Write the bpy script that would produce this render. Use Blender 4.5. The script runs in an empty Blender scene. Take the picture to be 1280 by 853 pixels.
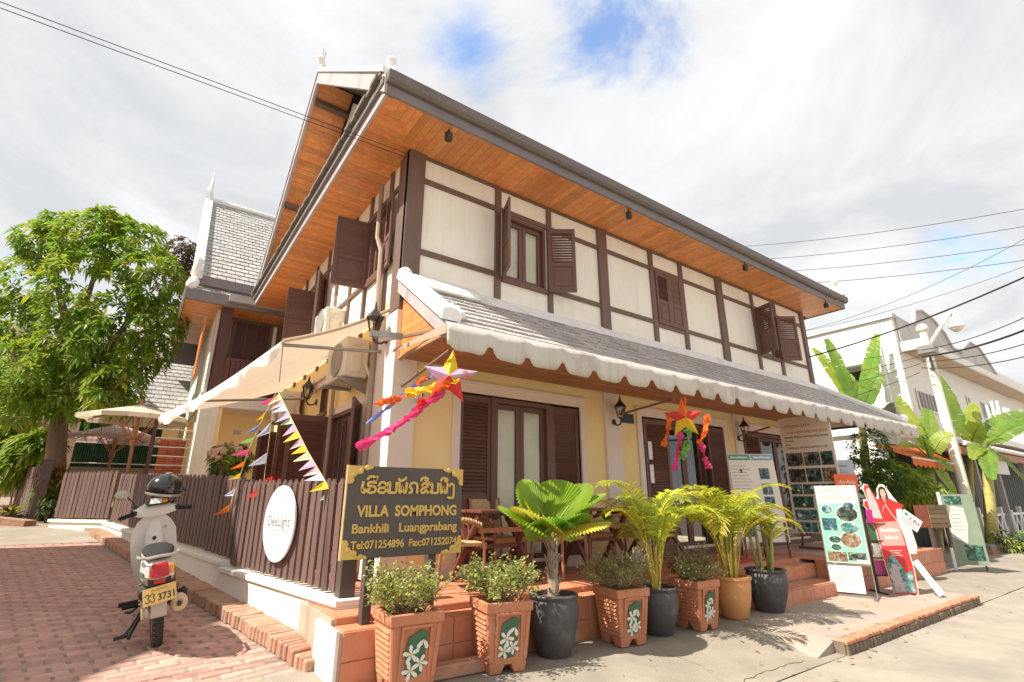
import bpy, bmesh, math, random
from mathutils import Vector, Matrix, noise as mnoise
random.seed(11)
sc = bpy.context.scene
COL = sc.collection
R = math.radians
V = Vector
# ------------------------------------------------------------------ camera
CAM_H, PITCH, FPX = 1.25, R(17.5), 630.0
AZ = R(54.4)
FW = V((math.cos(AZ), math.sin(AZ), 0)); RT = V((math.sin(AZ), -math.cos(AZ), 0))
cd = bpy.data.cameras.new('camera'); cam = bpy.data.objects.new('camera', cd); COL.objects.link(cam)
cam.location = (0, 0, CAM_H); cam.rotation_euler = (R(90) + PITCH, 0, -math.atan2(FW.x, FW.y))
cd.sensor_width = 36; cd.lens = FPX / 1280 * 36; cd.clip_start = .05; cd.clip_end = 3000
sc.camera = cam
# ------------------------------------------------------------------ world, sun, exposure
SUN = V((-1.0, .17, 1.26)).normalized()
w = bpy.data.worlds.new('World'); sc.world = w; w.use_nodes = True
nt = w.node_tree; N = nt.nodes; L = nt.links; N.clear()
def wn(t, **k):
    n = N.new(t)
    for a, b in k.items(): setattr(n, a, b)
    return n
def wmath(op, a, b=None, clamp=False):
    n = wn('ShaderNodeMath', operation=op, use_clamp=clamp)
    for i, x in enumerate((a, b)):
        if x is None: continue
        if isinstance(x, (int, float)): n.inputs[i].default_value = x
        else: L.new(x, n.inputs[i])
    return n.outputs[0]
sky = wn('ShaderNodeTexSky', sky_type='NISHITA'); sky.sun_disc = False
sky.sun_elevation = math.asin(SUN.z); sky.sun_rotation = math.atan2(SUN.x, SUN.y)
sky.air_density = 1.0; sky.dust_density = .6; sky.ozone_density = 1.2
tc = wn('ShaderNodeTexCoord')
sep = wn('ShaderNodeSeparateXYZ'); L.new(tc.outputs['Generated'], sep.inputs[0])
den = wmath('ADD', wmath('MAXIMUM', sep.outputs[2], 0.0), .22)
cmb = wn('ShaderNodeCombineXYZ'); L.new(wmath('DIVIDE', sep.outputs[0], den), cmb.inputs[0]); L.new(wmath('DIVIDE', sep.outputs[1], den), cmb.inputs[1])
def wnoise(scale, detail, rough, off=0, dist=0):
    mp = wn('ShaderNodeMapping'); mp.inputs['Location'].default_value = (off, off * .7, off * .3); L.new(cmb.outputs[0], mp.inputs[0])
    n = wn('ShaderNodeTexNoise'); n.inputs['Scale'].default_value = scale; n.inputs['Detail'].default_value = detail
    n.inputs['Roughness'].default_value = rough; n.inputs['Distortion'].default_value = dist; L.new(mp.outputs[0], n.inputs['Vector']); return n.outputs[0]
cover = wnoise(2.6, 12, .64, 3.3, .5)
shade = wnoise(1.9, 12, .6, 9.1, .6)
def px_dir(x, y):
    r = x - 640; u = -(y - 426.5)
    wz = u * math.cos(PITCH) + FPX * math.sin(PITCH); h = FPX * math.cos(PITCH) - u * math.sin(PITCH)
    return (FW * h + RT * r + V((0, 0, wz))).normalized()
hole = None      # breaks in the cloud sheet where the blue shows
for d, rad in ((px_dir(690, 0), .26), (px_dir(1200, 320), .06), (px_dir(5, 350), .06), (px_dir(1265, 322), .03), (px_dir(585, 75), .07), (px_dir(790, 30), .1), (V((-.2, -.9, .6)).normalized(), .2), (V((-.8, -.3, .5)).normalized(), .15)):
    vd = wn('ShaderNodeVectorMath', operation='DISTANCE'); L.new(tc.outputs['Generated'], vd.inputs[0]); vd.inputs[1].default_value = d
    mr = wn('ShaderNodeMapRange', interpolation_type='SMOOTHSTEP'); L.new(vd.outputs['Value'], mr.inputs[0])
    mr.inputs[1].default_value = 0; mr.inputs[2].default_value = rad * 1.7; mr.inputs[3].default_value = .235; mr.inputs[4].default_value = 0
    hole = mr.outputs[0] if hole is None else wmath('ADD', hole, mr.outputs[0])
cv = wmath('SUBTRACT', cover, hole)
cr = wn('ShaderNodeMapRange', interpolation_type='SMOOTHSTEP'); L.new(cv, cr.inputs[0])
cr.inputs[1].default_value = .08; cr.inputs[2].default_value = .34
ramp = wn('ShaderNodeValToRGB'); L.new(shade, ramp.inputs[0])
ramp.color_ramp.elements[0].position = .36; ramp.color_ramp.elements[0].color = (2.12, 2.18, 2.26, 1)
ramp.color_ramp.elements[1].position = .64; ramp.color_ramp.elements[1].color = (2.95, 2.96, 2.97, 1)
mx = wn('ShaderNodeMix', data_type='RGBA'); L.new(cr.outputs[0], mx.inputs[0])
L.new(sky.outputs[0], mx.inputs[6]); L.new(ramp.outputs[0], mx.inputs[7])
bg = wn('ShaderNodeBackground'); bg.inputs[1].default_value = .1; L.new(mx.outputs[2], bg.inputs[0])
wo = wn('ShaderNodeOutputWorld'); L.new(bg.outputs[0], wo.inputs[0])
sl = bpy.data.lights.new('sun', 'SUN'); sl.energy = 2.45; sl.angle = R(.53); sl.color = (1, .93, .82)
so = bpy.data.objects.new('sun', sl); COL.objects.link(so); so.rotation_euler = SUN.to_track_quat('Z', 'Y').to_euler(); so.location = (-20, 10, 30)
sc.view_settings.view_transform = 'Standard'; sc.view_settings.look = 'None'; sc.view_settings.exposure = 1.8; sc.view_settings.gamma = 1
sc.render.engine = 'CYCLES'; sc.cycles.use_denoising = True; sc.cycles.max_bounces = 7; sc.cycles.transparent_max_bounces = 12
# ------------------------------------------------------------------ where a line of sight meets a plane (to survey positions)
CP = V((0, 0, CAM_H))
def onz(x, y, z=0): d = px_dir(x, y); return CP + d * ((z - CAM_H) / d.z)
def onx(x, y, X): d = px_dir(x, y); return CP + d * (X / d.x)
def ony(x, y, Y): d = px_dir(x, y); return CP + d * (Y / d.y)
def ondepth(x, y, D): d = px_dir(x, y); return CP + d * (D / d.dot(FW))
def lane_z(x, y): return .02 + .062 * max(0, y - 4.2)
# ------------------------------------------------------------------ mesh builder
class MB:
    def __init__(s): s.v = []; s.f = []
    def add(s, vs, fs, m=None):
        b = len(s.v)
        s.v += [(m @ V(p)) if m else V(p) for p in vs]; s.f += [tuple(b + i for i in f) for f in fs]; return s
    def box(s, x0, x1, y0, y1, z0, z1, m=None):
        return s.add([(x0, y0, z0), (x1, y0, z0), (x1, y1, z0), (x0, y1, z0), (x0, y0, z1), (x1, y0, z1), (x1, y1, z1), (x0, y1, z1)],
                     [(0, 3, 2, 1), (4, 5, 6, 7), (0, 1, 5, 4), (1, 2, 6, 5), (2, 3, 7, 6), (3, 0, 4, 7)], m)
    def beam(s, p, q, wd, h, up=(0, 0, 1)):
        p, q = V(p), V(q); d = (q - p); l = d.length; d = d / l; u = V(up)
        if abs(u.dot(d)) > .98: u = V((1, 0, 0)) if abs(d.x) < .9 else V((0, 1, 0))
        sd = d.cross(u).normalized(); u = sd.cross(d)
        m = Matrix(((d.x, sd.x, u.x, p.x), (d.y, sd.y, u.y, p.y), (d.z, sd.z, u.z, p.z), (0, 0, 0, 1)))
        return s.box(0, l, -wd / 2, wd / 2, -h / 2, h / 2, m)
    def tube(s, pts, r, n=8, cap=True):
        pts = [V(p) for p in pts]; k = len(pts); rr = r if isinstance(r, (list, tuple)) else [r] * k
        b = len(s.v); ref = None
        for i, p in enumerate(pts):
            d = (pts[min(i + 1, k - 1)] - pts[max(i - 1, 0)]).normalized()
            if ref is None: ref = V((0, 0, 1)) if abs(d.z) < .9 else V((1, 0, 0))
            a = d.cross(ref).normalized(); c = a.cross(d).normalized(); ref = c
            for j in range(n):
                t = 2 * math.pi * j / n; s.v.append(p + a * (math.cos(t) * rr[i]) + c * (math.sin(t) * rr[i]))
        for i in range(k - 1):
            for j in range(n):
                s.f.append((b + i * n + j, b + i * n + (j + 1) % n, b + (i + 1) * n + (j + 1) % n, b + (i + 1) * n + j))
        if cap: s.f.append(tuple(b + j for j in reversed(range(n)))); s.f.append(tuple(b + (k - 1) * n + j for j in range(n)))
        return s
    def lathe(s, prof, n=24, m=None, cap=True):
        b = len(s.v); k = len(prof)
        for r, z in prof:
            for j in range(n):
                t = 2 * math.pi * j / n; p = V((r * math.cos(t), r * math.sin(t), z)); s.v.append(m @ p if m else p)
        for i in range(k - 1):
            for j in range(n): s.f.append((b + i * n + j, b + i * n + (j + 1) % n, b + (i + 1) * n + (j + 1) % n, b + (i + 1) * n + j))
        if cap: s.f.append(tuple(b + j for j in reversed(range(n)))); s.f.append(tuple(b + (k - 1) * n + j for j in range(n)))
        return s
    def ext(s, pts, off):
        pts = [V(p) for p in pts]; n = len(pts); off = V(off)
        return s.add(pts + [p + off for p in pts], [tuple(reversed(range(n))), tuple(range(n, 2 * n))] + [(i, (i + 1) % n, n + (i + 1) % n, n + i) for i in range(n)])
    def quad(s, *p): return s.add(p, [tuple(range(len(p)))])
    def loft(s, rings, cap=True, close=True):
        b = len(s.v); n = len(rings[0]); k = len(rings)
        for r in rings: s.v += [V(p) for p in r]
        for i in range(k - 1):
            for j in range(n if close else n - 1): s.f.append((b + i * n + j, b + i * n + (j + 1) % n, b + (i + 1) * n + (j + 1) % n, b + (i + 1) * n + j))
        if cap: s.f.append(tuple(b + j for j in reversed(range(n)))); s.f.append(tuple(b + (k - 1) * n + j for j in range(n)))
        return s
    def ball(s, c, r, sc3=(1, 1, 1), n=10, k=7, m=None):
        c = V(c); prof = []
        b = len(s.v)
        for i in range(k + 1):
            a = math.pi * i / k
            for j in range(n):
                t = 2 * math.pi * j / n
                p = V((r * sc3[0] * math.sin(a) * math.cos(t), r * sc3[1] * math.sin(a) * math.sin(t), -r * sc3[2] * math.cos(a))) + c
                s.v.append(m @ p if m else p)
        for i in range(k):
            for j in range(n): s.f.append((b + i * n + j, b + i * n + (j + 1) % n, b + (i + 1) * n + (j + 1) % n, b + (i + 1) * n + j))
        return s
    def mesh(s, name, mat, smooth=False, bevel=0, fix=True, off=V((0, 0, 0)), seg=1):
        me = bpy.data.meshes.new(name); me.from_pydata([tuple(p - off) for p in s.v], [], s.f)
        if fix or bevel:
            bm = bmesh.new(); bm.from_mesh(me)
            if fix: bmesh.ops.remove_doubles(bm, verts=bm.verts, dist=1e-5); bmesh.ops.recalc_face_normals(bm, faces=bm.faces)
            if bevel: bmesh.ops.bevel(bm, geom=[e for e in bm.edges if len(e.link_faces) == 2 and e.calc_face_angle(0) > .5], offset=bevel, segments=seg, affect='EDGES', clamp_overlap=True)
            bm.to_mesh(me); bm.free()
        if smooth:
            me.polygons.foreach_set('use_smooth', [True] * len(me.polygons)); me.set_sharp_from_angle(angle=R(smooth if smooth is not True else 40))
        if mat:
            for m_ in (mat if isinstance(mat, (list, tuple)) else [mat]): me.materials.append(m_)
        me.update(); return me
def root_off(o):
    p = V((0, 0, 0))
    while o is not None: p += V(o.location); o = o.parent
    return p
def put(name, me, parent=None, loc=(0, 0, 0), rot=(0, 0, 0), scale=(1, 1, 1), kind=None):
    o = bpy.data.objects.new(name, me); COL.objects.link(o); o.parent = parent
    o.location = loc; o.rotation_euler = rot; o.scale = scale
    if kind: o['kind'] = kind
    return o
def part(name, mb, mat, parent=None, world=True, kind=None, label=None, **k):
    """a mesh object; vertices given in world coordinates (world) or in the parent's frame"""
    off = root_off(parent) if (world and parent) else V((0, 0, 0))
    o = put(name, mb.mesh(name, mat, off=off, **k), parent, kind=kind)
    if label: o['label'] = label
    return o
def tag(o, label, cat, group=None):
    o['label'] = label; o['category'] = cat
    if group: o['group'] = group
    return o
def thing(name, label, cat, loc=(0, 0, 0), rz=0, group=None):
    o = bpy.data.objects.new(name, None); COL.objects.link(o); o.location = loc; o.rotation_euler = (0, 0, rz); o.empty_display_size = .1
    return tag(o, label, cat, group)
def struct(name, mb, mat, **k):
    return part(name, mb, mat, None, kind='structure', **k)
def copy_tree(o, parent=None):
    c = o.copy(); COL.objects.link(c); c.parent = parent
    for ch in o.children: copy_tree(ch, c)
    return c
def fr(o, u, v):
    o, u, v = V(o), V(u).normalized(), V(v).normalized(); n = u.cross(v)
    return Matrix(((u.x, v.x, n.x, o.x), (u.y, v.y, n.y, o.y), (u.z, v.z, n.z, o.z), (0, 0, 0, 1)))
def text_mesh(body, size, depth=.002, width=None, shear=0, align='CENTER', height=None, bold=0):
    cu = bpy.data.curves.new('lettering', 'FONT'); cu.body = body; cu.size = size; cu.extrude = depth; cu.align_x = align; cu.shear = shear; cu.offset = bold
    cu.resolution_u = 3
    o = bpy.data.objects.new('lettering', cu); COL.objects.link(o)
    me = bpy.data.meshes.new_from_object(o.evaluated_get(bpy.context.evaluated_depsgraph_get()))
    bpy.data.objects.remove(o); bpy.data.curves.remove(cu)
    if width and len(me.vertices):
        xs = [v.co.x for v in me.vertices]; s = width / (max(xs) - min(xs)); me.transform(Matrix.Diagonal((s, s if not height else 1, 1, 1)))
    return me
def text(body, m, size, mat, parent, depth=.002, name='lettering', **k):
    me = text_mesh(body, size, depth, **k); me.transform(m); me.transform(Matrix.Translation(-root_off(parent))); me.materials.append(mat)
    return put(name, me, parent)
def ribbon(strokes, wd, t, m, mb=None):
    """flat lettering from centre-line strokes: each a list of (x, y)"""
    mb = mb or MB()
    for st in strokes:
        pts = [V((a, b, 0)) for a, b in st]; n = len(pts); lf = []; rg = []
        for i, p in enumerate(pts):
            d = (pts[min(i + 1, n - 1)] - pts[max(i - 1, 0)]).normalized(); s_ = V((-d.y, d.x, 0)) * wd / 2
            e = d * (wd / 2 if i == n - 1 else -wd / 2 if i == 0 else 0) * .6
            lf.append(p + s_ + e); rg.append(p - s_ + e)
        b = len(mb.v)
        for a, c in zip(lf, rg): mb.v += [m @ a, m @ c, m @ (a + V((0, 0, t))), m @ (c + V((0, 0, t)))]
        for i in range(n - 1):
            q = b + 4 * i; mb.f += [(q + 2, q + 3, q + 7, q + 6), (q, q + 2, q + 6, q + 4), (q + 1, q + 5, q + 7, q + 3)]
        mb.f += [(b, b + 1, b + 3, b + 2), (b + 4 * n - 4, b + 4 * n - 2, b + 4 * n - 1, b + 4 * n - 3)]
    return mb
def arc(cx, cy, r, a0, a1, n=8, ry=None):
    return [(cx + r * math.cos(R(a0 + (a1 - a0) * i / n)), cy + (ry or r) * math.sin(R(a0 + (a1 - a0) * i / n))) for i in range(n + 1)]
# ------------------------------------------------------------------ materials
def srgb(r, g, b):
    f = lambda c: ((c / 255 + .055) / 1.055) ** 2.4 if c > 10 else c / 3295
    return (f(r), f(g), f(b))
MATS = {}
def M(name, col, rough=.6, var=.12, scale=5, bump=0, bscale=60, rnd=0, metal=0, stain=None, stretch=None, trans=0, spec=.5, stain_scale=1.6, stain_at=(.52, .72), hue=0, coat=0, streak=None):
    m = bpy.data.materials.new(name); m.use_nodes = True; t = m.node_tree; n = t.nodes; l = t.links
    b = n['Principled BSDF']; b.inputs['Roughness'].default_value = rough; b.inputs['Metallic'].default_value = metal; b.inputs['Specular IOR Level'].default_value = spec
    b.inputs['Coat Weight'].default_value = coat
    geo = n.new('ShaderNodeNewGeometry'); vec = geo.outputs['Position']
    if stretch:
        mp = n.new('ShaderNodeMapping'); mp.inputs['Scale'].default_value = stretch; l.new(vec, mp.inputs[0]); vec = mp.outputs[0]
    oi = n.new('ShaderNodeObjectInfo')
    if rnd:      # every piece its own stretch of the pattern
        ad = n.new('ShaderNodeVectorMath'); ad.operation = 'ADD'; cx = n.new('ShaderNodeCombineXYZ'); ml = n.new('ShaderNodeMath'); ml.operation = 'MULTIPLY'; ml.inputs[1].default_value = 37
        l.new(oi.outputs['Random'], ml.inputs[0]); l.new(ml.outputs[0], cx.inputs[0]); l.new(ml.outputs[0], cx.inputs[2]); l.new(vec, ad.inputs[0]); l.new(cx.outputs[0], ad.inputs[1]); vec2 = ad.outputs[0]
    else: vec2 = vec
    no = n.new('ShaderNodeTexNoise'); no.inputs['Scale'].default_value = scale; no.inputs['Detail'].default_value = 8; no.inputs['Roughness'].default_value = .62; l.new(vec2, no.inputs['Vector'])
    mr = n.new('ShaderNodeMapRange'); mr.inputs[1].default_value = .25; mr.inputs[2].default_value = .75; mr.inputs[3].default_value = 1 - var; mr.inputs[4].default_value = 1 + var; l.new(no.outputs[0], mr.inputs[0])
    hs = n.new('ShaderNodeHueSaturation'); hs.inputs['Color'].default_value = (*col, 1); val = mr.outputs[0]
    if rnd:
        m2 = n.new('ShaderNodeMapRange'); m2.inputs[3].default_value = 1 - rnd; m2.inputs[4].default_value = 1 + rnd; l.new(oi.outputs['Random'], m2.inputs[0])
        mm = n.new('ShaderNodeMath'); mm.operation = 'MULTIPLY'; l.new(val, mm.inputs[0]); l.new(m2.outputs[0], mm.inputs[1]); val = mm.outputs[0]
    l.new(val, hs.inputs['Value'])
    if hue:
        m3 = n.new('ShaderNodeMapRange'); m3.inputs[1].default_value = .3; m3.inputs[2].default_value = .7; m3.inputs[3].default_value = .5 - hue; m3.inputs[4].default_value = .5 + hue
        n2 = n.new('ShaderNodeTexNoise'); n2.inputs['Scale'].default_value = scale * .6; n2.inputs['Detail'].default_value = 4; l.new(vec2, n2.inputs['Vector']); l.new(n2.outputs[0], m3.inputs[0]); l.new(m3.outputs[0], hs.inputs['Hue'])
    out = hs.outputs[0]
    if stain:
        sn = n.new('ShaderNodeTexNoise'); sn.inputs['Scale'].default_value = stain_scale; sn.inputs['Detail'].default_value = 9; sn.inputs['Roughness'].default_value = .68; l.new(geo.outputs['Position'], sn.inputs['Vector'])
        sr = n.new('ShaderNodeMapRange'); sr.inputs[1].default_value = stain_at[0]; sr.inputs[2].default_value = stain_at[1]; sr.inputs[4].default_value = stain[3] if len(stain) > 3 else .7; l.new(sn.outputs[0], sr.inputs[0])
        mi = n.new('ShaderNodeMix'); mi.data_type = 'RGBA'; l.new(sr.outputs[0], mi.inputs[0]); l.new(out, mi.inputs[6]); mi.inputs[7].default_value = (*stain[:3], 1); out = mi.outputs[2]
    if streak:
        mp2 = n.new('ShaderNodeMapping'); mp2.inputs['Scale'].default_value = (9, 9, .55); l.new(geo.outputs['Position'], mp2.inputs[0])
        kn = n.new('ShaderNodeTexNoise'); kn.inputs['Scale'].default_value = 1; kn.inputs['Detail'].default_value = 7; kn.inputs['Roughness'].default_value = .7; l.new(mp2.outputs[0], kn.inputs['Vector'])
        kr = n.new('ShaderNodeMapRange'); kr.inputs[1].default_value = .52; kr.inputs[2].default_value = .78; kr.inputs[4].default_value = streak[3]; l.new(kn.outputs[0], kr.inputs[0])
        km = n.new('ShaderNodeMix'); km.data_type = 'RGBA'; l.new(kr.outputs[0], km.inputs[0]); l.new(out, km.inputs[6]); km.inputs[7].default_value = (*streak[:3], 1); out = km.outputs[2]
    l.new(out, b.inputs['Base Color'])
    if bump:
        bn = n.new('ShaderNodeTexNoise'); bn.inputs['Scale'].default_value = bscale; bn.inputs['Detail'].default_value = 6; l.new(vec2, bn.inputs['Vector'])
        bp = n.new('ShaderNodeBump'); bp.inputs['Strength'].default_value = bump; bp.inputs['Distance'].default_value = .01; l.new(bn.outputs[0], bp.inputs['Height']); l.new(bp.outputs[0], b.inputs['Normal'])
    if trans:
        tr = n.new('ShaderNodeBsdfTranslucent'); l.new(out, tr.inputs[0]); ms = n.new('ShaderNodeMixShader'); ms.inputs[0].default_value = trans
        l.new(b.outputs[0], ms.inputs[1]); l.new(tr.outputs[0], ms.inputs[2]); l.new(ms.outputs[0], n['Material Output'].inputs[0])
    MATS[name] = m; return m
def glass_mat(name, tint=(.9, .95, .93), dark=.12):
    m = bpy.data.materials.new(name); m.use_nodes = True; t = m.node_tree; n = t.nodes; l = t.links; n.remove(n['Principled BSDF'])
    a = n.new('ShaderNodeBsdfTransparent'); a.inputs[0].default_value = (*tint, 1); g = n.new('ShaderNodeBsdfGlossy'); g.inputs['Roughness'].default_value = .03
    f = n.new('ShaderNodeFresnel'); f.inputs[0].default_value = 1.5; ad = n.new('ShaderNodeMath'); ad.operation = 'ADD'; ad.inputs[1].default_value = dark * .5; l.new(f.outputs[0], ad.inputs[0])
    s = n.new('ShaderNodeMixShader'); l.new(ad.outputs[0], s.inputs[0]); l.new(a.outputs[0], s.inputs[1]); l.new(g.outputs[0], s.inputs[2]); l.new(s.outputs[0], n['Material Output'].inputs[0]); return m
def photo_mat(name, cols, scale=14):
    """a printed photograph: patches of ink"""
    m = bpy.data.materials.new(name); m.use_nodes = True; t = m.node_tree; n = t.nodes; l = t.links; b = n['Principled BSDF']; b.inputs['Roughness'].default_value = .35
    geo = n.new('ShaderNodeNewGeometry'); oi = n.new('ShaderNodeObjectInfo'); ad = n.new('ShaderNodeVectorMath'); ad.operation = 'MULTIPLY_ADD'; ad.inputs[1].default_value = (50, 50, 50)
    l.new(oi.outputs['Random'], ad.inputs[0]); l.new(geo.outputs['Position'], ad.inputs[2])
    no = n.new('ShaderNodeTexNoise'); no.inputs['Scale'].default_value = scale; no.inputs['Detail'].default_value = 7; no.inputs['Roughness'].default_value = .65; no.inputs['Distortion'].default_value = .6; l.new(ad.outputs[0], no.inputs['Vector'])
    cr = n.new('ShaderNodeValToRGB'); l.new(no.outputs[0], cr.inputs[0]); e = cr.color_ramp.elements
    k = len(cols)
    for i, c in enumerate(cols):
        p = .34 + .34 * i / (k - 1); x = e[i] if i < 2 else e.new(p); x.position = p; x.color = (*c, 1)
    l.new(cr.outputs[0], b.inputs['Base Color']); MATS[name] = m; return m
m_white = M('white_plaster', (.76, .72, .66), .8, .06, 2, .15, 50, stain=(.48, .42, .35, .45), stain_at=(.54, .82), streak=(.45, .38, .31, .4))
m_cream = M('upper_panel_plaster', (.88, .845, .745), .8, .05, 2.5, .12, 60, stain=(.62, .55, .45, .35), stain_at=(.52, .85), streak=(.52, .46, .38, .35))
m_yellow = M('yellow_plaster', (.90, .69, .35), .8, .06, 2, .1, 60, stain=(.62, .45, .25, .4), stain_at=(.55, .85))
m_trimw = M('pale_pink_trim', (.80, .68, .60), .7, .05, 3, .06, 60)
m_timber = M('dark_timber_paint', (.16, .098, .075), .55, .15, 8, .15, 70, stretch=(1, 1, .3))
m_shutter = M('maroon_brown_paint', (.155, .074, .056), .5, .15, 9, .12, 80, rnd=.12)
m_reveal = M('interior_dark', (.05, .035, .03), .8)
m_plank = M('varnished_teak', (.66, .25, .075), .42, .22, 4, .1, 40, rnd=.17, hue=.012, stretch=(3, 3, 3))
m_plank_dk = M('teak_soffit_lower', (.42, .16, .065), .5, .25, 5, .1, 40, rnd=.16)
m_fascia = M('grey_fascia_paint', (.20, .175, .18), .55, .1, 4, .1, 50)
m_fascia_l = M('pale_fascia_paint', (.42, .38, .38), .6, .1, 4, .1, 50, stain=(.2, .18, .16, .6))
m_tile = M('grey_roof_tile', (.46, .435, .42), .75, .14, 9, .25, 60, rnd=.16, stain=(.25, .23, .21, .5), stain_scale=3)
m_tile_dk = M('weathered_tile_edge', (.17, .145, .125), .9, .35, 14, .5, 40, stain=(.32, .3, .24, .6), stain_scale=6)
m_joint = M('tile_underlay', (.07, .065, .065), .9, .2)
m_cement = M('white_cement_ridge', (.80, .79, .77), .8, .06, 4, .2, 40, stain=(.45, .43, .4, .6), stain_scale=3)
m_canvas = M('valance_canvas', (.64, .60, .55), .85, .09, 3, .2, 25, stain=(.38, .32, .25, .6), stain_scale=2.6, trans=.15, streak=(.36, .30, .22, .5))
m_canvas_b = M('tan_canvas', (.62, .50, .38), .85, .06, 3, .1, 30, trans=.4)
m_canvas_w = M('white_canvas', (.86, .84, .80), .85, .05, 3, .1, 30, trans=.3)
m_terra = M('terracotta_tile', (.56, .22, .12), .5, .14, 6, .12, 60, rnd=.09, stain=(.6, .38, .26, .6), stain_scale=3)
m_grout = M('tile_grout', (.50, .34, .26), .9, .2)
m_pave = M('lane_brick', (.48, .275, .22), .85, .2, 9, .35, 70, rnd=.17, hue=.008, stain=(.36, .27, .225, .6), stain_scale=2.5)
m_pave_j = M('lane_joint_dirt', (.29, .21, .17), .95, .3, 12, .4, 60)
m_kerb_b = M('kerb_brick', (.44, .225, .145), .85, .25, 10, .4, 60, rnd=.22, stain=(.36, .28, .21, .9), stain_scale=5, stain_at=(.45, .68))
m_conc = M('pale_concrete', (.29, .25, .20), .9, .2, 2.2, .5, 70, stain=(.22, .19, .155, .75), stain_scale=1.3, stain_at=(.47, .68))
m_road = M('dusty_road', (.335, .292, .238), .9, .16, 1.6, .5, 80, stain=(.215, .195, .17, .7), stain_scale=.9, stain_at=(.46, .7))
m_ground = M('bare_earth', (.30, .24, .17), .95, .25, 1.2, .4, 30)
m_picket = M('brown_picket_paint', (.14, .082, .068), .65, .2, 9, .2, 60, rnd=.12, stretch=(1, 1, .25))
m_post = M('dark_post_paint', (.085, .06, .052), .6, .15, 6, .1, 60)
m_pot_t = M('terracotta_planter', (.50, .195, .10), .7, .14, 6, .2, 60, stain=(.5, .3, .2, .5), stain_scale=5)
m_pot_d = M('charcoal_pot', (.068, .066, .068), .55, .2, 6, .15, 60, stain=(.16, .15, .14, .6), stain_scale=6)
m_pot_o = M('orange_clay_pot', (.62, .30, .12), .65, .12, 6, .15, 60)
m_soil = M('potting_soil', (.10, .065, .045), .95, .4, 40, .6, 90)
m_metal = M('grey_metal', (.35, .34, .33), .4, .1, 8, 0, metal=.8)
m_black = M('black_metal', (.025, .024, .024), .45, .1)
m_black_p = M('black_plastic', (.02, .02, .022), .5, .1, bump=.1)
m_gold = M('gold_paint', (.62, .40, .10), .45, .15, 12, .1, 60)
m_signb = M('sign_black_brown', (.085, .07, .06), .6, .12, 5, .05, 60)
m_ac = M('aged_ac_plastic', (.72, .66, .56), .6, .08, 6, 0, stain=(.5, .42, .32, .5), stain_scale=4)
m_pane = glass_mat('window_glass', (.97, .98, .97), .0); m_pane_d = glass_mat('door_glass', (.75, .8, .78), .2)
m_curtain = M('cream_curtain', (.93, .88, .72), .9, .10, 3, 0, trans=.1)
m_lampglass = glass_mat('lamp_glass', (.95, .95, .9), .15)
def leafmat(name, c, trans=.35, rough=.42, var=.28, scale=3, hue=.02, rnd=.15): return M(name, c, rough, var, scale, 0, 60, rnd=rnd, hue=hue, trans=trans, spec=.5)
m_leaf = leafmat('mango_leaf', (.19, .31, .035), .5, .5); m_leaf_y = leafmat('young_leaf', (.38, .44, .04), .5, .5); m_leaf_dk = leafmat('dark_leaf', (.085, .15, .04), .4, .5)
m_palm = leafmat('palm_frond', (.55, .56, .05), .55, .5); m_palm_g = leafmat('fan_leaf', (.30, .46, .05), .5, .5); m_banana = leafmat('banana_leaf', (.23, .38, .06), .5, .5)
m_shrub = leafmat('shrub_leaf', (.34, .41, .09), .45, .5); m_stem = M('green_stem', (.30, .30, .08), .5, .2, 8); m_petal = M('white_petal', (.85, .83, .78), .6, .04, trans=.2)
m_bark = M('tree_bark', (.19, .13, .085), .9, .3, 9, .7, 30, stretch=(1, 1, .4)); m_fibre = M('palm_trunk_fibre', (.33, .25, .18), .9, .35, 14, .6, 50)
m_twig = M('dry_twig', (.30, .22, .14), .8, .2)
m_teak = M('table_wood', (.16, .055, .04), .45, .2, 8, .1, 50); m_teak_l = M('chair_wood', (.40, .17, .08), .5, .2, 8, .1, 50); m_rattan = M('rattan_weave', (.55, .37, .19), .7, .25, 30, .5, 120)
m_paper = M('printed_paper', (.82, .79, .72), .5, .03); m_print_g = M('green_print', (.08, .30, .20), .4, .25, 6); m_red = M('red_print', (.60, .035, .03), .4, .08); m_orange = M('orange_print', (.80, .14, .04), .45, .06); m_ink = M('dark_ink', (.03, .03, .035), .5, .05)
# ================================================================== THE SETTING
def sm(a, b, x):
    t = max(0, min(1, (x - a) / (b - a))); return t * t * (3 - 2 * t)
def grid(x0, x1, y0, y1, nx, ny, zf, mb=None):
    mb = mb or MB(); b = len(mb.v)
    for j in range(ny + 1):
        for i in range(nx + 1):
            x = x0 + (x1 - x0) * i / nx; y = y0 + (y1 - y0) * j / ny; mb.v.append(V((x, y, zf(x, y))))
    for j in range(ny):
        for i in range(nx):
            q = b + j * (nx + 1) + i; mb.f.append((q, q + 1, q + nx + 2, q + nx + 1))
    return mb
struct('ground', MB().quad((-900, -900, -.16), (900, -900, -.16), (900, 900, -.16), (-900, 900, -.16)), m_ground)
struct('road', grid(-40, 90, -12, 2.56, 65, 30, lambda x, y: -.11 + .010 * mnoise.noise((x * .5, y * .5, 0)) - .00 * x), m_road, smooth=True)
def pz(x, y):
    r = -.104 * (1 - sm(2.5, 3.45, y)); return r + .006 * mnoise.noise((x * 1.2, y * 1.2, 3))
pv = MB(); grid(.9, 5.6, 2.5, 4.6, 30, 16, pz, pv)
struct('pavement', pv, m_conc, smooth=True)
struct('pavement', grid(9.62, 60, 2.5, 5.6, 60, 12, pz), m_conc, smooth=True)
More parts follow.
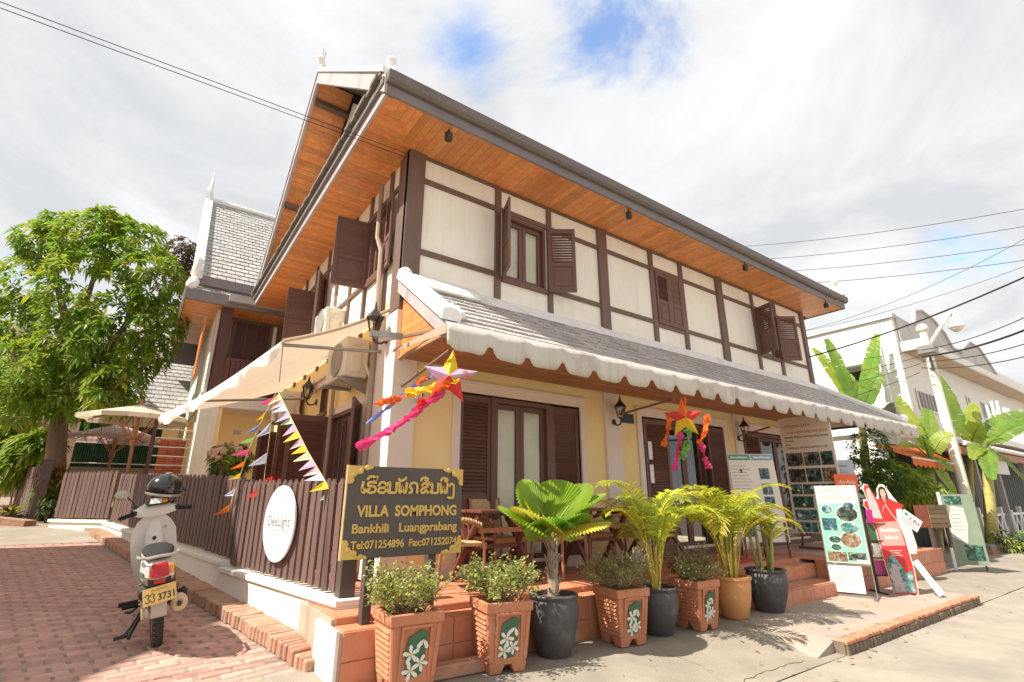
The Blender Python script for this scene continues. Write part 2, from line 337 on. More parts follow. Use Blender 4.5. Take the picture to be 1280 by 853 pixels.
# the raised slab in front of the steps, edged with bricks standing on end
slab = MB().box(5.6, 9.62, 2.592, 4.6, -.14, .004).ext([(5.6, 4.6, .004), (5.15, 4.6, .0), (4.95, 3.2, -.03), (5.2, 2.592, -.10), (5.6, 2.592, .004)], (0, 0, -.25))
m_slab = M('red_washed_concrete', (.36, .30, .25), .9, .18, 2.2, .4, 70, stain=(.44, .25, .17, .6), stain_scale=1.1, stain_at=(.5, .62))
pk = struct('pavement', slab, m_slab)
kerbm = M('red_kerb_brick', (.52, .215, .125), .85, .2, 9, .35, 60, rnd=.14, stain=(.45, .36, .27, .7), stain_scale=2.2)
kerb_side = M('brown_kerb_face', (.20, .155, .11), .95, .4, 14, .5, 40)  # kerb face, darker and browner than the brick tops
kb = struct('kerb', MB().box(5.55, 9.66, 2.50, 2.615, -.15, -.004), kerb_side)
bm_ = MB().box(-.037, .037, -.055, .055, -.02, .016).mesh('brick', kerbm, bevel=.006)
for i in range(52):
    x = 5.6 + i * .0785
    put('brick', bm_, kb, (x, 2.535 + random.uniform(-.006, .006), -.009 + random.uniform(-.003, .003)), (random.uniform(-.02, .02), random.uniform(-.03, .03), random.uniform(-.04, .04)))
bm_ = MB().box(-.034, .034, -.018, .018, -.06, .06).mesh('brick', kerb_side, bevel=.008)
for i in range(52):
    put('brick', bm_, kb, (5.6 + i * .0785, 2.492 + random.uniform(-.006, .008), -.092), (0, random.uniform(-.05, .05), random.uniform(-.08, .08)))
# lane: brick paving laid across, rising away from the street
LU = V((.982, .188, 0)); LV = V((-.188, .982, 0)); L0 = V((1.36, 4.30, 0))
def lanexy(u, v): p = L0 + LU * u + LV * v; return p.x, p.y
def fence_x(y): return 1.46 - .204 * (y - 4.55)
lane = struct('lane', grid(-7, 1.5, 3.3, 26, 17, 46, lambda x, y: lane_z(x, y) - .007 if x < fence_x(max(y, 4.3)) + .6 else lane_z(x, y) - .2), m_pave_j)
brk = MB().box(-.107, .107, -.045, .045, -.03, .0).mesh('brick', m_pave, bevel=.007)
cand = []
rows = range(-3, 150)
for r_ in rows:
    for c in range(-24, 4):
        u = c * .24 + (.12 if r_ % 2 else 0) - .22; v = r_ * .1
        x, y = lanexy(u, v)
        if y > 12.4 or x < -3.6 or y < 4.1: continue
        if x > fence_x(y) - .33: continue
        # in view?
        d = V((x, y, lane_z(x, y))) - CP; dep = d.dot(FW); lat = d.dot(RT)
        if dep < 1 or lat / dep < -1.18: continue
        cand.append((dep, x, y))
cand.sort()
ang = math.atan2(LU.y, LU.x); slope = math.atan(.062)
rest = MB()
def jit(): return random.uniform(-1, 1)
for i, (d, x, y) in enumerate(cand):
    loc = (x + jit() * .004, y + jit() * .004, lane_z(x, y) + jit() * .003); rz = ang + jit() * .025
    if i < 300: put('brick', brk, lane, loc, (slope + jit() * .012, jit() * .012, rz), (1 + jit() * .03, 1, 1))
    else:
        m = Matrix.Translation(loc) @ Matrix.Rotation(rz, 4, 'Z') @ Matrix.Rotation(slope, 4, 'X'); a, b = .107, .045
        rest.add([(-a, -b, -.02), (a, -b, -.02), (a, b, -.02), (-a, b, -.02), (-a + .006, -b + .006, 0), (a - .006, -b + .006, 0), (a - .006, b - .006, 0), (-a + .006, b - .006, 0)],
                 [(4, 5, 6, 7), (0, 1, 5, 4), (1, 2, 6, 5), (2, 3, 7, 6), (3, 0, 4, 7)], m)
m_pave2 = M('lane_brick_far', (.47, .265, .21), .85, .35, 7, .3, 70, hue=.012, stain=(.30, .22, .185, .75), stain_scale=2.5)
part('brick', rest, m_pave2, lane, kind='stuff', fix=False)
struct('lane', grid(-7, 1.2, 12.3, 40, 16, 40, lambda x, y: lane_z(x, min(y, 15)) + .004), m_conc)
struct('pavement', grid(.75, 1.55, 3.5, 4.42, 6, 6, lambda x, y: lane_z(x, y) + .006 if x > .95 else lane_z(x, y) - .012), m_conc)
# ---- kerb of bricks on edge beside the low wall
lk = struct('kerb', MB().loft([[(fence_x(y) - .235, y, lane_z(0, y) - .02), (fence_x(y) + .05, y, lane_z(0, y) - .02), (fence_x(y) + .05, y, lane_z(0, y) + .075), (fence_x(y) - .22, y, lane_z(0, y) + .075)] for y in (4.5, 6.5, 8.5, 10.5, 13.2)]), m_conc)
kbm = MB().box(-.135, .125, -.031, .031, -.08, .035).mesh('brick', m_kerb_b, bevel=.009)
kyaw = math.atan2(.204, 1)
y = 4.42; i = 0
while y < 13.3:
    x = fence_x(y) - .115
    put('brick', kbm, lk, (x + jit() * .010, y, lane_z(x, y) + .075 + jit() * .006 - (.03 if y < 4.6 else 0)), (slope + jit() * .03, jit() * .03, kyaw + jit() * .03)); y += .0665
# ---- low white wall under the fence, stepping up the lane
def cap_z(y): return .485 + .016 * (y - 4.5) if y < 7.0 else .585 + .036 * (y - 7.0)
FB = V((-.42, 13.75, 0))           # where the fence turns
lw = thing('low_wall', 'low white plastered wall stepping up the lane under the long picket fence', 'wall', (fence_x(4.4), 4.4, 0))
lwb = MB(); cap = MB(); ln = MB()
for y0, y1 in ((4.42, 7.0), (7.004, 13.7)):
    k = 5; R_ = []; RC = []; RL = []
    for j in range(k + 1):
        y = y0 + (y1 - y0) * j / k; x = fence_x(y); zt = cap_z(y if j < k or y0 > 5 else 6.999)
        R_.append([(x - .02, y, -.1), (x + .2, y, -.1), (x + .2, y, zt - .05), (x - .02, y, zt - .05)])
        RC.append([(x - .045, y, zt - .05), (x + .225, y, zt - .05), (x + .225, y, zt), (x - .045, y, zt)])
    lwb.loft(R_); cap.loft(RC)
part('wall_body', lwb, m_white, lw); part('cap', cap, m_white, lw, bevel=.006)
# ---- picket fence
pth = [(-.043, 0), (.043, 0), (.043, .87), (.0, .925), (-.043, .87)]
def picket_mesh(h=.92, w_=.043, pointed=True):
    return MB().ext([(-w_, -.011, 0), (w_, -.011, 0), (w_, -.011, h - .05), (0, -.011, h), (-w_, -.011, h - .05)] if pointed else [(-w_, -.011, 0), (w_, -.011, 0), (w_, -.011, h), (-w_, -.011, h)], (0, .022, 0)).mesh('picket', m_picket)
pm = picket_mesh()
fn = thing('picket_fence', 'long brown picket fence on the low white wall along the lane', 'fence', (fence_x(4.6), 4.6, .49))
def fence_run(parent, pts, zf, h, pitch=.13, mesh=pm, tilt=0, skip=()):
    """pickets along a polyline; zf gives the foot height"""
    o0 = root_off(parent)
    for (ax, ay), (bx, by) in zip(pts, pts[1:]):
        a, b = V((ax, ay, 0)), V((bx, by, 0)); l = (b - a).length; n = int(l / pitch); d = (b - a).normalized(); yaw = math.atan2(d.y, d.x)
        for i in range(n):
            p = a + d * (pitch * (i + .5)); z = zf(p.x, p.y)
            put('picket', mesh, parent, (p.x - o0.x + jit() * .004, p.y - o0.y + jit() * .004, z - o0.z + jit() * .008), (jit() * .012, jit() * .014, yaw + jit() * .04))
        for rh in (.16, .72):
            nn = V((-d.y, d.x, 0)) * -.03
            za, zb = zf(ax, ay) + rh * h / .92, zf(bx - d.x * .01, by - d.y * .01) + rh * h / .92
            part('rail', MB().beam(a + nn + V((0, 0, za)), b + nn + V((0, 0, zb)), .03, .06), m_picket, parent)
fx = lambda y: (fence_x(y) + .06, y)
fence_run(fn, [fx(4.62), fx(6.99)], lambda x, y: cap_z(min(y, 6.99)) + .03, .92)
fence_run(fn, [fx(7.0), fx(13.6)], lambda x, y: cap_z(max(y, 7.001)) + .03, .92)
for y, hh in ((4.56, 1.03), (7.0, .9), (10.4, .9), (13.62, .95)):
    x = fence_x(y) + (.09 if y < 5 else .12)
    part('post', MB().box(x - .055, x + .075, y - .06, y + .06, cap_z(y) - .03, cap_z(y) + hh), m_post, fn, bevel=.004)
# the short run that faces the street end, the post by the opening and the run beyond it
A = FB + V((.06, -.05, 0)); B = V((-1.36, 15.05, 0))
gw = thing('low_wall', 'short white kerb wall facing down the lane, under the short fence run', 'wall', (A.x, A.y, .55))
dA = (B - A).normalized(); nA = V((-dA.y, dA.x, 0))
part('wall_body', MB().loft([[p + nA * s_ + V((0, 0, z)) for s_, z in ((.02, .4), (-.12, .4), (-.12, .8), (.02, .8))] for p in (A, B)]), m_white, gw)
part('cap', MB().loft([[p + nA * s_ + V((0, 0, z)) for s_, z in ((.05, .8), (-.15, .8), (-.15, .86), (.05, .86))] for p in (A - dA * .03, B + dA * .03)]), m_white, gw)
fs = thing('picket_fence', 'short brown picket fence on the white kerb wall beside the tree trunk', 'fence', (A.x, A.y, .86))
pm2 = picket_mesh(.95, .05)
fence_run(fs, [(A.x, A.y), (B.x, B.y)], lambda x, y: .89, .95, pitch=.125, mesh=pm2)
gp = ondepth(47, 645, 12.2); gpz = lane_z(gp.x, gp.y)
g_ = thing('gate_post', 'thick dark brown gate post left of the tree trunk', 'post', (gp.x, gp.y, .6))
part('post', MB().box(gp.x - .15, gp.x + .06, gp.y - .1, gp.y + .1, .6, 2.15), m_post, g_, bevel=.01)
part('foot', MB().box(gp.x - .19, gp.x + .16, gp.y - .16, gp.y + .16, .4, .78), m_white, g_, bevel=.01)
struct('doorstep', MB().ext([(B.x, B.y, .5), (gp.x + .16, gp.y, .5), (gp.x + .2, gp.y + .5, .5), (B.x + .2, B.y + .6, .5)], (0, 0, .24)), m_conc)
fl = thing('picket_fence', 'brown picket fence at the far end of the lane behind the shrubs', 'fence', (gp.x - .3, gp.y + .2, .7))
q1 = ondepth(12, 645, 13.6)
fence_run(fl, [(gp.x - .18, gp.y + .05), (q1.x, q1.y)], lambda x, y: .9, 1.1, pitch=.125, mesh=picket_mesh(1.12, .05, False))
# yard inside the fence and garden behind
struct('yard_floor', MB().ext([(1.5, 4.6, .30), (2.25, 4.6, .30), (2.25, 13.4, .30), (-.2, 13.4, .30), (fence_x(9) + .2, 9, .30)], (0, 0, .09)), m_terra)
struct('garden_ground', MB().ext([(-.25, 13.3, .4), (3, 13.3, .4), (9, 40, .4), (-14, 40, .4), (-4, 15.5, .4), (-1.3, 15.2, .4)], (0, 0, .3)), m_ground)
# ---- terrace with tiles
TZ = .417
tr = struct('terrace', MB().box(1.34, 12.2, 4.16, 5.42, -.12, TZ - .012).box(1.34, 12.2, 3.95, 4.155, -.12, .352).box(8.3, 12.2, 3.52, 3.945, -.12, TZ - .012), m_grout)
part('whitewashed_side', MB().box(1.315, 1.339, 3.945, 4.45, -.12, .37), m_white, tr)
tm = MB().box(-.142, .142, -.142, .142, -.012, .0).mesh('tile', m_terra, bevel=.004)
def lay(x0, x1, y0, y1, z, s=.29):
    nx = int(round((x1 - x0) / s)); ny = max(1, int(round((y1 - y0) / s))); sx, sy = (x1 - x0) / nx, (y1 - y0) / ny
    for i in range(nx):
        for j in range(ny): put('tile', tm, tr, (x0 + (i + .5) * sx, y0 + (j + .5) * sy, z + jit() * .001), (0, 0, 0), (sx / .292, sy / .292, 1))
lay(1.36, 9.0, 4.16, 5.40, TZ); lay(1.36, 8.3, 3.95, 4.15, .364)
lay(8.3, 11.9, 3.52, 4.16, TZ, .3)
def face(x0, x1, y, z0, z1, nz=2, s=.3):
    nx = int(round((x1 - x0) / s)); sx = (x1 - x0) / nx; h = (z1 - z0) / nz
    for i in range(nx):
        for j in range(nz): put('tile', tm, tr, (x0 + (i + .5) * sx, y, z0 + (j + .5) * h + jit() * .0008), (R(90), 0, 0), (sx / .292, h / .292, 1))
face(1.36, 6.4, 3.938, -.02, .36); face(1.36, 8.2, 4.150, .365, .412, 1, .6)
face(8.3, 12.2, 3.508, -.02, .41)
face(6.4, 8.3, 3.938, .19, .36, 1); 
st = struct('steps', MB().box(6.3, 8.29, 3.62, 3.92, -.1, .165), m_grout)
for i in range(7): put('tile', tm, st, (6.3 + (i + .5) * .284, 3.765, .177), (0, 0, 0), (.284 / .292, .3 / .292, 1)); put('tile', tm, st, (6.3 + (i + .5) * .284, 3.607, .08), (R(90), 0, 0), (.284 / .292, .17 / .292, 1))
for j in range(2): put('tile', tm, tr, (8.288, 3.62 + j * .21, .2), (R(90), 0, R(90)), (.21 / .292, .42 / .292, 1))
mt_ = tag(part('doormat', MB().box(6.6, 7.6, 4.3, 4.8, TZ + .002, TZ + .012), M('red_mat', (.45, .06, .04), .95, .2, 30)), 'red doormat at the top of the terracotta steps', 'doormat')
lb = MB().beam((1.95, 3.78, .05), (2.62, 3.74, .05), .12, .09)
tag(part('loose_brick', lb, m_kerb_b, bevel=.01), 'long loose terracotta block lying against the terrace between two planters', 'brick')

m_crack = M('crack_dirt', (.11, .085, .065), .95, .3, 20)
def crack(pts, w_, z0=None):
    vs_ = []; P = []
    for (ax, ay), (bx, by) in zip(pts, pts[1:]):
        n = max(2, int(math.hypot(bx - ax, by - ay) / .07))
        for i in range(n): t = i / n; P.append((ax + (bx - ax) * t + jit() * .018, ay + (by - ay) * t + jit() * .018))
    for i, (x, y) in enumerate(P):
        e = w_ * random.uniform(.3, 1.2) * min(1, i / 3, (len(P) - 1 - i) / 3 + .05); z = (pz(x, y) if y > 2.56 else -.105 + .010 * mnoise.noise((x * .5, y * .5, 0))) + .003
        vs_ += [(x, y - e, z), (x + .003, y + e, z)]
    return MB().add(vs_, [(2 * i, 2 * i + 2, 2 * i + 3, 2 * i + 1) for i in range(len(P) - 1)])
for pts in ([(5.1, 2.62), (4.6, 2.66), (4.1, 2.64), (3.7, 2.66)], [(3.9, 2.62), (4.05, 2.95), (3.95, 3.3), (4.1, 3.5)], [(10.2, 3.4), (10.6, 3.0), (10.5, 2.6)]):
    part('crack', crack(pts, .0045), m_crack, None, kind='structure', fix=False)
lit = MB(); dryl = M('fallen_leaf_brown', (.30, .17, .08), .8, .3, 9)
for i in range(260):
    y = random.choice((random.uniform(2.0, 3.5), random.uniform(2.35, 2.5), random.uniform(3.3, 3.9))); x = random.uniform(1.9, 13)
    if 5.4 < x < 9.7 and y > 2.5: z = .008
    else: z = (pz(x, y) if y > 2.56 else -.105 + .010 * mnoise.noise((x * .5, y * .5, 0))) + .006
    a = random.uniform(0, 6.28); l = random.choice((.008, .012, .02, .035)); c, s = math.cos(a) * l, math.sin(a) * l
    lit.add([(x - c, y - s, z), (x + s * .4, y - c * .4, z + .004), (x + c, y + s, z + .002), (x - s * .4, y + c * .4, z + .005)], [(0, 1, 2, 3)])
part('litter', lit, dryl, None, kind='stuff', fix=False)
# ================================================================== THE VILLA
WX, WY, RX, BY = 2.22, 5.41, 12.72, 12.0       # left wall plane, front wall plane, right end, rear wall
SOF, EX, EY, EXR, EYB = 5.71, 1.54, 4.62, 13.32, 12.86
RIDGE_Y, RIDGE_Z = 8.76, 9.40
villa = thing('villa', 'two storey villa with dark timber framing on cream panels, teak soffits and brown louvred shutters', 'house', (WX, WY, TZ))
def wall_open(mb, a0, a1, z0, z1, ops, bx):
    """slab pieces round openings (a from, a to, z from, z to); bx(mb, a0, a1, z0, z1)"""
    c = a0
    for o in sorted(ops):
        if o[0] > c: bx(mb, c, o[0], z0, z1)
        if o[2] > z0: bx(mb, o[0], o[1], z0, o[2])
        if o[3] < z1: bx(mb, o[0], o[1], o[3], z1)
        c = o[1]
    if c < a1: bx(mb, c, a1, z0, z1)
    return mb
fy = lambda mb, a, b, c, d: mb.box(a, b, WY, WY + .14, c, d)
lx = lambda mb, a, b, c, d: mb.box(WX, WX + .14, a, b, c, d)
DOORS = [(3.08, 5.08, .42, 2.54), (6.42, 8.68, .42, 2.54), (9.3, 11.9, .42, 2.54)]
part('ground_floor_wall', wall_open(MB(), WX, RX, .3, 3.70, DOORS, fy), m_yellow, villa, fix=False)
LOPS = [(6.45, 7.75, .42, 2.45), (9.0, 10.1, .42, 2.45), (8.1, 8.5, 2.55, 3.0)]
part('ground_floor_wall', wall_open(MB(), WY + .141, BY, .3, 3.70, LOPS, lx), m_yellow, villa, fix=False)
part('end_wall', MB().box(RX - .14, RX, WY + .142, BY, .3, 5.75).box(WX + .15, RX - .15, BY - .14, BY - .001, .3, 5.75), m_white, villa)
part('floor_slab', MB().box(WX + .15, RX - .15, WY + .15, BY - .15, 3.05, 3.3), m_reveal, villa)
part('gable_wall', MB().ext([(WX + .03, EY + .9, 6.2), (WX + .03, BY, 6.2), (WX + .03, RIDGE_Y, RIDGE_Z - .35)], (.12, 0, 0)), m_cream, villa)
WINS = [(3.70, 4.50, 4.22, 5.29), (10.48, 11.32, 4.24, 5.31)]
part('upper_wall', wall_open(MB(), WX, RX, 3.701, 5.78, WINS, fy), m_cream, villa, fix=False)
part('upper_wall', wall_open(MB(), WY + .141, BY, 3.701, 5.78, [(6.05, 6.72, 4.2, 5.28), (9.0, 9.7, 4.2, 5.28)], lx), m_cream, villa, fix=False)
# timber framing, front
tb = lambda x0, x1, z0, z1, d=.035: part('timber', MB().box(x0, x1, WY - d, WY + .02, z0, z1), m_timber, villa, bevel=.004)
tb(2.17, 2.41, 3.7, SOF, .055)
part('timber', MB().box(WX - .05, WX + .02, WY - .05, WY + .17, 3.45, SOF), m_timber, villa, bevel=.004)
studs = [(3.56, 3.66), (4.53, 4.62), (5.64, 5.84), (6.96, 7.07), (7.84, 7.95), (9.06, 9.26), (10.38, 10.48), (11.33, 11.44), (12.60, 12.76)]
for a, b in studs: tb(a, b, 3.7, SOF, .05 if b - a > .15 else .035)
edges = [2.41] + [q for s_ in studs for q in s_]
for a, b in zip(edges[0::2], edges[1::2]):
    mid = (a + b) / 2
    inwin = any(w_[0] < mid < w_[1] for w_ in WINS) or 7.07 < mid < 7.84
    for z in (5.30, 4.25):
        if inwin: tb(a - .002 if False else a, b, z + (.0 if z > 5 else -.05), z + (.075 if z > 5 else .02), .03)
        else: tb(a, b, z - .01, z + .065, .03)
    if 7.07 < mid < 7.84: pass
# timber framing, left side
tl = lambda y0, y1, z0, z1, d=.035: part('timber', MB().box(WX - d, WX + .02, y0, y1, z0, z1), m_timber, villa, bevel=.004)
lst = [(5.62, 5.70), (5.95, 6.04), (6.73, 6.82), (7.45, 7.53), (8.2, 8.32), (8.9, 8.98), (9.72, 9.80), (10.5, 10.6), (11.3, 11.4), (11.88, 12.0)]
for a, b in lst: tl(a, b, 3.4, SOF)
le = [q for s_ in lst for q in s_]
for a, b in zip(le[1::2], le[2::2]):
    mid = (a + b) / 2
    for z in (5.29, 4.24):
        tl(a, b, z - .01, z + .065, .03)
part('drainpipe', MB().tube([(WX - .09, 6.2, 5.6), (WX - .09, 6.2, 4.75), (WX - .10, 5.98, 4.45), (WX - .09, 5.95, 3.0), (WX - .09, 5.95, .5)], .036, 8), M('brown_pipe', (.35, .25, .19), .5), villa, smooth=True)
part('drainpipe', MB().tube([(WX - .07, 8.05, 4.5), (WX - .07, 8.05, 4.3), (WX - .07, 7.6, 3.9), (WX - .07, 7.6, .5)], .03, 8), MATS['brown_pipe'], villa, smooth=True)
# ---- shutters: a leaf hung at its hinge, louvres above a raised panel
_sh = {}
def shutter(parent, p, w_, h, ang, lou=.46, left=False):
    """p: foot of the hinge line, ang: direction the leaf points from the hinge"""
    k = (round(w_, 2), round(h, 2), lou)
    if k not in _sh:
        t = .032; s_ = .055; mb = MB(); zl = h * lou
        mb.box(0, s_, -t / 2, t / 2, 0, h); mb.box(w_ - s_, w_, -t / 2, t / 2, 0, h)
        for a, b in ((0, .07), (zl - .07, zl), (h - .08, h)): mb.box(s_, w_ - s_, -t / 2 + .001, t / 2 - .001, a, b)
        mb.box(s_, w_ - s_, -.006, .006, .07, zl - .07); mb.box(s_ + .03, w_ - s_ - .03, -.012, .012, .10, zl - .10)
        if h > 1.6: mb.box(s_, w_ - s_, -t / 2 + .002, t / 2 - .002, zl * .52, zl * .52 + .06)
        f_ = mb.mesh('shutter', m_shutter, fix=False)
        n = int((h - zl - .08) / .042); pitch = (h - zl - .08) / n
        mt = Matrix.Rotation(R(57), 4, 'X')
        sl_ = MB().box(s_ - w_ / 2 - .004, w_ / 2 - s_ + .004, -.024, .024, -.003, .003, mt).mesh('slat', m_shutter, fix=False)
        _sh[k] = (f_, sl_, n, pitch, zl)
    f_, sl_, n, pitch, zl = _sh[k]
    o0 = root_off(parent)
    s = put('shutter', f_, parent, V(p) - o0, (0, 0, ang))
    for i in range(n): put('slat', sl_, s, (w_ / 2, 0, zl + pitch * (i + .5)))
    return s
def window(parent, x0, x1, z0, z1, axis='x', y=WY, fw=.045, curtain=True, dark=False, mull=True):
    """a frame with two glazed casements; the outside of the wall is at y"""
    def P(a, d, z): return (a, y + d, z) if axis == 'x' else (WX + d if y == WY else y + d, a, z)
    mb = MB()
    def bx(a, b, d0, d1, c, d): p, q = P(a, d0, c), P(b, d1, d); mb.box(min(p[0], q[0]), max(p[0], q[0]), min(p[1], q[1]), max(p[1], q[1]), c, d)
    bx(x0, x0 + fw, -.01, .12, z0, z1); bx(x1 - fw, x1, -.01, .12, z0, z1); bx(x0 + fw, x1 - fw, -.008, .118, z1 - fw, z1); bx(x0 - .02, x1 + .02, -.045, .118, z0 - .03, z0 + fw - .01)
    m_ = (x0 + x1) / 2; cs = .062
    for a, b in ((x0 + fw + .002, m_ - .003), (m_ + .003, x1 - fw - .002)):
        bx(a, a + cs, .05, .085, z0 + fw, z1 - fw - .003); bx(b - cs, b, .05, .085, z0 + fw, z1 - fw - .003)
        bx(a + cs, b - cs, .051, .084, z1 - fw - .07, z1 - fw - .004); bx(a + cs, b - cs, .051, .084, z0 + fw, z0 + fw + .08)
    fr_ = part('window', mb, m_shutter, parent, fix=False)
    for a, b in ((x0 + fw + cs, m_ - cs), (m_ + cs, x1 - fw - cs)):
        part('pane', MB().add([P(a, .066, z0 + fw), P(b, .066, z0 + fw), P(b, .066, z1 - fw), P(a, .066, z1 - fw)], [(0, 1, 2, 3)]), m_pane_d if dark else m_pane, fr_, fix=False)
        if curtain:
            n = 15; vs = []
            for i in range(n + 1):
                t = i / n; aa = a + (b - a) * t
                for z in (z0 + .03, z1 - .04): vs.append(P(aa, .092 + .012 * math.sin(t * 19 + z * 2), z))
            part('curtain', MB().add(vs, [(2 * i, 2 * i + 2, 2 * i + 3, 2 * i + 1) for i in range(n)]), m_curtain, fr_, fix=False, smooth=True)
    return fr_
for w_ in WINS: window(villa, *w_)
d2 = math.radians
shutter(villa, (3.675, WY - .05, 4.22), .42, 1.06, d2(-112))
shutter(villa, (4.52, WY - .05, 4.22), .42, 1.06, d2(-36))
shutter(villa, (10.47, WY - .05, 4.24), .43, 1.06, d2(-105))
shutter(villa, (11.34, WY - .05, 4.24), .43, 1.06, d2(-38))
# the closed pair
part('window', MB().box(7.07, 7.84, WY - .012, WY + .03, 4.24, 5.32), m_shutter, villa)
shutter(villa, (7.085, WY - .03, 4.27), .37, 1.02, 0); shutter(villa, (7.825, WY - .03, 4.27), .37, 1.02, math.pi)
# upper left side windows
window(villa, 6.05, 6.72, 4.2, 5.28, axis='y')
shutter(villa, (WX - .04, 6.74, 4.16), .47, 1.08, math.pi - .12); shutter(villa, (WX - .04, 6.03, 4.16), .3, 1.08, d2(-97))
window(villa, 9.0, 9.7, 4.2, 5.28, axis='y')
shutter(villa, (WX - .04, 9.72, 4.0), .47, 1.15, math.pi - .1); shutter(villa, (WX - .04, 9.0, 4.0), .42, 1.15, d2(-120))
# ---- doors under the awning
def trim(mb, x0, x1, z1, wd=.11, z0=.42, y=WY, d=.03):
    mb.box(x0 - wd, x0, y - d, y + .1, z0, z1 + wd); mb.box(x1, x1 + wd, y - d, y + .1, z0, z1 + wd); mb.box(x0, x1, y - d + .002, y + .098, z1, z1 + wd)
    return mb.box(x0 - wd - .03, x1 + wd + .03, y - d - .02, y + .02, z1 + wd, z1 + wd + .035)
for o in DOORS: part('door_surround', trim(MB(), o[0], o[1], o[3]), m_trimw, villa, fix=False)
def door_pair(x0, x1, z1, curtain, dark):
    f_ = window(villa, x0, x1, .46, z1, fw=.06, curtain=curtain, dark=dark)
    return f_
door_pair(3.56, 4.52, 2.52, True, False)
shutter(villa, (3.09, WY + .03, .44), .47, 2.08, 0, lou=.42); shutter(villa, (5.07, WY + .03, .44), .47, 2.08, math.pi - .10, lou=.42)
part('door_jamb', MB().box(3.56 - .01, 3.575, WY - .005, WY + .13, .43, 2.53).box(4.505, 4.53, WY - .005, WY + .13, .43, 2.53).box(4.53, 4.62, WY + .05, WY + .13, .43, 2.53), m_shutter, villa)
shutter(villa, (6.44, WY - .02, .44), .53, 2.06, -.12, lou=.36); shutter(villa, (8.66, WY - .02, .44), .6, 2.06, math.pi + .1, lou=.36)
door_pair(7.0, 8.06, 2.52, False, True)
shutter(villa, (9.32, WY - .02, .44), .53, 2.06, -.06, lou=.36); shutter(villa, (11.88, WY - .02, .44), .53, 2.06, math.pi, lou=.36)
door_pair(9.86, 11.34, 2.52, False, True)
for x0, x1, z in ((6.49, 6.58, 1.86), (6.49, 6.58, 1.50)):       # notices stuck on the shutter
    part('notice', MB().box(x0, x1, WY - .058, WY - .054, z, z + .28), m_paper, villa)
n_ = part('notice', MB().box(5.98, 6.25, WY - .012, WY - .001, 2.40, 2.55), M('navy_plate', (.04, .05, .10), .4), villa)

# pilasters and plinth mouldings
pil = lambda x0, x1: part('pilaster', MB().box(x0, x1, WY - .045, WY + .02, .42, 2.83), m_trimw, villa, bevel=.006)
pil(2.70, 2.82) if False else None
part('pilaster', MB().box(WX - .06, 2.45, WY - .06, WY - .001, .42, 3.42).box(WX - .06, WX - .001, WY - .001, WY + .55, .42, 3.42), m_trimw, villa)
pil(5.58, 5.92); pil(9.04, 9.2)
part('moulding', MB().box(WX - .05, WX, 7.0, BY, 2.52 + .5, 2.62 + .5).box(WX - .09, WX, 7.0, BY, 3.122, 3.18), m_trimw, villa)
part('skirting', MB().box(2.455, 12.7, WY - .02, WY + .01, .419, .55), m_trimw, villa)
# left wall openings
for a, b, z0, z1 in LOPS[:2]:
    mb = MB(); mb.box(WX - .03, WX + .1, a - .1, a, z0, z1 + .1).box(WX - .03, WX + .1, b, b + .1, z0, z1 + .1).box(WX - .028, WX + .098, a, b, z1, z1 + .1)
    part('door_surround', mb, m_trimw, villa, fix=False); window(villa, a, b, z0 + .04, z1, axis='y', curtain=False, dark=True)
window(villa, 8.1, 8.5, 2.55, 3.0, axis='y', curtain=False, dark=True, fw=.03)
shutter(villa, (WX - .04, 7.76, .44), .56, 2.0, math.pi - .06, lou=.45); shutter(villa, (WX - .04, 6.44, .44), .5, 2.0, d2(-118), lou=.4)
shutter(villa, (WX - .04, 10.12, .44), .56, 2.0, math.pi, lou=.45); shutter(villa, (WX - .04, 8.98, .44), .5, 2.0, math.pi + .2, lou=.45)
# ---- main roof
roof = part('roof', MB().ext([(EX + .04, EY, 5.96), (EX + .04, RIDGE_Y, RIDGE_Z), (EX + .04, EYB, 5.96), (EX + .04, EYB, 5.86), (EX + .04, RIDGE_Y, RIDGE_Z - .12), (EX + .04, EY, 5.86)], (EXR - EX - .08, 0, 0)), m_joint, villa)
tl_ = MB(); ang_ = math.atan2(RIDGE_Z - 5.96, RIDGE_Y - EY); ca, sa = math.cos(ang_), math.sin(ang_); rl = (RIDGE_Y - EY) / ca
for j in range(0, 28):
    for i in range(58):
        x = EX + .06 + i * .2005; s0 = -.06 + j * .195
        if j > 3 and (i > 0 or j > 18): continue
        for sd in (0, 1):
            yy = EY + s0 * ca if sd == 0 else EYB - s0 * ca; dy = .21 * ca * (1 if sd == 0 else -1); z = 5.985 + s0 * sa; lift = random.uniform(.012, .03)
            if sd and i > 3: continue
            tl_.add([(x + .004, yy, z + lift), (x + .196, yy, z + lift), (x + .196, yy + dy, z + .21 * sa + .004), (x + .004, yy + dy, z + .21 * sa + .004), (x + .004, yy, z + lift - .02), (x + .196, yy, z + lift - .02)], [(0, 1, 2, 3), (0, 4, 5, 1)])
part('tile', tl_, m_tile_dk, roof, kind='stuff', fix=False)
eave = MB(); eave.box(EX, EXR, EY - .005, EY + .03, SOF - .012, 5.83)
part('fascia', eave, m_fascia, roof)
gut = M('gutter_brown', (.15, .125, .115), .5, .15)
part('gutter', MB().ext([(EX - .02, EY - .10, 5.97), (EX - .02, EY - .09, 5.86), (EX - .02, EY - .05, 5.832), (EX - .02, EY - .007, 5.832), (EX - .02, EY - .007, 5.97)], (EXR - EX + .04, 0, 0)), gut, roof)
part('fascia', MB().box(EX - .005, EX + .03, EY + .031, EYB, SOF - .012, 5.86), m_fascia_l, roof)
part('gutter', MB().box(EX - .05, EX - .006, EY + .02, EYB, 5.84, 5.93), m_fascia, roof)
part('fascia', MB().box(EXR - .03, EXR + .004, EY + .031, EYB, SOF - .012, 5.86), m_fascia, roof)
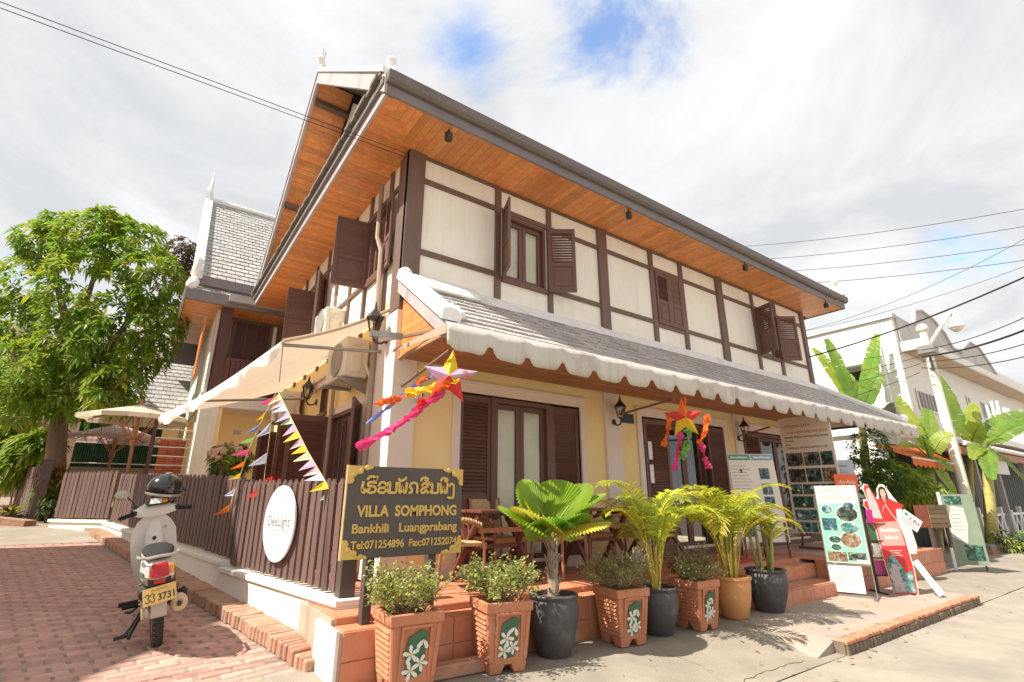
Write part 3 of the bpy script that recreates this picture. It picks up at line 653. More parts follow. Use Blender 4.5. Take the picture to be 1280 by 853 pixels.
# skirt along the gable foot, its weathered tile ends
part('skirt', MB().loft([[(EX - .05, EY + .1, 5.93), (EX - .05, EY + .1, 5.99), (WX + .02, EY + .75, 6.36), (WX + .02, EY + .75, 6.28)], [(EX - .05, EYB - .02, 5.93), (EX - .05, EYB - .02, 5.99), (WX + .02, EYB - .7, 6.36), (WX + .02, EYB - .7, 6.28)]]), m_joint, roof)
te = MB(); y = EY + .12
while y < EYB - .1:
    h = random.uniform(.03, .055); te.box(EX - .09 - random.uniform(0, .02), EX + .2, y, y + .185, 5.955, 5.965 + h); te.box(EX - .05, EX + .3, y + .02, y + .19, 6.03, 6.05 + h); y += .19
part('tile', te, m_tile_dk, roof, kind='stuff', fix=False)
# bargeboards of the gable overhang, a white cement verge on top
def along(y0, z0, y1, z1, x0, x1, t0, t1, name, mt, lab=None):
    part(name, MB().ext([(x0, y0, z0 + t0), (x0, y1, z1 + t0), (x0, y1, z1 + t1), (x0, y0, z0 + t1)], (x1 - x0, 0, 0)), mt, roof)
along(EY, 5.96, RIDGE_Y, RIDGE_Z, EX - .03, EX + .03, -.26, .02, 'bargeboard', m_fascia_l)
along(RIDGE_Y, RIDGE_Z, EYB, 5.96, EX - .03, EX + .03, -.20, .02, 'bargeboard', m_fascia_l)
along(EY + .05, 6.0, RIDGE_Y, RIDGE_Z, EX - .06, EX + .22, .022, .11, 'verge', m_cement)
along(RIDGE_Y, RIDGE_Z, EYB, 5.96, EX - .05, EX + .16, .022, .07, 'verge', m_fascia_l)
along(EY + .05, 6.0, RIDGE_Y, RIDGE_Z, EXR - .2, EXR + .05, .022, .14, 'verge', m_cement)
# carved finials
def finial(p, s, flip=1):
    x, y, z = p; mb = MB()
    mb.ext([(x, y + a * s * flip, z + b * s) for a, b in ((-.30, -.05), (.34, .02), (.24, .16), (.10, .20), (.12, .34), (.05, .50), (-.06, .50), (-.12, .40), (-.03, .34), (-.10, .20), (-.24, .14))], (.1 * s, 0, 0))
    mb.ball((x + .05 * s, y - .02 * s * flip, z + .44 * s), .11 * s, n=8, k=6)
    return mb
part('finial', finial((EX + .04, EY + .15, 6.06), .6, 1), m_cement, roof, bevel=.02)
part('finial', finial((EXR - .12, EY + .12, 6.05), .8, 1).ball((EXR - .3, EY + .2, 6.12), .12), m_cement, roof, bevel=.02)
fb = MB().tube([(EX + .05, RIDGE_Y, RIDGE_Z), (EX + .02, RIDGE_Y - .02, RIDGE_Z + .18), (EX - .03, RIDGE_Y - .08, RIDGE_Z + .30), (EX - .0, RIDGE_Y - .02, RIDGE_Z + .42), (EX - .02, RIDGE_Y - .1, RIDGE_Z + .56)], [.09, .07, .06, .035, .008], 7)
fb.ext([(EX, RIDGE_Y - .03, RIDGE_Z + .30), (EX, RIDGE_Y + .22, RIDGE_Z + .22), (EX, RIDGE_Y, RIDGE_Z + .22)], (.03, 0, 0)); fb.ext([(EX, RIDGE_Y - .08, RIDGE_Z + .32), (EX, RIDGE_Y - .22, RIDGE_Z + .36), (EX, RIDGE_Y - .08, RIDGE_Z + .27)], (.03, 0, 0))
part('finial', fb, m_cement, roof)
# ---- soffits of varnished planks
sof = part('soffit', MB().box(EX + .035, EXR - .035, EY + .035, WY + .1, SOF + .015, SOF + .05).box(EX + .035, WX + .1, WY + .101, EYB - .02, SOF + .015, SOF + .05), m_reveal, villa)
def plank_at(parent, p, l, wd, rot, th=.012):
    put('plank', _plank, parent, V(p) - root_off(parent), rot, (l, wd, th / .012))
_plank = MB().box(-.5, .5, -.5, .5, -.006, .006).mesh('plank', m_plank)
x = EX + .1 + .05
while x < EXR - .06:
    y1 = WY + .06; y0 = EY + .034
    if x < WX: y1 = y0 + (x - EX) * (WY - EY) / (WX - EX)
    if y1 - y0 > .03: plank_at(sof, (x, (y0 + y1) / 2, SOF + .006 + jit() * .0012), y1 - y0, .095, (0, 0, R(90)))
    x += .0985
y = EY + .1
while y < EYB - .06:
    x0, x1 = EX + .034, WX + .06
    if y < WY: x1 = x0 + (y - EY) * (WX - EX) / (WY - EY)
    if x1 - x0 > .03: plank_at(sof, ((x0 + x1) / 2, y, SOF + .006 + jit() * .0012), x1 - x0, .095, (0, 0, 0))
    y += .0985
part('cornice', MB().box(2.4, RX, WY - .03, WY + .02, SOF - .045, SOF - .001), m_timber, sof)
vs = part('verge_soffit', MB().ext([(EX + .05, RIDGE_Y, RIDGE_Z - .14), (EX + .05, EYB, 5.82), (EX + .05, EYB, 5.84), (EX + .05, RIDGE_Y, RIDGE_Z - .12)], (WX - EX + .3, 0, 0)), m_reveal, villa)
n = 52
for i in range(n):
    t = (i + .5) / n; yy = RIDGE_Y + (EYB - RIDGE_Y) * t; zz = RIDGE_Z - .152 + (5.82 - RIDGE_Z + .14) * t
    plank_at(vs, (EX + .36, yy, zz + jit() * .001), .66, .1, (-ang_, 0, 0))
for t in (.07, .5):
    yy = RIDGE_Y + (EYB - RIDGE_Y) * t; zz = RIDGE_Z - .2 + (5.82 - RIDGE_Z + .14) * t
    part('purlin', MB().box(EX + .05, WX + .1, yy - .06, yy + .06, zz - .07, zz + .03), m_timber, vs)
for k, (px_, py_) in enumerate(((561, 166), (786, 265), (931, 331), (1032, 379))):
    p = onz(px_, py_, SOF - .05)
    sp = thing('floodlight', ('small black floodlight under the eaves nearest the left gable corner', 'small black floodlight under the eaves between the left window and the closed shutters', 'small black floodlight under the eaves above the right hand window bay', 'small black floodlight under the eaves at the far right end of the roof')[k], 'lamp', (p.x, p.y, SOF), 0, 'floodlights under the eaves')
    part('bracket', MB().tube([(0, 0, 0), (0, 0, -.06)], .012, 6), m_black, sp, world=False); part('lamp_head', MB().lathe([(.03, 0), (.05, -.02), (.05, -.11), (.038, -.12)], 10, Matrix.Translation((0, 0, -.05))), m_black, sp, world=False, smooth=True)
# ---- pent roof over the ground floor
PY0, PZ0, PY1, PZ1 = WY, 3.80, 4.16, 2.91
pent = part('pent_roof', MB().ext([(2.2, PY0, PZ0 - .02), (2.2, PY1, PZ1 - .02), (2.2, PY1, PZ1 - .06), (2.2, PY0, PZ0 - .07)], (10.52, 0, 0)).add([(12.72, PY0, PZ0), (13.86, PY1, PZ1), (13.86, 12, PZ1), (12.72, 12, PZ0), (12.72, PY1, PZ1 - .01)], [(0, 1, 2, 3), (0, 4, 1)]), m_joint, villa)
pa = math.atan2(PZ0 - PZ1, PY0 - PY1); pl = (PY0 - PY1) / math.cos(pa); ROWS = 8; rp = pl / ROWS; TW = .2
tmesh = MB().add([(-TW / 2 + .007, 0, .030), (TW / 2 - .007, 0, .030), (TW / 2 - .007, rp + .02, .004), (-TW / 2 + .007, rp + .02, .004), (-TW / 2 + .004, 0, 0), (TW / 2 - .004, 0, 0), (-TW / 2 + .004, rp + .02, -.01), (TW / 2 - .004, rp + .02, -.01)],
    [(0, 1, 2, 3), (4, 5, 1, 0), (4, 0, 3, 6), (5, 7, 2, 1)]).mesh('tile', m_tile, fix=False)
far = MB(); cnt = 0; po = root_off(pent)
for i in range(53):
    for j in range(ROWS):
        x = 2.40 + i * TW + (TW / 2 if j % 2 else 0) * 0; yy = PY1 + j * rp * math.cos(pa) - .02; zz = PZ1 + j * rp * math.sin(pa) - .01
        if cnt < 300: put('tile', tmesh, pent, V((x, yy, zz)) - po + V((jit() * .003, 0, jit() * .002)), (pa + jit() * .008, jit() * .012, jit() * .012)); cnt += 1
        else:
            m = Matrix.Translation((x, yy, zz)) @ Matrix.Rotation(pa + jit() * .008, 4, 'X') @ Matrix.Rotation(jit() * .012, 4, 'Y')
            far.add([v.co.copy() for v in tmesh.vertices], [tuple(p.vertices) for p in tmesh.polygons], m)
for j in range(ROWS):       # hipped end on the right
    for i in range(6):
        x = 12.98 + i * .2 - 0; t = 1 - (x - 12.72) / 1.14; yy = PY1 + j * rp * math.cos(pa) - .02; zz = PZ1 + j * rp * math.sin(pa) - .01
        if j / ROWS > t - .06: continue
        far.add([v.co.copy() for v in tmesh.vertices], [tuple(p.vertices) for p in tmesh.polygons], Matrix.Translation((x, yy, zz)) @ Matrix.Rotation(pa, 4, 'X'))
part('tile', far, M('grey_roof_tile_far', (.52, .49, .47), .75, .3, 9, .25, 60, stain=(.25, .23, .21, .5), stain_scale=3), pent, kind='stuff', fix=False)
part('hip_ridge', MB().tube([(12.7, PY0 - .02, PZ0 + .05), (13.9, PY1 - .02, PZ1 + .06)], .075, 8).ball((13.9, PY1 - .02, PZ1 + .1), .1), m_cement, pent, smooth=True)
part('flashing', MB().ext([(3.2, WY - .16, 3.72), (3.2, WY - .035, 3.90), (3.2, WY - .001, 3.90), (3.2, WY - .001, 3.68)], (9.5, 0, 0)), m_cement, pent)
part('flashing', MB().ext([(2.3, WY - .26, 3.70), (2.3, WY - .22, 3.80), (2.3, WY - .06, 3.93), (2.3, WY - .001, 3.93), (2.3, WY - .001, 3.68)], (.93, 0, 0)), m_cement, pent, bevel=.015)
vp = [(PY0 - .01, PZ0 + .10), (PY1 + .02, PZ1 + .10)]
vb = MB().loft([[(2.2 + a, y + n_ * .0, z + b) for a, b in ((-.06, -.06), (.13, -.06), (.15, .02), (.11, .07), (.03, .09), (-.04, .07))] for y, z in ((vp[0][0], vp[0][1] + .02), vp[1])]) if False else None
vb = MB().loft([[(2.2 + a, y, z + b) for a, b in ((-.07, -.05), (.14, -.05), (.17, .02), (.12, .075), (.03, .095), (-.05, .07))] for y, z in ((PY0 - .02, PZ0 + .08), (PY1, PZ1 + .08))])
vb.ball((2.23, PY0 - .04, PZ0 + .09), .095); vb.ball((2.42, PY1 + .22, PZ1 + .24), .055, n=8, k=6).ball((2.41, PY1 + .12, PZ1 + .16), .06, n=8, k=6).ball((2.40, PY1 + .30, PZ1 + .31), .045, n=8, k=6)
part('verge', vb, m_cement, pent, smooth=50)
part('side_board', MB().ext([(2.165, PY0, PZ0 - .14), (2.165, PY1, PZ1 - .16), (2.165, PY1, PZ1 + .02), (2.165, PY0, PZ0 + .04)], (.03, 0, 0)), m_fascia_l, pent)
ps = part('pent_soffit', MB().box(2.24, 12.7, 4.24, WY - .046, 2.835, 2.85), m_reveal, villa)
_plk = MB().box(-.5, .5, -.5, .5, -.006, .006).mesh('plank', m_plank_dk)
for j in range(11):
    yy = 4.30 + j * .1; x = 2.22; off_ = (j % 3) * 1.3
    while x < 12.65:
        x2 = min(12.7, x + 3.9 - (off_ if x < 2.3 else 0)); put('plank', _plk, ps, V(((x + x2) / 2, yy, 2.827 + jit() * .001)) - po * 0 - root_off(ps), (0, 0, 0), (x2 - x - .003, .096, 1)); x = x2
pf = part('pent_side', MB().ext([(2.235, WY - .06, 2.84), (2.235, 4.25, 2.84), (2.235, WY - .06, 3.68)], (.02, 0, 0)), m_reveal, villa)
for j in range(9):
    z = 2.84 + .045 + j * .092; t = (z - 2.84) / .84; y1 = WY - .06; y0 = 4.25 + (y1 - 4.25) * min(1, t + .06)
    if y1 - y0 > .05: put('plank', _plank, pf, V((2.228, (y0 + y1) / 2, z)) - root_off(pf), (0, R(90), R(90)) if False else (R(90), 0, R(90)), (y1 - y0, .088, 1))
part('fascia', MB().box(2.2, 12.75, 4.215, 4.238, 2.80, 2.90).box(2.2, 2.24, 4.24, WY - .06, 2.80, 2.836), M('natural_wood_edge', (.42, .26, .15), .6, .2, 6), pent)
# ---- the scalloped awning along the front
aw = thing('front_awning', 'long grey white awning with a scalloped valance along the front of the villa', 'awning', (2.1, 4.1, 2.6))
AX0, AX1, AYV = 2.12, 14.5, 4.02
top = 2.855
prof = []; x = AX0; k = 0; zb = 2.575
pts = [(AX0, top)]
lob = .484
def wob(x): return .012 * math.sin(x * 2.1) + .01 * mnoise.noise((x * 3, 0, 0))
cols = []      # columns (x, z of the lower edge)
nl = int((AX1 - AX0) / lob)
for i in range(nl):
    x0 = AX0 + i * lob
    jl = jit() * .03; jz = jit() * .012
    for t, d in ((.0, .105), (.06, .095), (.1, .05), (.16, .012), (.25, 0), (.4, 0), (.55, 0), (.7, 0), (.8, .008), (.88, .04), (.93, .085)):
        if i == 0 and t < .2: d = d * .5
        cols.append((x0 + (t + jl * math.sin(math.pi * t)) * lob, zb + jz * math.sin(math.pi * t) + d * (1 + jl * 6) + .006 * math.sin(i * 2.3 + t * 3)))
vs_ = []; fs_ = []
for j, (x, z) in enumerate(cols):
    for q in range(4):
        zz = top + (z - top) * q / 3; vs_.append((x, AYV + wob(x) * (q / 3) * 1.6 + .008 * math.sin(x * 13 / 1.0) * q / 3, zz - .03 * (x > 11) * 0))
for j in range(len(cols) - 1):
    for q in range(3): fs_.append((4 * j + q, 4 * j + 4 + q, 4 * j + 5 + q, 4 * j + 1 + q))
va = part('valance', MB().add(vs_, fs_), m_canvas, aw, fix=False, smooth=True)
so_ = va.modifiers.new('thick', 'SOLIDIFY'); so_.thickness = .006
part('hem', MB().tube([(AX0 + i * .5, AYV + .01 + wob(AX0 + i * .5) * .1, top + .004 + .004 * jit()) for i in range(25)], .014, 6), m_canvas_w, aw)  # white colour puts the sunlit brightness into the valance's top edge
part('canopy', MB().add([(AX0, AYV + .01, top), (12.9, AYV + .01, top), (12.9, 4.3, 2.97 - .09), (AX0 + .1, 4.3, 2.97 - .09), (14.45, AYV + .01, top), (14.4, 4.6, 2.98), (13.0, 5.3, 3.0)], [(0, 1, 2, 3), (1, 4, 5, 6, 2)]), m_canvas_b, aw, fix=False)
part('end_flap', MB().ext([(AX0 + .0, AYV + .01, top - .005), (AX0 + .0, AYV + .01, top - .10), (2.12, 5.33, 2.87), (2.12, 5.30, 2.9)], (.006, 0, 0)), m_canvas_b, aw)
rodm = M('brown_rod', (.22, .13, .09), .5, .2)
for a, b in (((502, 483), (562, 438)), ((776, 518), (842, 499)), ((925, 545), (962, 534))):
    p = ony(*a, 5.36); q = ony(*b, 4.1)
    part('arm', MB().tube([p, q], .016, 8), rodm, aw)
part('arm', MB().box(1.0, 2.05, 4.36, 4.44, 2.78, 2.84) if False else MB().beam((2.02, 5.34, 3.0), (2.28, 4.05, 2.86), .03, .03), rodm, aw)
p, q = ony(463, 417, 4.9), ony(503, 421, 4.9)
part('roller', MB().beam(p, q, .05, .06), m_metal, aw)
# ---- the cream side awning
sa_ = thing('side_awning', 'large cream canvas awning over the side yard, hanging from the left wall', 'awning', (WX, 5.75, 3.5))
c00, c01 = V((WX - .01, 5.72, 3.52)), V((1.03, 5.75, 2.90)); c10 = V((WX - .01, 11.6, 3.5)); c11 = ony(202, 519, 11.3)
vs_ = []; fs_ = []; nu, nv = 8, 16
def awp(u, v):
    a = c00.lerp(c01, u); b = c10.lerp(c11, u); p = a.lerp(b, v); p.z -= .10 * math.sin(math.pi * v) * (.3 + .7 * u) + .05 * math.sin(math.pi * u); return p
for j in range(nv + 1):
    for i in range(nu + 1): vs_.append(awp(i / nu, j / nv))
for j in range(nv):
    for i in range(nu): q = j * (nu + 1) + i; fs_.append((q, q + 1, q + nu + 2, q + nu + 1))
part('canopy', MB().add(vs_, fs_), m_canvas_b, sa_, fix=False, smooth=True)
vs_ = []; n = 34
for j in range(n + 1):
    v = j / n; p = awp(1, v); d = .10 + .07 * v + .05 * math.sin(v * 9) * math.sin(v * 31) + .03 * abs(math.sin(v * 23))
    vs_ += [p + V((-.005, 0, .02)), p + V((-.03 - .02 * math.sin(v * 40), 0, -d * .5)), p + V((-.02 + .03 * math.sin(v * 33), 0, -d))]
part('valance', MB().add(vs_, [q for j in range(n) for q in ((3 * j, 3 * j + 3, 3 * j + 4, 3 * j + 1), (3 * j + 1, 3 * j + 4, 3 * j + 5, 3 * j + 2))]), m_canvas_w, sa_, fix=False, smooth=True)
part('arm', MB().tube([(WX, 5.8, 3.0), c01 + V((0, .04, -.02))], .02, 8), m_metal, sa_)
part('arm', MB().tube([(WX, 9.3, 2.97), awp(1, .62) + V((.1, 0, .02))], .02, 8), m_metal, sa_)
part('rope', MB().tube([c01, ony(349, 478, 5.78)], .006, 5), m_twig, sa_)
part('front_bar', MB().tube([awp(i / 6, 0) + V((0, 0, .015)) for i in range(7)], .022, 8), m_canvas_b, sa_)
# ---- lanterns
def lantern(p, d, label, mt=m_black, s=1.0):
    """p on the wall, d the outward direction"""
    d = V(d); t = thing('wall_lantern', label, 'lantern', p, math.atan2(d.y, d.x), 'carriage lanterns on the villa walls')
    part('bracket', MB().lathe([(.035, 0), (.045, .01), (.03, .02)], 10, Matrix.Rotation(R(90), 4, 'Y')).tube([(0, 0, 0), (.06, 0, -.05), (.12, 0, -.05), (.15, 0, -.01), (.15, 0, .03)], .012, 6), mt, t, world=False)
    T = Matrix.Translation((.15, 0, .03))
    part('cage', MB().lathe([(.02, 0), (.045, .015), (.045, .02)], 6, T).add([], []).tube([(.15 + .045, 0, .05), (.15 + .08, 0, .21)], .006, 4).tube([(.15 - .045, 0, .05), (.15 - .08, 0, .21)], .006, 4).tube([(.15 + .022, .04, .05), (.15 + .04, .07, .21)], .006, 4).tube([(.15 - .022, .04, .05), (.15 - .04, .07, .21)], .006, 4).tube([(.15 + .022, -.04, .05), (.15 + .04, -.07, .21)], .006, 4).tube([(.15 - .022, -.04, .05), (.15 - .04, -.07, .21)], .006, 4), mt, t, world=False)
    part('lamp_glass', MB().lathe([(.04, .02), (.074, .18)], 6, T, cap=False), m_lampglass, t, world=False)
    part('cap', MB().lathe([(.095, .18), (.085, .20), (.045, .25), (.018, .29), (.012, .33), (.003, .37)], 8, T), mt, t, world=False)
    t.scale = (s, s, s)
    return t
lantern((5.75, WY - .045, 2.38), (0, -1, 0), 'black carriage lantern on the pilaster between the curtained door and the dark doorway')
lantern((9.12, WY - .045, 2.36), (0, -1, 0), 'black carriage lantern on the pilaster beside the tall poster')
lantern((WX - .06, 5.62, 3.10), (-1, 0, 0), 'black carriage lantern high on the left corner pilaster under the awning bar', s=1.15)
lantern((WX, 8.75, 2.82), (-1, 0, 0), 'black carriage lantern on the left wall below the cream awning', s=1.1)
lantern((2.45, WY - .06, 2.30), (0, -1, 0), 'small white lantern on the corner pilaster behind the pink star', M('white_lamp_paint', (.7, .68, .65), .4), .75)
# ---- air conditioners
m_acg = M('ac_grille_grey', (.30, .28, .25), .6, .1)
def aircon(x, y, z, label, l=.8, h=.53, d=.31):
    t = thing('air_conditioner', label, 'air conditioner', (x, y, z), 0, 'outdoor air conditioner units on the left wall')
    part('casing', MB().box(-d, 0, 0, l, 0, h), m_ac, t, world=False, bevel=.015)
    part('grille', MB().lathe([(.02, .006), (.2, .006), (.215, .016), (.23, 0)], 20, Matrix.Translation((-d - .002, l * .42, h / 2)) @ Matrix.Rotation(R(-90), 4, 'Y')), m_acg, t, world=False)
    part('end_panel', MB().box(-d * .75, -d * .3, -.012, .003, .06, h * .6).box(-d * .7, -d * .35, -.014, .002, h * .78, h * .88), m_ac, t, world=False, bevel=.006)
    part('bracket', MB().box(-d - .05, .08, .06, .10, -.05, -.002).box(-d - .05, .08, l - .1, l - .06, -.05, -.002).add([], []).ext([(-d, .065, -.05), (.07, .065, -.05), (.07, .065, -.22)], (0, .02, 0)), m_metal, t, world=False)
    part('pipe', MB().tube([(-.05, -.01, .2), (-.03, -.06, .1), (.02, -.08, -.02), (.06, -.07, -.25), (.06, .05, -.4)], .022, 7), m_ac, t, world=False, smooth=True)
    return t
aircon(2.19, 6.3, 2.76, 'dusty air conditioner unit nearest the corner, under the cream awning')
aircon(2.13, 9.5, 2.62, 'dusty air conditioner unit farther along the wall beside the bunting', .75, .5)
aircon(2.19, 7.5, 3.66, 'white air conditioner unit on the upper wall above the awning canvas', .6, .42)
# ================================================================== REAR WING
m_sun_tint = M('sun_tinted_shutter', (.55, .20, .06), .5, .25, 5, .1, 40, stretch=(3, 3, 3))  # shutter board colour, with the orange of direct sun put into it
an = thing('rear_wing', 'two storey rear wing with a steep grey tiled gable roof and dark red boarded balcony', 'house', (.86, 13.8, .5))
AYW = 13.8
part('wall', MB().box(.9, 7, AYW, 20, .4, 3.4), m_yellow, an)
part('upper_wall', MB().box(.92, 7, AYW + .02, 20, 3.41, 6.2), m_yellow, an)
part('column', MB().box(.84, 1.2, 13.0, 13.4, .4, 3.25), m_white, an); part('column_side', MB().box(1.203, 1.28, 13.05, 13.4, .4, 3.25), m_yellow, an)
part('beam', MB().box(.8, 7, 13.0, 13.79, 3.25, 3.55), m_white, an)
dk = M('dark_red_board', (.10, .032, .03), .5, .2, 8, .1, 50, rnd=.12)
for i in range(9): part('panel', MB().box(1.35 + i * .24, 1.35 + i * .24 + .225, AYW - .03, AYW + .019, 3.55, 5.55), dk, an)
part('panel', MB().box(2.15, 2.28, AYW - .05, AYW - .031, 3.55, 5.9), m_cream, an)
for x in (.93, 1.25, 2.10, 2.30, 3.6): part('timber', MB().box(x, x + .09, AYW - .06, AYW - .001, 3.55, 6.0), m_timber, an)
part('timber', MB().box(1.02, 3.6, AYW - .055, AYW - .032, 5.56, 5.64), m_timber, an)
part('post', MB().box(.94, 1.16, 13.02, 13.24, 3.55, 5.75), dk, an, bevel=.01)
bal = part('balustrade', MB().box(1.16, 3.5, 13.06, 13.11, 4.35, 4.42).box(1.16, 3.5, 13.06, 13.11, 3.6, 3.66), dk, an)
bslat = MB().box(-.045, .045, -.012, .012, 0, .69).mesh('slat', dk)
for i in range(21): put('slat', bslat, bal, V((1.23 + i * .105, 13.085, 3.66)) - root_off(bal))
part('shutter', MB().box(.60, .64, 12.98, 13.5, 3.9, 5.3), m_sun_tint, an, bevel=.008)
part('side_wall', MB().box(.86, .92, 13.3, 20, 3.41, 5.8), m_cream, an)
# roofs
def slope_tiles(parent, x0, x1, ya, za, yb, zb, tw=.2, rh=.2, limit=300, mat=None):
    a = math.atan2(zb - za, yb - ya); l = math.hypot(zb - za, yb - ya); rows = int(l / rh); rp = l / rows; n = int((x1 - x0) / tw); m = mat or m_tile
    tmsh = MB().add([(-tw / 2 + .005, 0, .026), (tw / 2 - .005, 0, .026), (tw / 2 - .005, rp + .02, .004), (-tw / 2 + .005, rp + .02, .004), (-tw / 2 + .005, 0, 0), (tw / 2 - .005, 0, 0)], [(0, 1, 2, 3), (4, 5, 1, 0)]).mesh('tile', m, fix=False)
    o0 = root_off(parent); c = 0; rest = MB()
    for i in range(n):
        for j in range(rows):
            p = V((x0 + (i + .5 + (.5 if j % 2 else 0)) * tw, ya + j * rp * math.cos(a), za + j * rp * math.sin(a) + .01)); 
            if c < limit: put('tile', tmsh, parent, p - o0, (a + jit() * .02, jit() * .02, jit() * .02)); c += 1
            else: rest.add([v.co.copy() for v in tmsh.vertices], [tuple(q.vertices) for q in tmsh.polygons], Matrix.Translation(p) @ Matrix.Rotation(a + jit() * .02, 4, 'X'))
    if rest.v: part('tile', rest, m, parent, kind='stuff', fix=False)
m_und = M('tile_gap_grey', (.16, .15, .145), .9, .2)
YE, ZE, YR, ZR = 13.3, 6.34, 16.8, 10.2
ar = part('roof', MB().ext([(.3, YE, ZE), (.3, YR, ZR), (.3, 20.3, 6.3), (.3, 20.3, 6.2), (.3, YR, ZR - .1), (.3, YE, ZE - .1)], (7, 0, 0)), m_und, an)
m_tile_w = M('pale_roof_tile', (.40, .385, .37), .75, .14, 9, .25, 60, rnd=.12)
slope_tiles(ar, .3, 2.5, YE - .04, ZE, YR, ZR, mat=m_tile_w, tw=.2, rh=.21)
part('fascia', MB().box(.24, 7, YE - .1, YE - .05, ZE - .22, ZE + .0), m_fascia, ar)
part('verge', MB().ext([(.18, YE - .15, ZE - .12), (.18, YR, ZR - .05), (.18, YR, ZR + .16), (.18, YE - .15, ZE + .12)], (.22, 0, 0)), m_cement, ar, bevel=.02)
part('ridge', MB().tube([(.2, YR, ZR + .08), (7, YR, ZR + .08)], .1, 8), m_cement, ar)
part('finial', MB().tube([(.28, YR, ZR), (.26, YR - .1, ZR + .3), (.28, YR - .05, ZR + .6), (.28, YR - .02, ZR + 1.1)], [.14, .1, .06, .01], 6), m_cement, ar)
part('finial', MB().tube([(.28, YE - .05, ZE), (.28, YE - .2, ZE + .1), (.28, YE - .25, ZE + .35)], [.13, .12, .05], 6).ball((.28, YE - .2, ZE + .3), .1), m_cement, ar)
sk = part('skirt', MB().ext([(.2, 12.95, 5.86), (.2, 13.6, 6.2), (.2, 13.6, 6.1), (.2, 12.95, 5.76)], (6.8, 0, 0)), m_joint, an)
slope_tiles(sk, .22, 2.4, 12.93, 5.86, 13.35, 6.1, mat=m_tile_w, rh=.2)
part('fascia', MB().box(.14, 7, 12.86, 12.93, 5.60, 5.84), m_fascia, sk); part('gutter', MB().box(1.0, 7, 12.74, 12.855, 5.70, 5.88), m_fascia_l, sk)
part('bargeboard', MB().box(.10, .138, 12.9, 20, 5.56, 5.9), m_fascia_l, sk)
part('finial', MB().ball((.22, 12.98, 5.98), .12, (1, 1, 1.2)).ball((.25, 13.12, 6.1), .12, (1, 1, 1.3)), m_cement, sk, smooth=True)
so2 = part('soffit', MB().box(.15, .92, 12.94, 20, 5.63, 5.66).box(.921, 7, 12.94, 13.79, 5.63, 5.66), m_reveal, an)
for i in range(40): put('plank', _plank, so2, V((.53, 12.99 + i * .1, 5.62)) - root_off(so2), (0, 0, 0), (.75, .096, 1))
for i in range(25): put('plank', _plank, so2, V((.97 + i * .1, 13.36, 5.62)) - root_off(so2), (0, 0, R(90)), (.84, .096, 1))
# ground floor door
part('door_frame', trim(MB(), 1.42, 1.98, 2.35, wd=.09, z0=.6, y=AYW), m_trimw, an, fix=False)
part('door', MB().box(1.42, 1.98, AYW - .02, AYW + .0, .6, 2.35).box(1.5, 1.66, AYW - .035, AYW - .019, .75, 2.2).box(1.74, 1.9, AYW - .035, AYW - .019, .75, 2.2), dk, an, fix=False)
part('vent', MB().box(1.66, 1.82, AYW - .012, AYW + .01, 2.75, 2.85), m_metal, an)
# lean-to roof left of the wing
lt = thing('lean_to', 'low grey tiled lean-to roof left of the rear wing behind the umbrellas', 'outbuilding', (-.4, 17, .6))
LY0, LY1 = 18.6, 22.6
e0, e1 = ony(232, 518, LY0), ony(236, 415, LY1)
lr = part('roof', MB().ext([(-2.0, LY0, e0.z), (-2.0, LY1, e1.z), (-2.0, LY1, e1.z - .1), (-2.0, LY0, e0.z - .1)], (3.2, 0, 0)), m_und, lt)
slope_tiles(lr, -1.95, 1.1, LY0 - .02, e0.z, LY1, e1.z, tw=.2, rh=.22, mat=m_tile_w)
for x in (1.0,): part('post', MB().box(x, x + .12, LY0 + .1, LY0 + .22, .6, e0.z - .02), m_post, lt)
part('wall', MB().box(-1.6, .9, LY1 - .1, LY1, .5, e1.z - .2), m_yellow, lt)
# brick pier behind a white bar grille
bp0 = ony(190, 600, 14.4); bp1 = ony(224, 600, 14.4)
bpz = thing('brick_pier', 'red brick pier behind the white barred grille beside the rear wing', 'pier', (bp0.x, 14.4, .6))
m_rb = M('pier_brick', (.50, .13, .06), .8, .2, 8, .3, 60, rnd=.2)
pb = part('core', MB().box(bp0.x + .01, bp1.x - .01, 14.42, 14.6, .5, 2.6), m_grout, bpz)
bb = MB().box(-.09, .09, -.03, .03, -.028, .028).mesh('brick', m_rb, bevel=.004)
wp = bp1.x - bp0.x
for j in range(32):
    for i in range(3): put('brick', bb, bpz, V((bp0.x + wp * (i + .5) / 3, 14.41, .58 + j * .064)) - V(bpz.location), (0, 0, 0), (wp / 3 / .19, 1, 1))
gr = thing('bar_grille', 'white barred grille in front of the red brick pier', 'grille', (bp0.x - .2, 14.1, .6))
g0, g1 = ony(181, 600, 14.1), ony(231, 600, 14.1)
for k in range(11): part('bar', MB().tube([(g0.x, 14.1, .8 + k * .2), (g1.x, 14.1, .8 + k * .2)], .012, 5), m_cement, gr)
part('upright', MB().box(g0.x - .05, g0.x + .03, 14.08, 14.12, .5, 3.0), dk, gr); part('upright', MB().box(g1.x - .02, g1.x + .05, 14.08, 14.12, .5, 3.0), m_cream, gr)
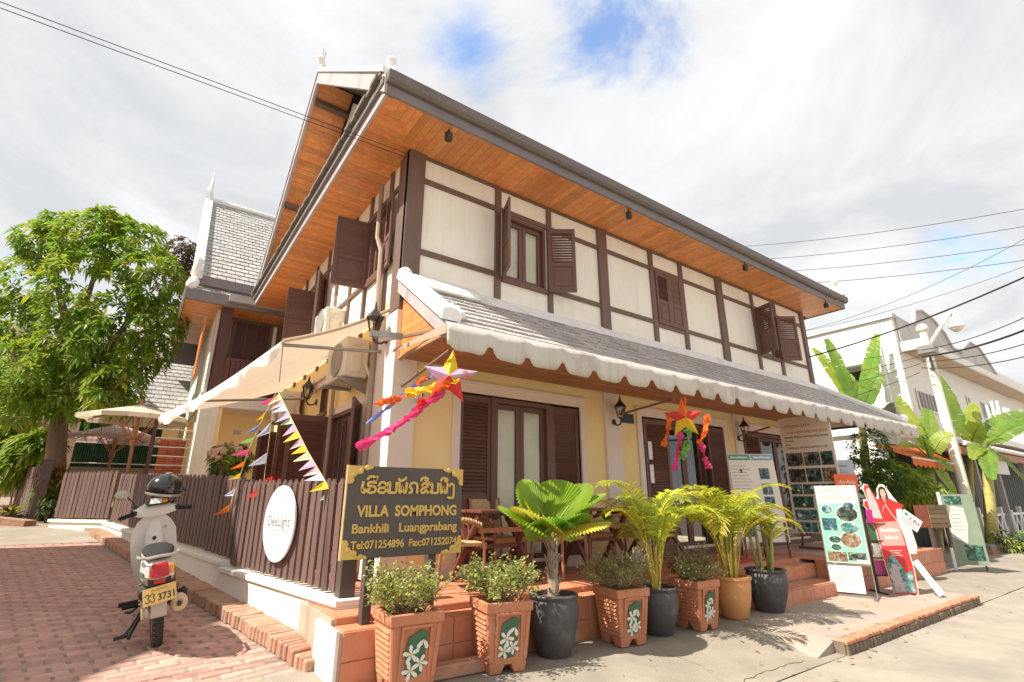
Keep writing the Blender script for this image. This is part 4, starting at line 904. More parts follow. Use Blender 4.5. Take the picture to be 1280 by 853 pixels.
# green sheet screen
cg = thing('sheet_screen', 'green corrugated sheet screen behind the patio umbrellas', 'screen', (-1.5, 17, .6))
m_gsheet = M('green_sheet', (.025, .085, .045), .5, .2, 5, 0, stain=(.2, .3, .25, .4), stain_scale=4)
SY = 20.6; s0, s1 = ony(84, 592, SY), ony(192, 592, SY); sz1 = ony(140, 528, SY).z
vs_ = []; n = 110
for i in range(n + 1):
    x = s0.x + (s1.x - s0.x) * i / n
    for z in (.7, sz1 + .3): vs_.append((x, SY + .02 * math.cos(i * math.pi / 1.5), z))
part('sheet', MB().add(vs_, [(2 * i, 2 * i + 2, 2 * i + 3, 2 * i + 1) for i in range(n)]), m_gsheet, cg, fix=False, smooth=True)
for yy in (555, 580): z = ony(140, yy, SY).z; part('rail', MB().tube([(s0.x, SY - .1, z), (s1.x, SY - .1, z)], .02, 6), m_cement, cg)
part('base', MB().box(s0.x, s1.x, SY - .15, SY + .1, .5, ony(140, 585, SY).z), m_conc, cg)
# house across the lane, left of the picture: it shades the lane
nh = thing('lane_house', 'house across the lane whose shadow falls on the brick paving', 'house', (-7, 4, 0))
HX = -4.55
fp_ = [(HX, 13.0), (HX, 8.5), (-6.8, 6.05), (-8.5, 4.2), (-13, 4.2), (-13, 13.0)]
part('wall', MB().loft([[(-9 + (x + 9) * .86, 9 + (y - 9) * .9, z) for x, y in fp_] for z in (-.1, 8.2)]), m_yellow, nh)
part('roof', MB().loft([[(x, y, z) for x, y in fp_] for z in (8.4, 8.5)] + [[(-9.5 + (x + 9.5) * .1, 9.5 + (y - 9.5) * .3, 10.2) for x, y in fp_]]), m_tile_dk, nh)
part('door', MB().box(-5.18, -5.1, 9.4, 10.4, .3, 2.5), m_shutter, nh)
# far house behind the mango tree
fp = ondepth(2, 400, 26)
fh = thing('far_house', 'brown house with a pale gabled roof half hidden behind the mango tree', 'house', (fp.x, fp.y, .6))
fdx = RT * 1.0; 
def oct(p, a, b, z): return p + RT * a + FW * b + V((0, 0, z))
fb0 = V((fp.x, fp.y, 0))
part('wall', MB().loft([[oct(fb0, a, b, z) for a, b in ((-6, 0), (1.5, 0), (1.5, 6), (-6, 6))] for z in (.5, 9.6)]), M('brown_wall', (.42, .25, .18), .8), fh)
part('roof', MB().ext([oct(fb0, -6, -.6, 11.2), oct(fb0, -1.6, -.6, 11.2), oct(fb0, -.1, -.6, 9.3), oct(fb0, -6, -.6, 9.3)], FW * 7), M('pinkish_roof', (.45, .33, .30), .8), fh)
part('verge', MB().tube([oct(fb0, -.1, -.7, 9.2), oct(fb0, -.75, -.7, 10.2), oct(fb0, -1.5, -.7, 11.4), oct(fb0, -1.15, -.7, 12.4)], [.16, .16, .15, .04], 6), m_cement, fh)
# ================================================================== RIGHT SIDE: WHITE BUILDING
wb = thing('white_building', 'white two storey building with a deep concrete canopy and curved parapet on the right', 'building', (19.5, 5.5, 0))
BXL, BYF = 19.5, 5.5
m_wb = M('white_paint_wall', (.80, .79, .76), .75, .05, 2, .1, 50, stain=(.55, .52, .47, .4), stain_at=(.58, .85))
m_wbg = M('grey_parapet', (.50, .50, .50), .85, .12, 2, .2, 40, stain=(.28, .28, .27, .7), stain_scale=1.2)
part('wall', MB().box(BXL, 46, BYF, 16, -.1, 7.05), m_wb, wb)
part('coping', MB().box(BXL - .08, BXL + .25, BYF - .08, 16.1, 7.06, 7.2), m_wbg, wb)
pts = [(BXL + .26, 7.06), (BXL + .26, 7.2), (21.4, 7.15), (21.6, 7.35), (21.8, 7.75), (22.6, 7.95), (23.8, 7.85), (24.8, 7.5), (25.4, 7.0), (26.6, 7.0), (27.0, 7.25), (28.2, 7.75), (29.6, 7.7), (30.6, 7.2), (31.4, 6.7), (33.5, 6.5), (33.5, 6.0), (BXL + .26, 6.0)]
part('parapet', MB().ext([(x, BYF - .06, z) for x, z in pts], (0, .055, 0)), m_wbg, wb)
part('parapet_rim', MB().tube([(x, BYF - .08, z + .03) for x, z in pts[2:16]], .06, 6), m_fascia_l, wb)
c_o = onz(1165, 436, 5.95)
cz = 5.9
part('canopy', MB().ext([(BXL, BYF - .07, cz), (BXL + .1, c_o.y, cz), (46, c_o.y, cz), (46, BYF - .07, cz)], (0, 0, .12)), M('canopy_soffit', (.50, .38, .27), .85, .08, 2, .15, 40, stain=(.33, .24, .16, .5)), wb)
part('canopy_edge', MB().box(BXL, 46, c_o.y - .06, c_o.y, cz - .03, cz + .2).box(BXL - .06, BXL, c_o.y - .06, BYF - .1, cz - .05, cz + .26), m_wb, wb)
def wbwin(px, n=4, label=None, y=BYF - .02, bars=True, zz=None):
    p, q = ony(px[0], px[1], BYF), ony(px[2], px[3], BYF); z0, z1 = q.z, p.z
    f_ = part('window', MB().box(p.x, q.x, y - .03, y, z0, z1), m_cement, wb)
    part('pane', MB().box(p.x + .08, q.x - .08, y - .04, y - .031, z0 + .08, z1 - .08), m_reveal if not bars else m_fascia, f_)
    wd = (q.x - p.x - .16) / n
    for i in range(n): part('slat', MB().box(p.x + .08 + wd * (i + .5) - .05, p.x + .08 + wd * (i + .5) + .05, y - .06, y - .041, z0 + .08, z1 - .08), m_wbg, f_)
wbwin((1143, 486, 1173, 519), 5); wbwin((1187, 491, 1200, 520), 2, bars=False); wbwin((1206, 495, 1217, 522), 2, bars=False); wbwin((1225, 502, 1232, 525), 2, bars=False); wbwin((1234, 505, 1241, 527), 2, bars=False); wbwin((1247, 511, 1253, 531), 2, bars=False); wbwin((1256, 514, 1262, 533), 2, bars=False)
p, q = onx(1082, 463, BXL), onx(1058, 482, BXL)
f_ = part('window', MB().box(BXL - .03, BXL, p.y, q.y, q.z, p.z + .1), m_wbg, wb); part('pane', MB().box(BXL - .04, BXL - .031, p.y + .1, q.y - .1, q.z + .1, p.z), m_reveal, f_); part('hood', MB().box(BXL - .5, BXL - .001, p.y - .2, q.y + .2, p.z + .12, p.z + .2), m_wbg, f_)
part('downpipe', MB().tube([(BXL - .1, BYF + .5, 6.2), (BXL - .1, BYF + .5, .2)], .06, 6), m_wb, wb)
part('band', MB().box(BXL - .12, BXL - .001, BYF, 15, 3.35, 3.6), m_wb, wb)
# balcony with a broken white stick railing
b0 = ony(1190, 530, 5.0)
part('balcony', MB().box(22.5, 40, 4.3, BYF - .08, 3.0, 3.2), m_wb, wb)
rl_ = part('railing', MB().box(22.5, 36, 4.32, 4.37, 3.95, 4.0), m_cement, wb)
for i in range(26):
    x = 22.6 + i * .4; tl_x = random.uniform(-.3, .3) if i < 14 else 0
    part('stick', MB().beam((x, 4.35, 3.2), (x + tl_x, 4.3, 4.3 + random.uniform(-.2, .3)), .07, .04), m_cement, rl_)
ac_ = thing('air_conditioner', 'white air conditioner on the side wall of the white building', 'air conditioner', (BXL, 5.7, 3.0), 0)
pa_, pb_ = onx(1134, 506, BXL - .3), onx(1106, 526, BXL - .3)
part('casing', MB().box(BXL - .36, BXL - .01, pa_.y, pb_.y, pb_.z, pa_.z), m_ac, ac_, bevel=.03)
part('grille', MB().lathe([(.05, 0), (.3, 0), (.32, .02)], 18, Matrix.Translation((BXL - .37, (pa_.y + pb_.y) / 2, (pa_.z + pb_.z) / 2)) @ Matrix.Rotation(R(-90), 4, 'Y')), m_metal, ac_)
# restaurant lean-to in front of it
rs = thing('restaurant', 'open fronted restaurant lean-to with a dark corrugated wall and low plank roof', 'building', (18, 6, 0))
m_dgreen = M('dark_corrugated', (.02, .028, .026), .5, .2)
vs_ = []; n = 130
for i in range(n + 1):
    x = 16.2 + 14 * i / n
    for z in (-.05, 2.7): vs_.append((x, 5.3 + .03 * math.cos(i * math.pi / 1.5), z))
part('corrugated_wall', MB().add(vs_, [(2 * i, 2 * i + 2, 2 * i + 3, 2 * i + 1) for i in range(n)]), m_dgreen, rs, fix=False)
rr = part('roof', MB().ext([(17.6, 5.4, 3.05), (17.6, 4.2, 2.72), (17.6, 4.2, 2.66), (17.6, 5.4, 2.98)], (13, 0, 0)), M('rusty_roof', (.30, .14, .09), .7, .25, 4), rs)
part('gutter', MB().tube([(17.9, 4.12, 2.72), (31, 4.12, 2.72)], .07, 6), m_cement, rr)
part('fascia', MB().box(17.6, 31, 4.14, 4.2, 2.42, 2.62), m_plank_dk, rr)
for x in (19.3, 21.5, 25): part('post', MB().box(x, x + .14, 4.3, 4.44, -.1, 2.6), m_fascia_l, rs)
part('hanging_sheet', MB().box(20.6, 22.4, 4.22, 4.24, 2.0, 2.5), m_canvas_w, rs)
oa = thing('orange_awning', 'orange canvas awning between the villa and the restaurant', 'awning', (16, 5, 2.5))
m_or = M('orange_canvas', (.80, .20, .05), .8, .1, 3, trans=.25)
o_ = [ony(1122, 556, 4.9), ony(1198, 566, 4.9), ony(1200, 592, 4.3), ony(1150, 580, 4.3)]
o_ = [V((14.7, 5.2, 2.55)), V((18.6, 5.2, 2.75)), V((18.4, 4.35, 2.15)), V((14.6, 4.35, 2.2))]
part('canopy', MB().ext(o_, (0, 0, .01)), m_or, oa); part('rod', MB().tube([o_[3], o_[2]], .02, 6), m_cement, oa)
vl = MB()
for i in range(12):
    a = o_[3].lerp(o_[2], i / 12); b = o_[3].lerp(o_[2], (i + .92) / 12); vl.ext([a, b, b - V((0, 0, .15)), a.lerp(b, .5) - V((0, 0, .2)), a - V((0, 0, .15))], (0, .006, 0))
part('valance', vl, m_or, oa, kind='stuff')
# white cross-braced fence in front of the restaurant
wf = thing('lattice_fence', 'white cross braced timber fence in front of the restaurant', 'fence', (20, 4.45, 0))
for i in range(7):
    x = 19.0 + i * 1.1
    part('post', MB().box(x - .06, x + .06, 4.4, 4.5, -.1, .95 if i % 2 else 1.05), m_cement, wf)
    if i < 6:
        part('rail', MB().box(x + .061, x + 1.039, 4.42, 4.48, .80, .87), m_cement, wf); part('rail', MB().box(x + .061, x + 1.039, 4.42, 4.48, .08, .15), m_cement, wf)
        for k in range(2):
            part('brace', MB().beam((x + .08 + k * .5, 4.43, .15), (x + .54 + k * .5, 4.43, .8), .02, .06), m_cement, wf); part('brace', MB().beam((x + .54 + k * .5, 4.46, .15), (x + .08 + k * .5, 4.46, .8), .02, .06), m_cement, wf)
struct('kerb', MB().box(17.0, 30, 3.9, 4.2, -.2, .06), kerbm)
# lamp post with the dome camera
pp = onz(1225, 690, 0); pt = ondepth(1150, 412, V((pp.x, pp.y, 0)).dot(FW))
lp = thing('camera_pole', 'tall pale steel pole carrying an arm with a white dome camera', 'pole', (pp.x, pp.y, 0))
m_pole = M('pale_pole_paint', (.72, .66, .58), .5, .1, 4, stain=(.5, .6, .58, .5), stain_scale=1.5)
part('shaft', MB().tube([(0, 0, -.1), (0, 0, 2.2), (0, 0, pt.z)], [.145, .13, .095], 14), m_pole, lp, world=False, smooth=True)
part('footing', MB().box(-.4, .4, -.35, .35, -.2, .2), m_conc, lp, world=False, bevel=.03)
part('cap', MB().ball((0, 0, pt.z + .02), .15), m_pole, lp, world=False, smooth=True)
ae = ondepth(1188, 391, V((pp.x, pp.y, 0)).dot(FW) - .2) - V((pp.x, pp.y, 0)); a0 = V((0, 0, pt.z - .55))
part('arm', MB().tube([a0, ae], .05, 8), m_pole, lp, world=False); part('clamp', MB().box(-.2, .2, -.2, .2, pt.z - .75, pt.z - .5), m_metal, lp, world=False, bevel=.02)
dm = part('dome_camera', MB().lathe([(.04, 0), (.045, -.22), (.12, -.30), (.17, -.44), (.18, -.52)], 16, Matrix.Translation(ae + V((.05, -.03, .08)))), m_cement, lp, world=False, smooth=True)
part('dome', MB().lathe([(.155, -.52), (.14, -.58), (.08, -.64), (.01, -.66)], 14, Matrix.Translation(ae + V((.05, -.03, .08)))), m_pole, dm, world=False, smooth=True)
for k in range(4): part('insulator', MB().tube([(-.12, -.05, pt.z - .9 - k * .11), (-.42, -.1, pt.z - .86 - k * .11)], .028, 6), m_black, lp, world=False)
# overhead lines
def wire(pts, r, label, n=10, sag=.15):
    a, b = V(pts[0]), V(pts[1]); q = []
    for i in range(n + 1):
        t = i / n; p = a.lerp(b, t); p.z -= sag * 4 * t * (1 - t); q.append(p)
    o = part('cable', MB().tube(q, r * .6, 5), m_black, None)
    tag(o, label, 'cable', 'overhead cables'); return o
wire([V((2.2, 5.36, 5.61)), onz(-60, -20, 5.52).lerp(V((2.2, 5.36, 5.61)), -.9)], .007, 'upper of the two black cables running from the villa corner post to the upper left', sag=.0)
wire([V((2.2, 5.36, 5.55)), onz(-60, -12, 5.44).lerp(V((2.2, 5.36, 5.55)), -.9)], .007, 'lower of the two black cables running from the villa corner post to the upper left', sag=.0)
wire([V((12.74, 5.6, 4.55)), ondepth(1300, 338, 8.0)], .03, 'thickest black cable crossing the sky between the villa end wall and the right edge', sag=.12)
top_ = V((pp.x, pp.y, pt.z))
for k, (y0, y1, lab) in enumerate(((305, 270, 'topmost of the four parallel sky cables right of the roof end'), (322, 292, 'second from the top of the four parallel sky cables right of the roof end'), (337, 315, 'third from the top of the four parallel sky cables right of the roof end'), (352, 335, 'lowest of the four parallel sky cables right of the roof end'))):
    wire([ondepth(880, y0 + 6, 34), ondepth(1300, y1 - 12, 22)], .028, lab, sag=.4)
wire([ondepth(1000, 415, 28), ondepth(1300, 288, 20)], .02, 'thin cable rising steeply to the right across the blue gap in the clouds', sag=.5)
wire([ondepth(1000, 415, 30), ondepth(1300, 326, 20)], .02, 'thin cable rising gently to the right just below the blue gap', sag=.3)
for k, (a, b, ra, lab) in enumerate((((1152, 438), (1300, 388), .02, 'cable from the camera pole to the right edge, highest of the bundle'), ((1152, 446), (1300, 405), .045, 'thick black cable bundle from the camera pole to the right edge'), ((1152, 452), (1300, 424), .02, 'cable just below the thick bundle on the right of the pole'), ((1152, 460), (1300, 441), .02, 'lowest cable running right from the camera pole'))):
    wire([ondepth(*a, 13.6), ondepth(*b, 10.5)], ra, lab, sag=.12)
for k, (a, b, lab) in enumerate((((1150, 438), (1000, 452), 'highest cable running left from the camera pole across the white wall'), ((1150, 446), (1000, 474), 'second highest cable running left from the camera pole across the white wall'), ((1150, 455), (1000, 490), 'third highest cable running left from the camera pole across the white wall'), ((1150, 466), (1000, 512), 'lowest cable running left from the camera pole across the white wall'))):
    wire([ondepth(*a, 13.6), ondepth(*b, 17.5)], .014, lab, sag=.1)
# ================================================================== PLANTS
def rv(): return V((jit(), jit(), jit()))
def leaf_quad(mb, p, d, l, w_, up=None, droop=.25, fold=.25):
    """one lance-shaped leaf: four faces, folded along the midrib and drooping"""
    d = d.normalized(); up = up or V((0, 0, 1)); s = d.cross(up)
    s = s.normalized() if s.length > .05 else V((1, 0, 0)); n = s.cross(d)
    m1 = p + d * l * .45 - V((0, 0, l * droop * .25)); t = p + d * l * .95 - V((0, 0, l * droop))
    a = m1 + s * w_ / 2 + n * w_ * fold; b = m1 - s * w_ / 2 + n * w_ * fold
    i = len(mb.v); mb.v += [p, a, m1, b, t]; mb.f += [(i, i + 2, i + 1), (i, i + 3, i + 2), (i + 1, i + 2, i + 4), (i + 2, i + 3, i + 4)]
def whorl_crown(mb, centre, r, n, ll, lw_, k=9, flat=1, shell=.55, mb2=None, share2=0):
    for _ in range(n):
        d = rv()
        while d.length > 1 or d.length < .05: d = rv()
        d = d.normalized() * (shell + (1 - shell) * random.random() ** .5); p = centre + V((d.x * r, d.y * r, d.z * r * flat))
        ax = (d + V((0, 0, .45)) + rv() * .35).normalized(); s = ax.orthogonal().normalized(); t = ax.cross(s)
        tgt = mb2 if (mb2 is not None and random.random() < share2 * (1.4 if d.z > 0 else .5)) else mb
        for j in range(k):
            a = 2 * math.pi * j / k + jit() * .4; dd = (s * math.cos(a) + t * math.sin(a)) * random.uniform(.7, 1) + ax * random.uniform(.1, .7)
            leaf_quad(tgt, p + dd * .02, dd, ll * random.uniform(.65, 1.15), lw_ * random.uniform(.8, 1.2), droop=random.uniform(.2, .6))
# ---- mango tree at the end of the lane
DT = 12.9
tp = [ondepth(62, 648, DT), ondepth(68, 600, DT), ondepth(72, 550, DT), ondepth(76, 505, DT), ondepth(85, 460, DT), ondepth(100, 400, DT)]
tp[0].z = .4
tree = thing('mango_tree', 'bushy bright green mango tree with a brown trunk at the end of the brick lane', 'tree', (tp[0].x, tp[0].y, .5))
tk = MB().tube([p + rv() * .02 for p in tp], [.27, .22, .195, .18, .14, .07], 12)
part('trunk', tk, m_bark, tree, smooth=True)
for a, b, c_ in (((76, 505), (50, 440), (35, 380)), ((80, 480), (140, 430), (180, 370)), ((85, 460), (110, 370), (130, 310)), ((76, 500), (150, 480), (190, 450)), ((76, 500), (30, 470), (10, 430)), ((90, 430), (70, 350), (60, 310))):
    part('limb', MB().tube([ondepth(*a, DT), ondepth(*b, DT - .4 + jit() * .6), ondepth(*c_, DT + jit() * .8)], [.12, .07, .02], 7), m_bark, tree, smooth=True)
m1, m2 = MB(), MB()
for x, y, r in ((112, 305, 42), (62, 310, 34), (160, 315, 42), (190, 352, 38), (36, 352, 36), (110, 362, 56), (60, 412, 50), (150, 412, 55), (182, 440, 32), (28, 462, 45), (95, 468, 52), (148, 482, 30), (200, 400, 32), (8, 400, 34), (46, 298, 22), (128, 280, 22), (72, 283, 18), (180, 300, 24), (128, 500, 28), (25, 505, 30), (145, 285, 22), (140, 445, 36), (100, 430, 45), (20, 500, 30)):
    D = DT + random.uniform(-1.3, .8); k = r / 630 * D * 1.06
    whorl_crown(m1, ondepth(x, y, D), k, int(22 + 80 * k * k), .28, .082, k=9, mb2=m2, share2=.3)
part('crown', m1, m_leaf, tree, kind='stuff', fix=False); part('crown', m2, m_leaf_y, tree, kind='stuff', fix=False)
m_leaf_r = leafmat('bronze_leaf', (.11, .075, .035), .25)
bt = ondepth(232, 500, 27)
t2 = thing('bronze_tree', 'dark bronze leaved tree rising behind the mango tree and the rear wing', 'tree', (bt.x, bt.y, .6))
part('trunk', MB().tube([(bt.x, bt.y, .5), (bt.x, bt.y, 6), ondepth(230, 340, 27)], [.3, .2, .08], 8), m_bark, t2)
mb = MB()
for x, y, r in ((225, 315, 22), (238, 322, 20), (228, 345, 24), (215, 350, 22), (240, 345, 18), (220, 385, 25)): whorl_crown(mb, ondepth(x, y, 27 + jit()), r / 630 * 27, 55, .4, .12, k=7)
part('crown', mb, m_leaf_r, t2, kind='stuff', fix=False)
def bush(name, label, px, D, r, zb, n, ll, lw_, mat, flat=1, k=7, group=None, mat2=None, cat='shrub', blobs=None, flowers=None):
    c = ondepth(px[0], px[1], D); t = thing(name, label, cat, (c.x, c.y, zb), 0, group)
    for q in range(4): part('stem', MB().tube([(c.x + jit() * .06, c.y + jit() * .06, zb), (c.x + jit() * r * .5, c.y + jit() * r * .5, c.z)], [.03, .012], 6), m_twig, t)
    a, b = MB(), MB()
    for bx, by, br in (blobs or [(0, 0, r)]):
        whorl_crown(a, c + RT * bx + V((0, 0, by)), br, n, ll, lw_, k=k, flat=flat, mb2=b if mat2 else None, share2=.4)
    part('foliage', a, mat, t, kind='stuff', fix=False)
    if b.v: part('foliage', b, mat2, t, kind='stuff', fix=False)
    if flowers:
        fm, nf = flowers
        for q in range(nf):
            d = rv(); d.normalize(); d.z = abs(d.z) * .8; d -= FW * .5; p = c + d.normalized() * r * 1.08; f = MB(); f.ball(p, .05, n=7, k=5)
            for w_ in range(8): f.ball(p + rv() * .05, .022, n=5, k=4)
            part('flower_head', f, fm, t, smooth=True)
    return t
bush('garden_shrub', 'large dark green shrub at the far left beyond the lane', (12, 545), 15.5, .9, .6, 150, .34, .09, m_leaf_dk, mat2=m_leaf, blobs=[(0, 0, .9), (.7, -.5, .6), (-.6, .5, .7), (.4, .7, .5)])
bush('garden_shrub', 'light green broad leaved shrub left of the gate post', (38, 565), 13.2, .45, .6, 60, .34, .09, m_leaf, mat2=m_leaf_y, blobs=[(0, 0, .5), (.35, .25, .35), (-.3, -.4, .35)])
m_croton = leafmat('croton_leaf', (.22, .05, .03), .3)
bush('croton', 'red and green croton growing against the mango trunk', (66, 600), 12.4, .35, .6, 40, .24, .05, m_leaf, mat2=m_croton, blobs=[(0, 0, .3), (.05, -.35, .25)])
bush('leafy_plant', 'small dark leafy plant in the gap between the gate post and the short fence', (64, 635), 12.3, .25, .6, 50, .12, .04, m_leaf_dk)
for px, lab, mt in (((18, 632), 'spiky yellow and pink bromeliad in a brick edged bed at the far left', m_leaf_y), ((5, 640), 'red leaved bromeliad at the left edge of the photo', m_croton)):
    c = onz(px[0], px[1] + 22, .62) if False else ondepth(px[0], px[1], 12.0); zg = lane_z(0, 15); t = thing('bromeliad', lab, 'plant', (c.x, c.y, zg))
    part('pot', MB().lathe([(.13, zg - .05), (.19, zg + .22), (.2, zg + .24), (.16, zg + .23)], 12, Matrix.Translation((c.x, c.y, 0))), m_pot_d if px[0] > 10 else m_pot_t, t)
    for q in range(34):
        a = random.uniform(0, 6.283); e = random.uniform(.3, 1.4); f = MB(); leaf_quad(f, V((c.x, c.y, zg + .24)), V((math.cos(a), math.sin(a), e)), random.uniform(.35, .6), .05, droop=.3); part('leaf', f, [mt, m_croton, m_leaf][q % 3] if q % 3 else mt, t, fix=False)
struct('kerb', MB().beam(ondepth(-10, 655, 11.6), ondepth(36, 660, 11.6), .3, .3), m_kerb_b)
bush('yellow_plant', 'yellow leaved plant peeping over the short fence', (147, 612), 12.6, .2, .6, 12, .4, .12, m_leaf_y, k=6)
pinkf = M('pale_pink_flower', (.75, .55, .45), .7, .1, trans=.2)
bush('ixora', 'round flowering shrub with pale pink heads behind the picket fence', (287, 578), 9.8, .36, .4, 110, .13, .055, m_leaf_dk, mat2=m_leaf, flowers=(pinkf, 30), cat='shrub')
c = ondepth(345, 606, 7.4); rp_ = thing('red_flower_pot', 'red flowering pot plant on the yard wall behind the fence', 'plant', (c.x, c.y, c.z - .3))
part('pot', MB().lathe([(.08, -.35), (.14, -.1), (.15, -.08)], 12, Matrix.Translation(c)), m_pot_t, rp_); mb = MB(); whorl_crown(mb, c, .15, 60, .08, .04, k=6, flat=.7); part('flowers', mb, M('red_petals', (.6, .03, .03), .6, .2, trans=.2), rp_, kind='stuff', fix=False)
# ---- pots along the terrace
def soil(r, z): return MB().lathe([(.005, z + .02), (r * .5, z + .015), (r, z)], 14, cap=False)
def planter(x, y, label, rz=0, s=1.0):
    """square tapered planter; the base centre at x, y"""
    t = thing('square_planter', label, 'potted plant', (x, y, .004), rz, 'square terracotta planters along the terrace')
    a, b, h = .148 * s, .198 * s, .505 * s
    rr = lambda w_, z: [(-w_, -w_, z), (w_, -w_, z), (w_, w_, z), (-w_, w_, z)]
    body = MB().loft([rr(a + .008, .07), rr(b - .012, h - .075), rr(b + .004, h - .07), rr(b + .006, h), rr(b - .03, h), rr(b - .05, h - .06)], cap=True)
    part('pot', body, m_pot_t, t, world=False, bevel=.005)
    ft = MB()
    for sx in (-1, 1):
        for sy in (-1, 1):
            f = part('foot', MB().loft([[(sx * (a - .045) - .045, sy * (a - .045) - .045, 0), (sx * (a - .045) + .045, sy * (a - .045) - .045, 0), (sx * (a - .045) + .045, sy * (a - .045) + .045, 0), (sx * (a - .045) - .045, sy * (a - .045) + .045, 0)],
                     [(sx * (a - .055) - .066, sy * (a - .055) - .066, .072), (sx * (a - .055) + .066, sy * (a - .055) - .066, .072), (sx * (a - .055) + .066, sy * (a - .055) + .066, .072), (sx * (a - .055) - .066, sy * (a - .055) + .066, .072)]]), m_pot_t, t, world=False, bevel=.004)
    tl = math.atan2(b - a, h - .14)
    def W(z): return a + .008 + (b - .012 - a - .008) * (z - .07) / (h - .145)
    for fc in range(4):       # slats on the sides, corner strips, a flower panel on the front
        Rm = Matrix.Rotation(R(90) * fc, 4, 'Z')
        for sx in (-1, 1):
            part('corner_strip', MB().loft([[(sx * (W(z)) - (.03 if sx > 0 else 0), -W(z) - .004, z), (sx * W(z) + (.0 if sx > 0 else .03), -W(z) - .004, z), (sx * W(z) + (.0 if sx > 0 else .03), -W(z) + .006, z), (sx * W(z) - (.03 if sx > 0 else 0), -W(z) + .006, z)] for z in (.085, h - .078)]).mesh('x', None) and MB().add([Rm @ V(p) for p in [q for z in (.085, h - .078) for q in ((sx * W(z) - (.03 if sx > 0 else 0), -W(z) - .006, z), (sx * W(z) + (0 if sx > 0 else .03), -W(z) - .006, z), (sx * W(z) + (0 if sx > 0 else .03), -W(z) + .006, z), (sx * W(z) - (.03 if sx > 0 else 0), -W(z) + .006, z))]], [(0, 3, 2, 1), (4, 5, 6, 7), (0, 1, 5, 4), (1, 2, 6, 5), (2, 3, 7, 6), (3, 0, 4, 7)]), m_pot_t, t, world=False, bevel=.003)
        if fc != 0:
            for k in range(9):
                z0 = .095 + k * (h - .18) / 9; z1 = z0 + (h - .18) / 9 - .011; x0, x1 = W(z0) - .034, W(z1) - .034
                part('slat', MB().add([Rm @ V(p) for p in ((-x0, -W(z0) - .012, z0), (x0, -W(z0) - .012, z0), (x0, -W(z0) + .01, z0), (-x0, -W(z0) + .01, z0), (-x1, -W(z1) - .0, z1), (x1, -W(z1) - .0, z1), (x1, -W(z1) + .01, z1), (-x1, -W(z1) + .01, z1))], [(0, 3, 2, 1), (4, 5, 6, 7), (0, 1, 5, 4), (1, 2, 6, 5), (2, 3, 7, 6), (3, 0, 4, 7)]), m_pot_t, t, world=False)
    # the front: raised border and the painted relief
    zc = h * .49; n_ = V((0, -math.cos(tl), -math.sin(tl))).normalized(); vu = V((0, -math.sin(tl), math.cos(tl))).normalized()
    fm = fr((0, -W(zc) - .002, zc), (1, 0, 0), vu)
    pw, ph = .098 * s, .165 * s
    for q in ((-pw - .02, -pw, -ph, ph), (pw, pw + .02, -ph, ph), (-pw - .02, pw + .02, ph, ph + .02), (-pw - .02, pw + .02, -ph - .02, -ph)):
        part('panel_border', MB().box(q[0], q[1], q[2], q[3], -.004, .010, fm), m_pot_t, t, world=False, bevel=.002)
    rel = [(-.07, -.13), (-.02, -.145), (.05, -.135), (.075, -.06), (.07, .03), (.085, .13), (.03, .15), (-.02, .125), (-.06, .11), (-.075, .03)]
    part('leaf_relief', MB().ext([fm @ V((a_ * s, b_ * s, .001)) for a_, b_ in rel], (fm.to_3x3() @ V((0, 0, .006)))), M_relief, t, world=False)
    for fx_, fz, fr_, bud in [(a_ + jit() * .008, b_ + jit() * .010, c_ * random.uniform(.9, 1.1), d_) for a_, b_, c_, d_ in ((-.035, -.095, .062, 0), (.04, -.065, .058, 0), (-.03, -.0, .060, 0), (.045, .085, .07, 1))]:
        f = MB()
        for q in range(5 if not bud else 2):
            aa = q * 2 * math.pi / 5 + fx_ * 60 + (1.0 if bud else 0); pts_ = [(0, 0), (.42, .22), (.85, .2), (1, 0), (.8, -.2), (.35, -.15)]
            f.ext([fm @ V((s * (fx_ + fr_ * (px_ * math.cos(aa) - py_ * math.sin(aa))), s * (fz + fr_ * (px_ * math.sin(aa) + py_ * math.cos(aa))), .007 + .003 * px_)) for px_, py_ in pts_], fm.to_3x3() @ V((0, 0, .004)))
        fl_ = part('flower_relief', f, m_petal, t, world=False)
        if not bud: part('flower_centre', MB().ball(fm @ V((s * fx_, s * fz, .010)), .011 * s, n=6, k=4), M_yc, fl_, world=False)
    part('soil', MB().box(-b + .05, b - .05, -b + .05, b - .05, h - .07, h - .045), m_soil, t, world=False)
    return t, h
M_relief = M('green_relief_paint', (.05, .13, .06), .6, .2); M_yc = M('yellow_centre', (.75, .5, .08), .6)
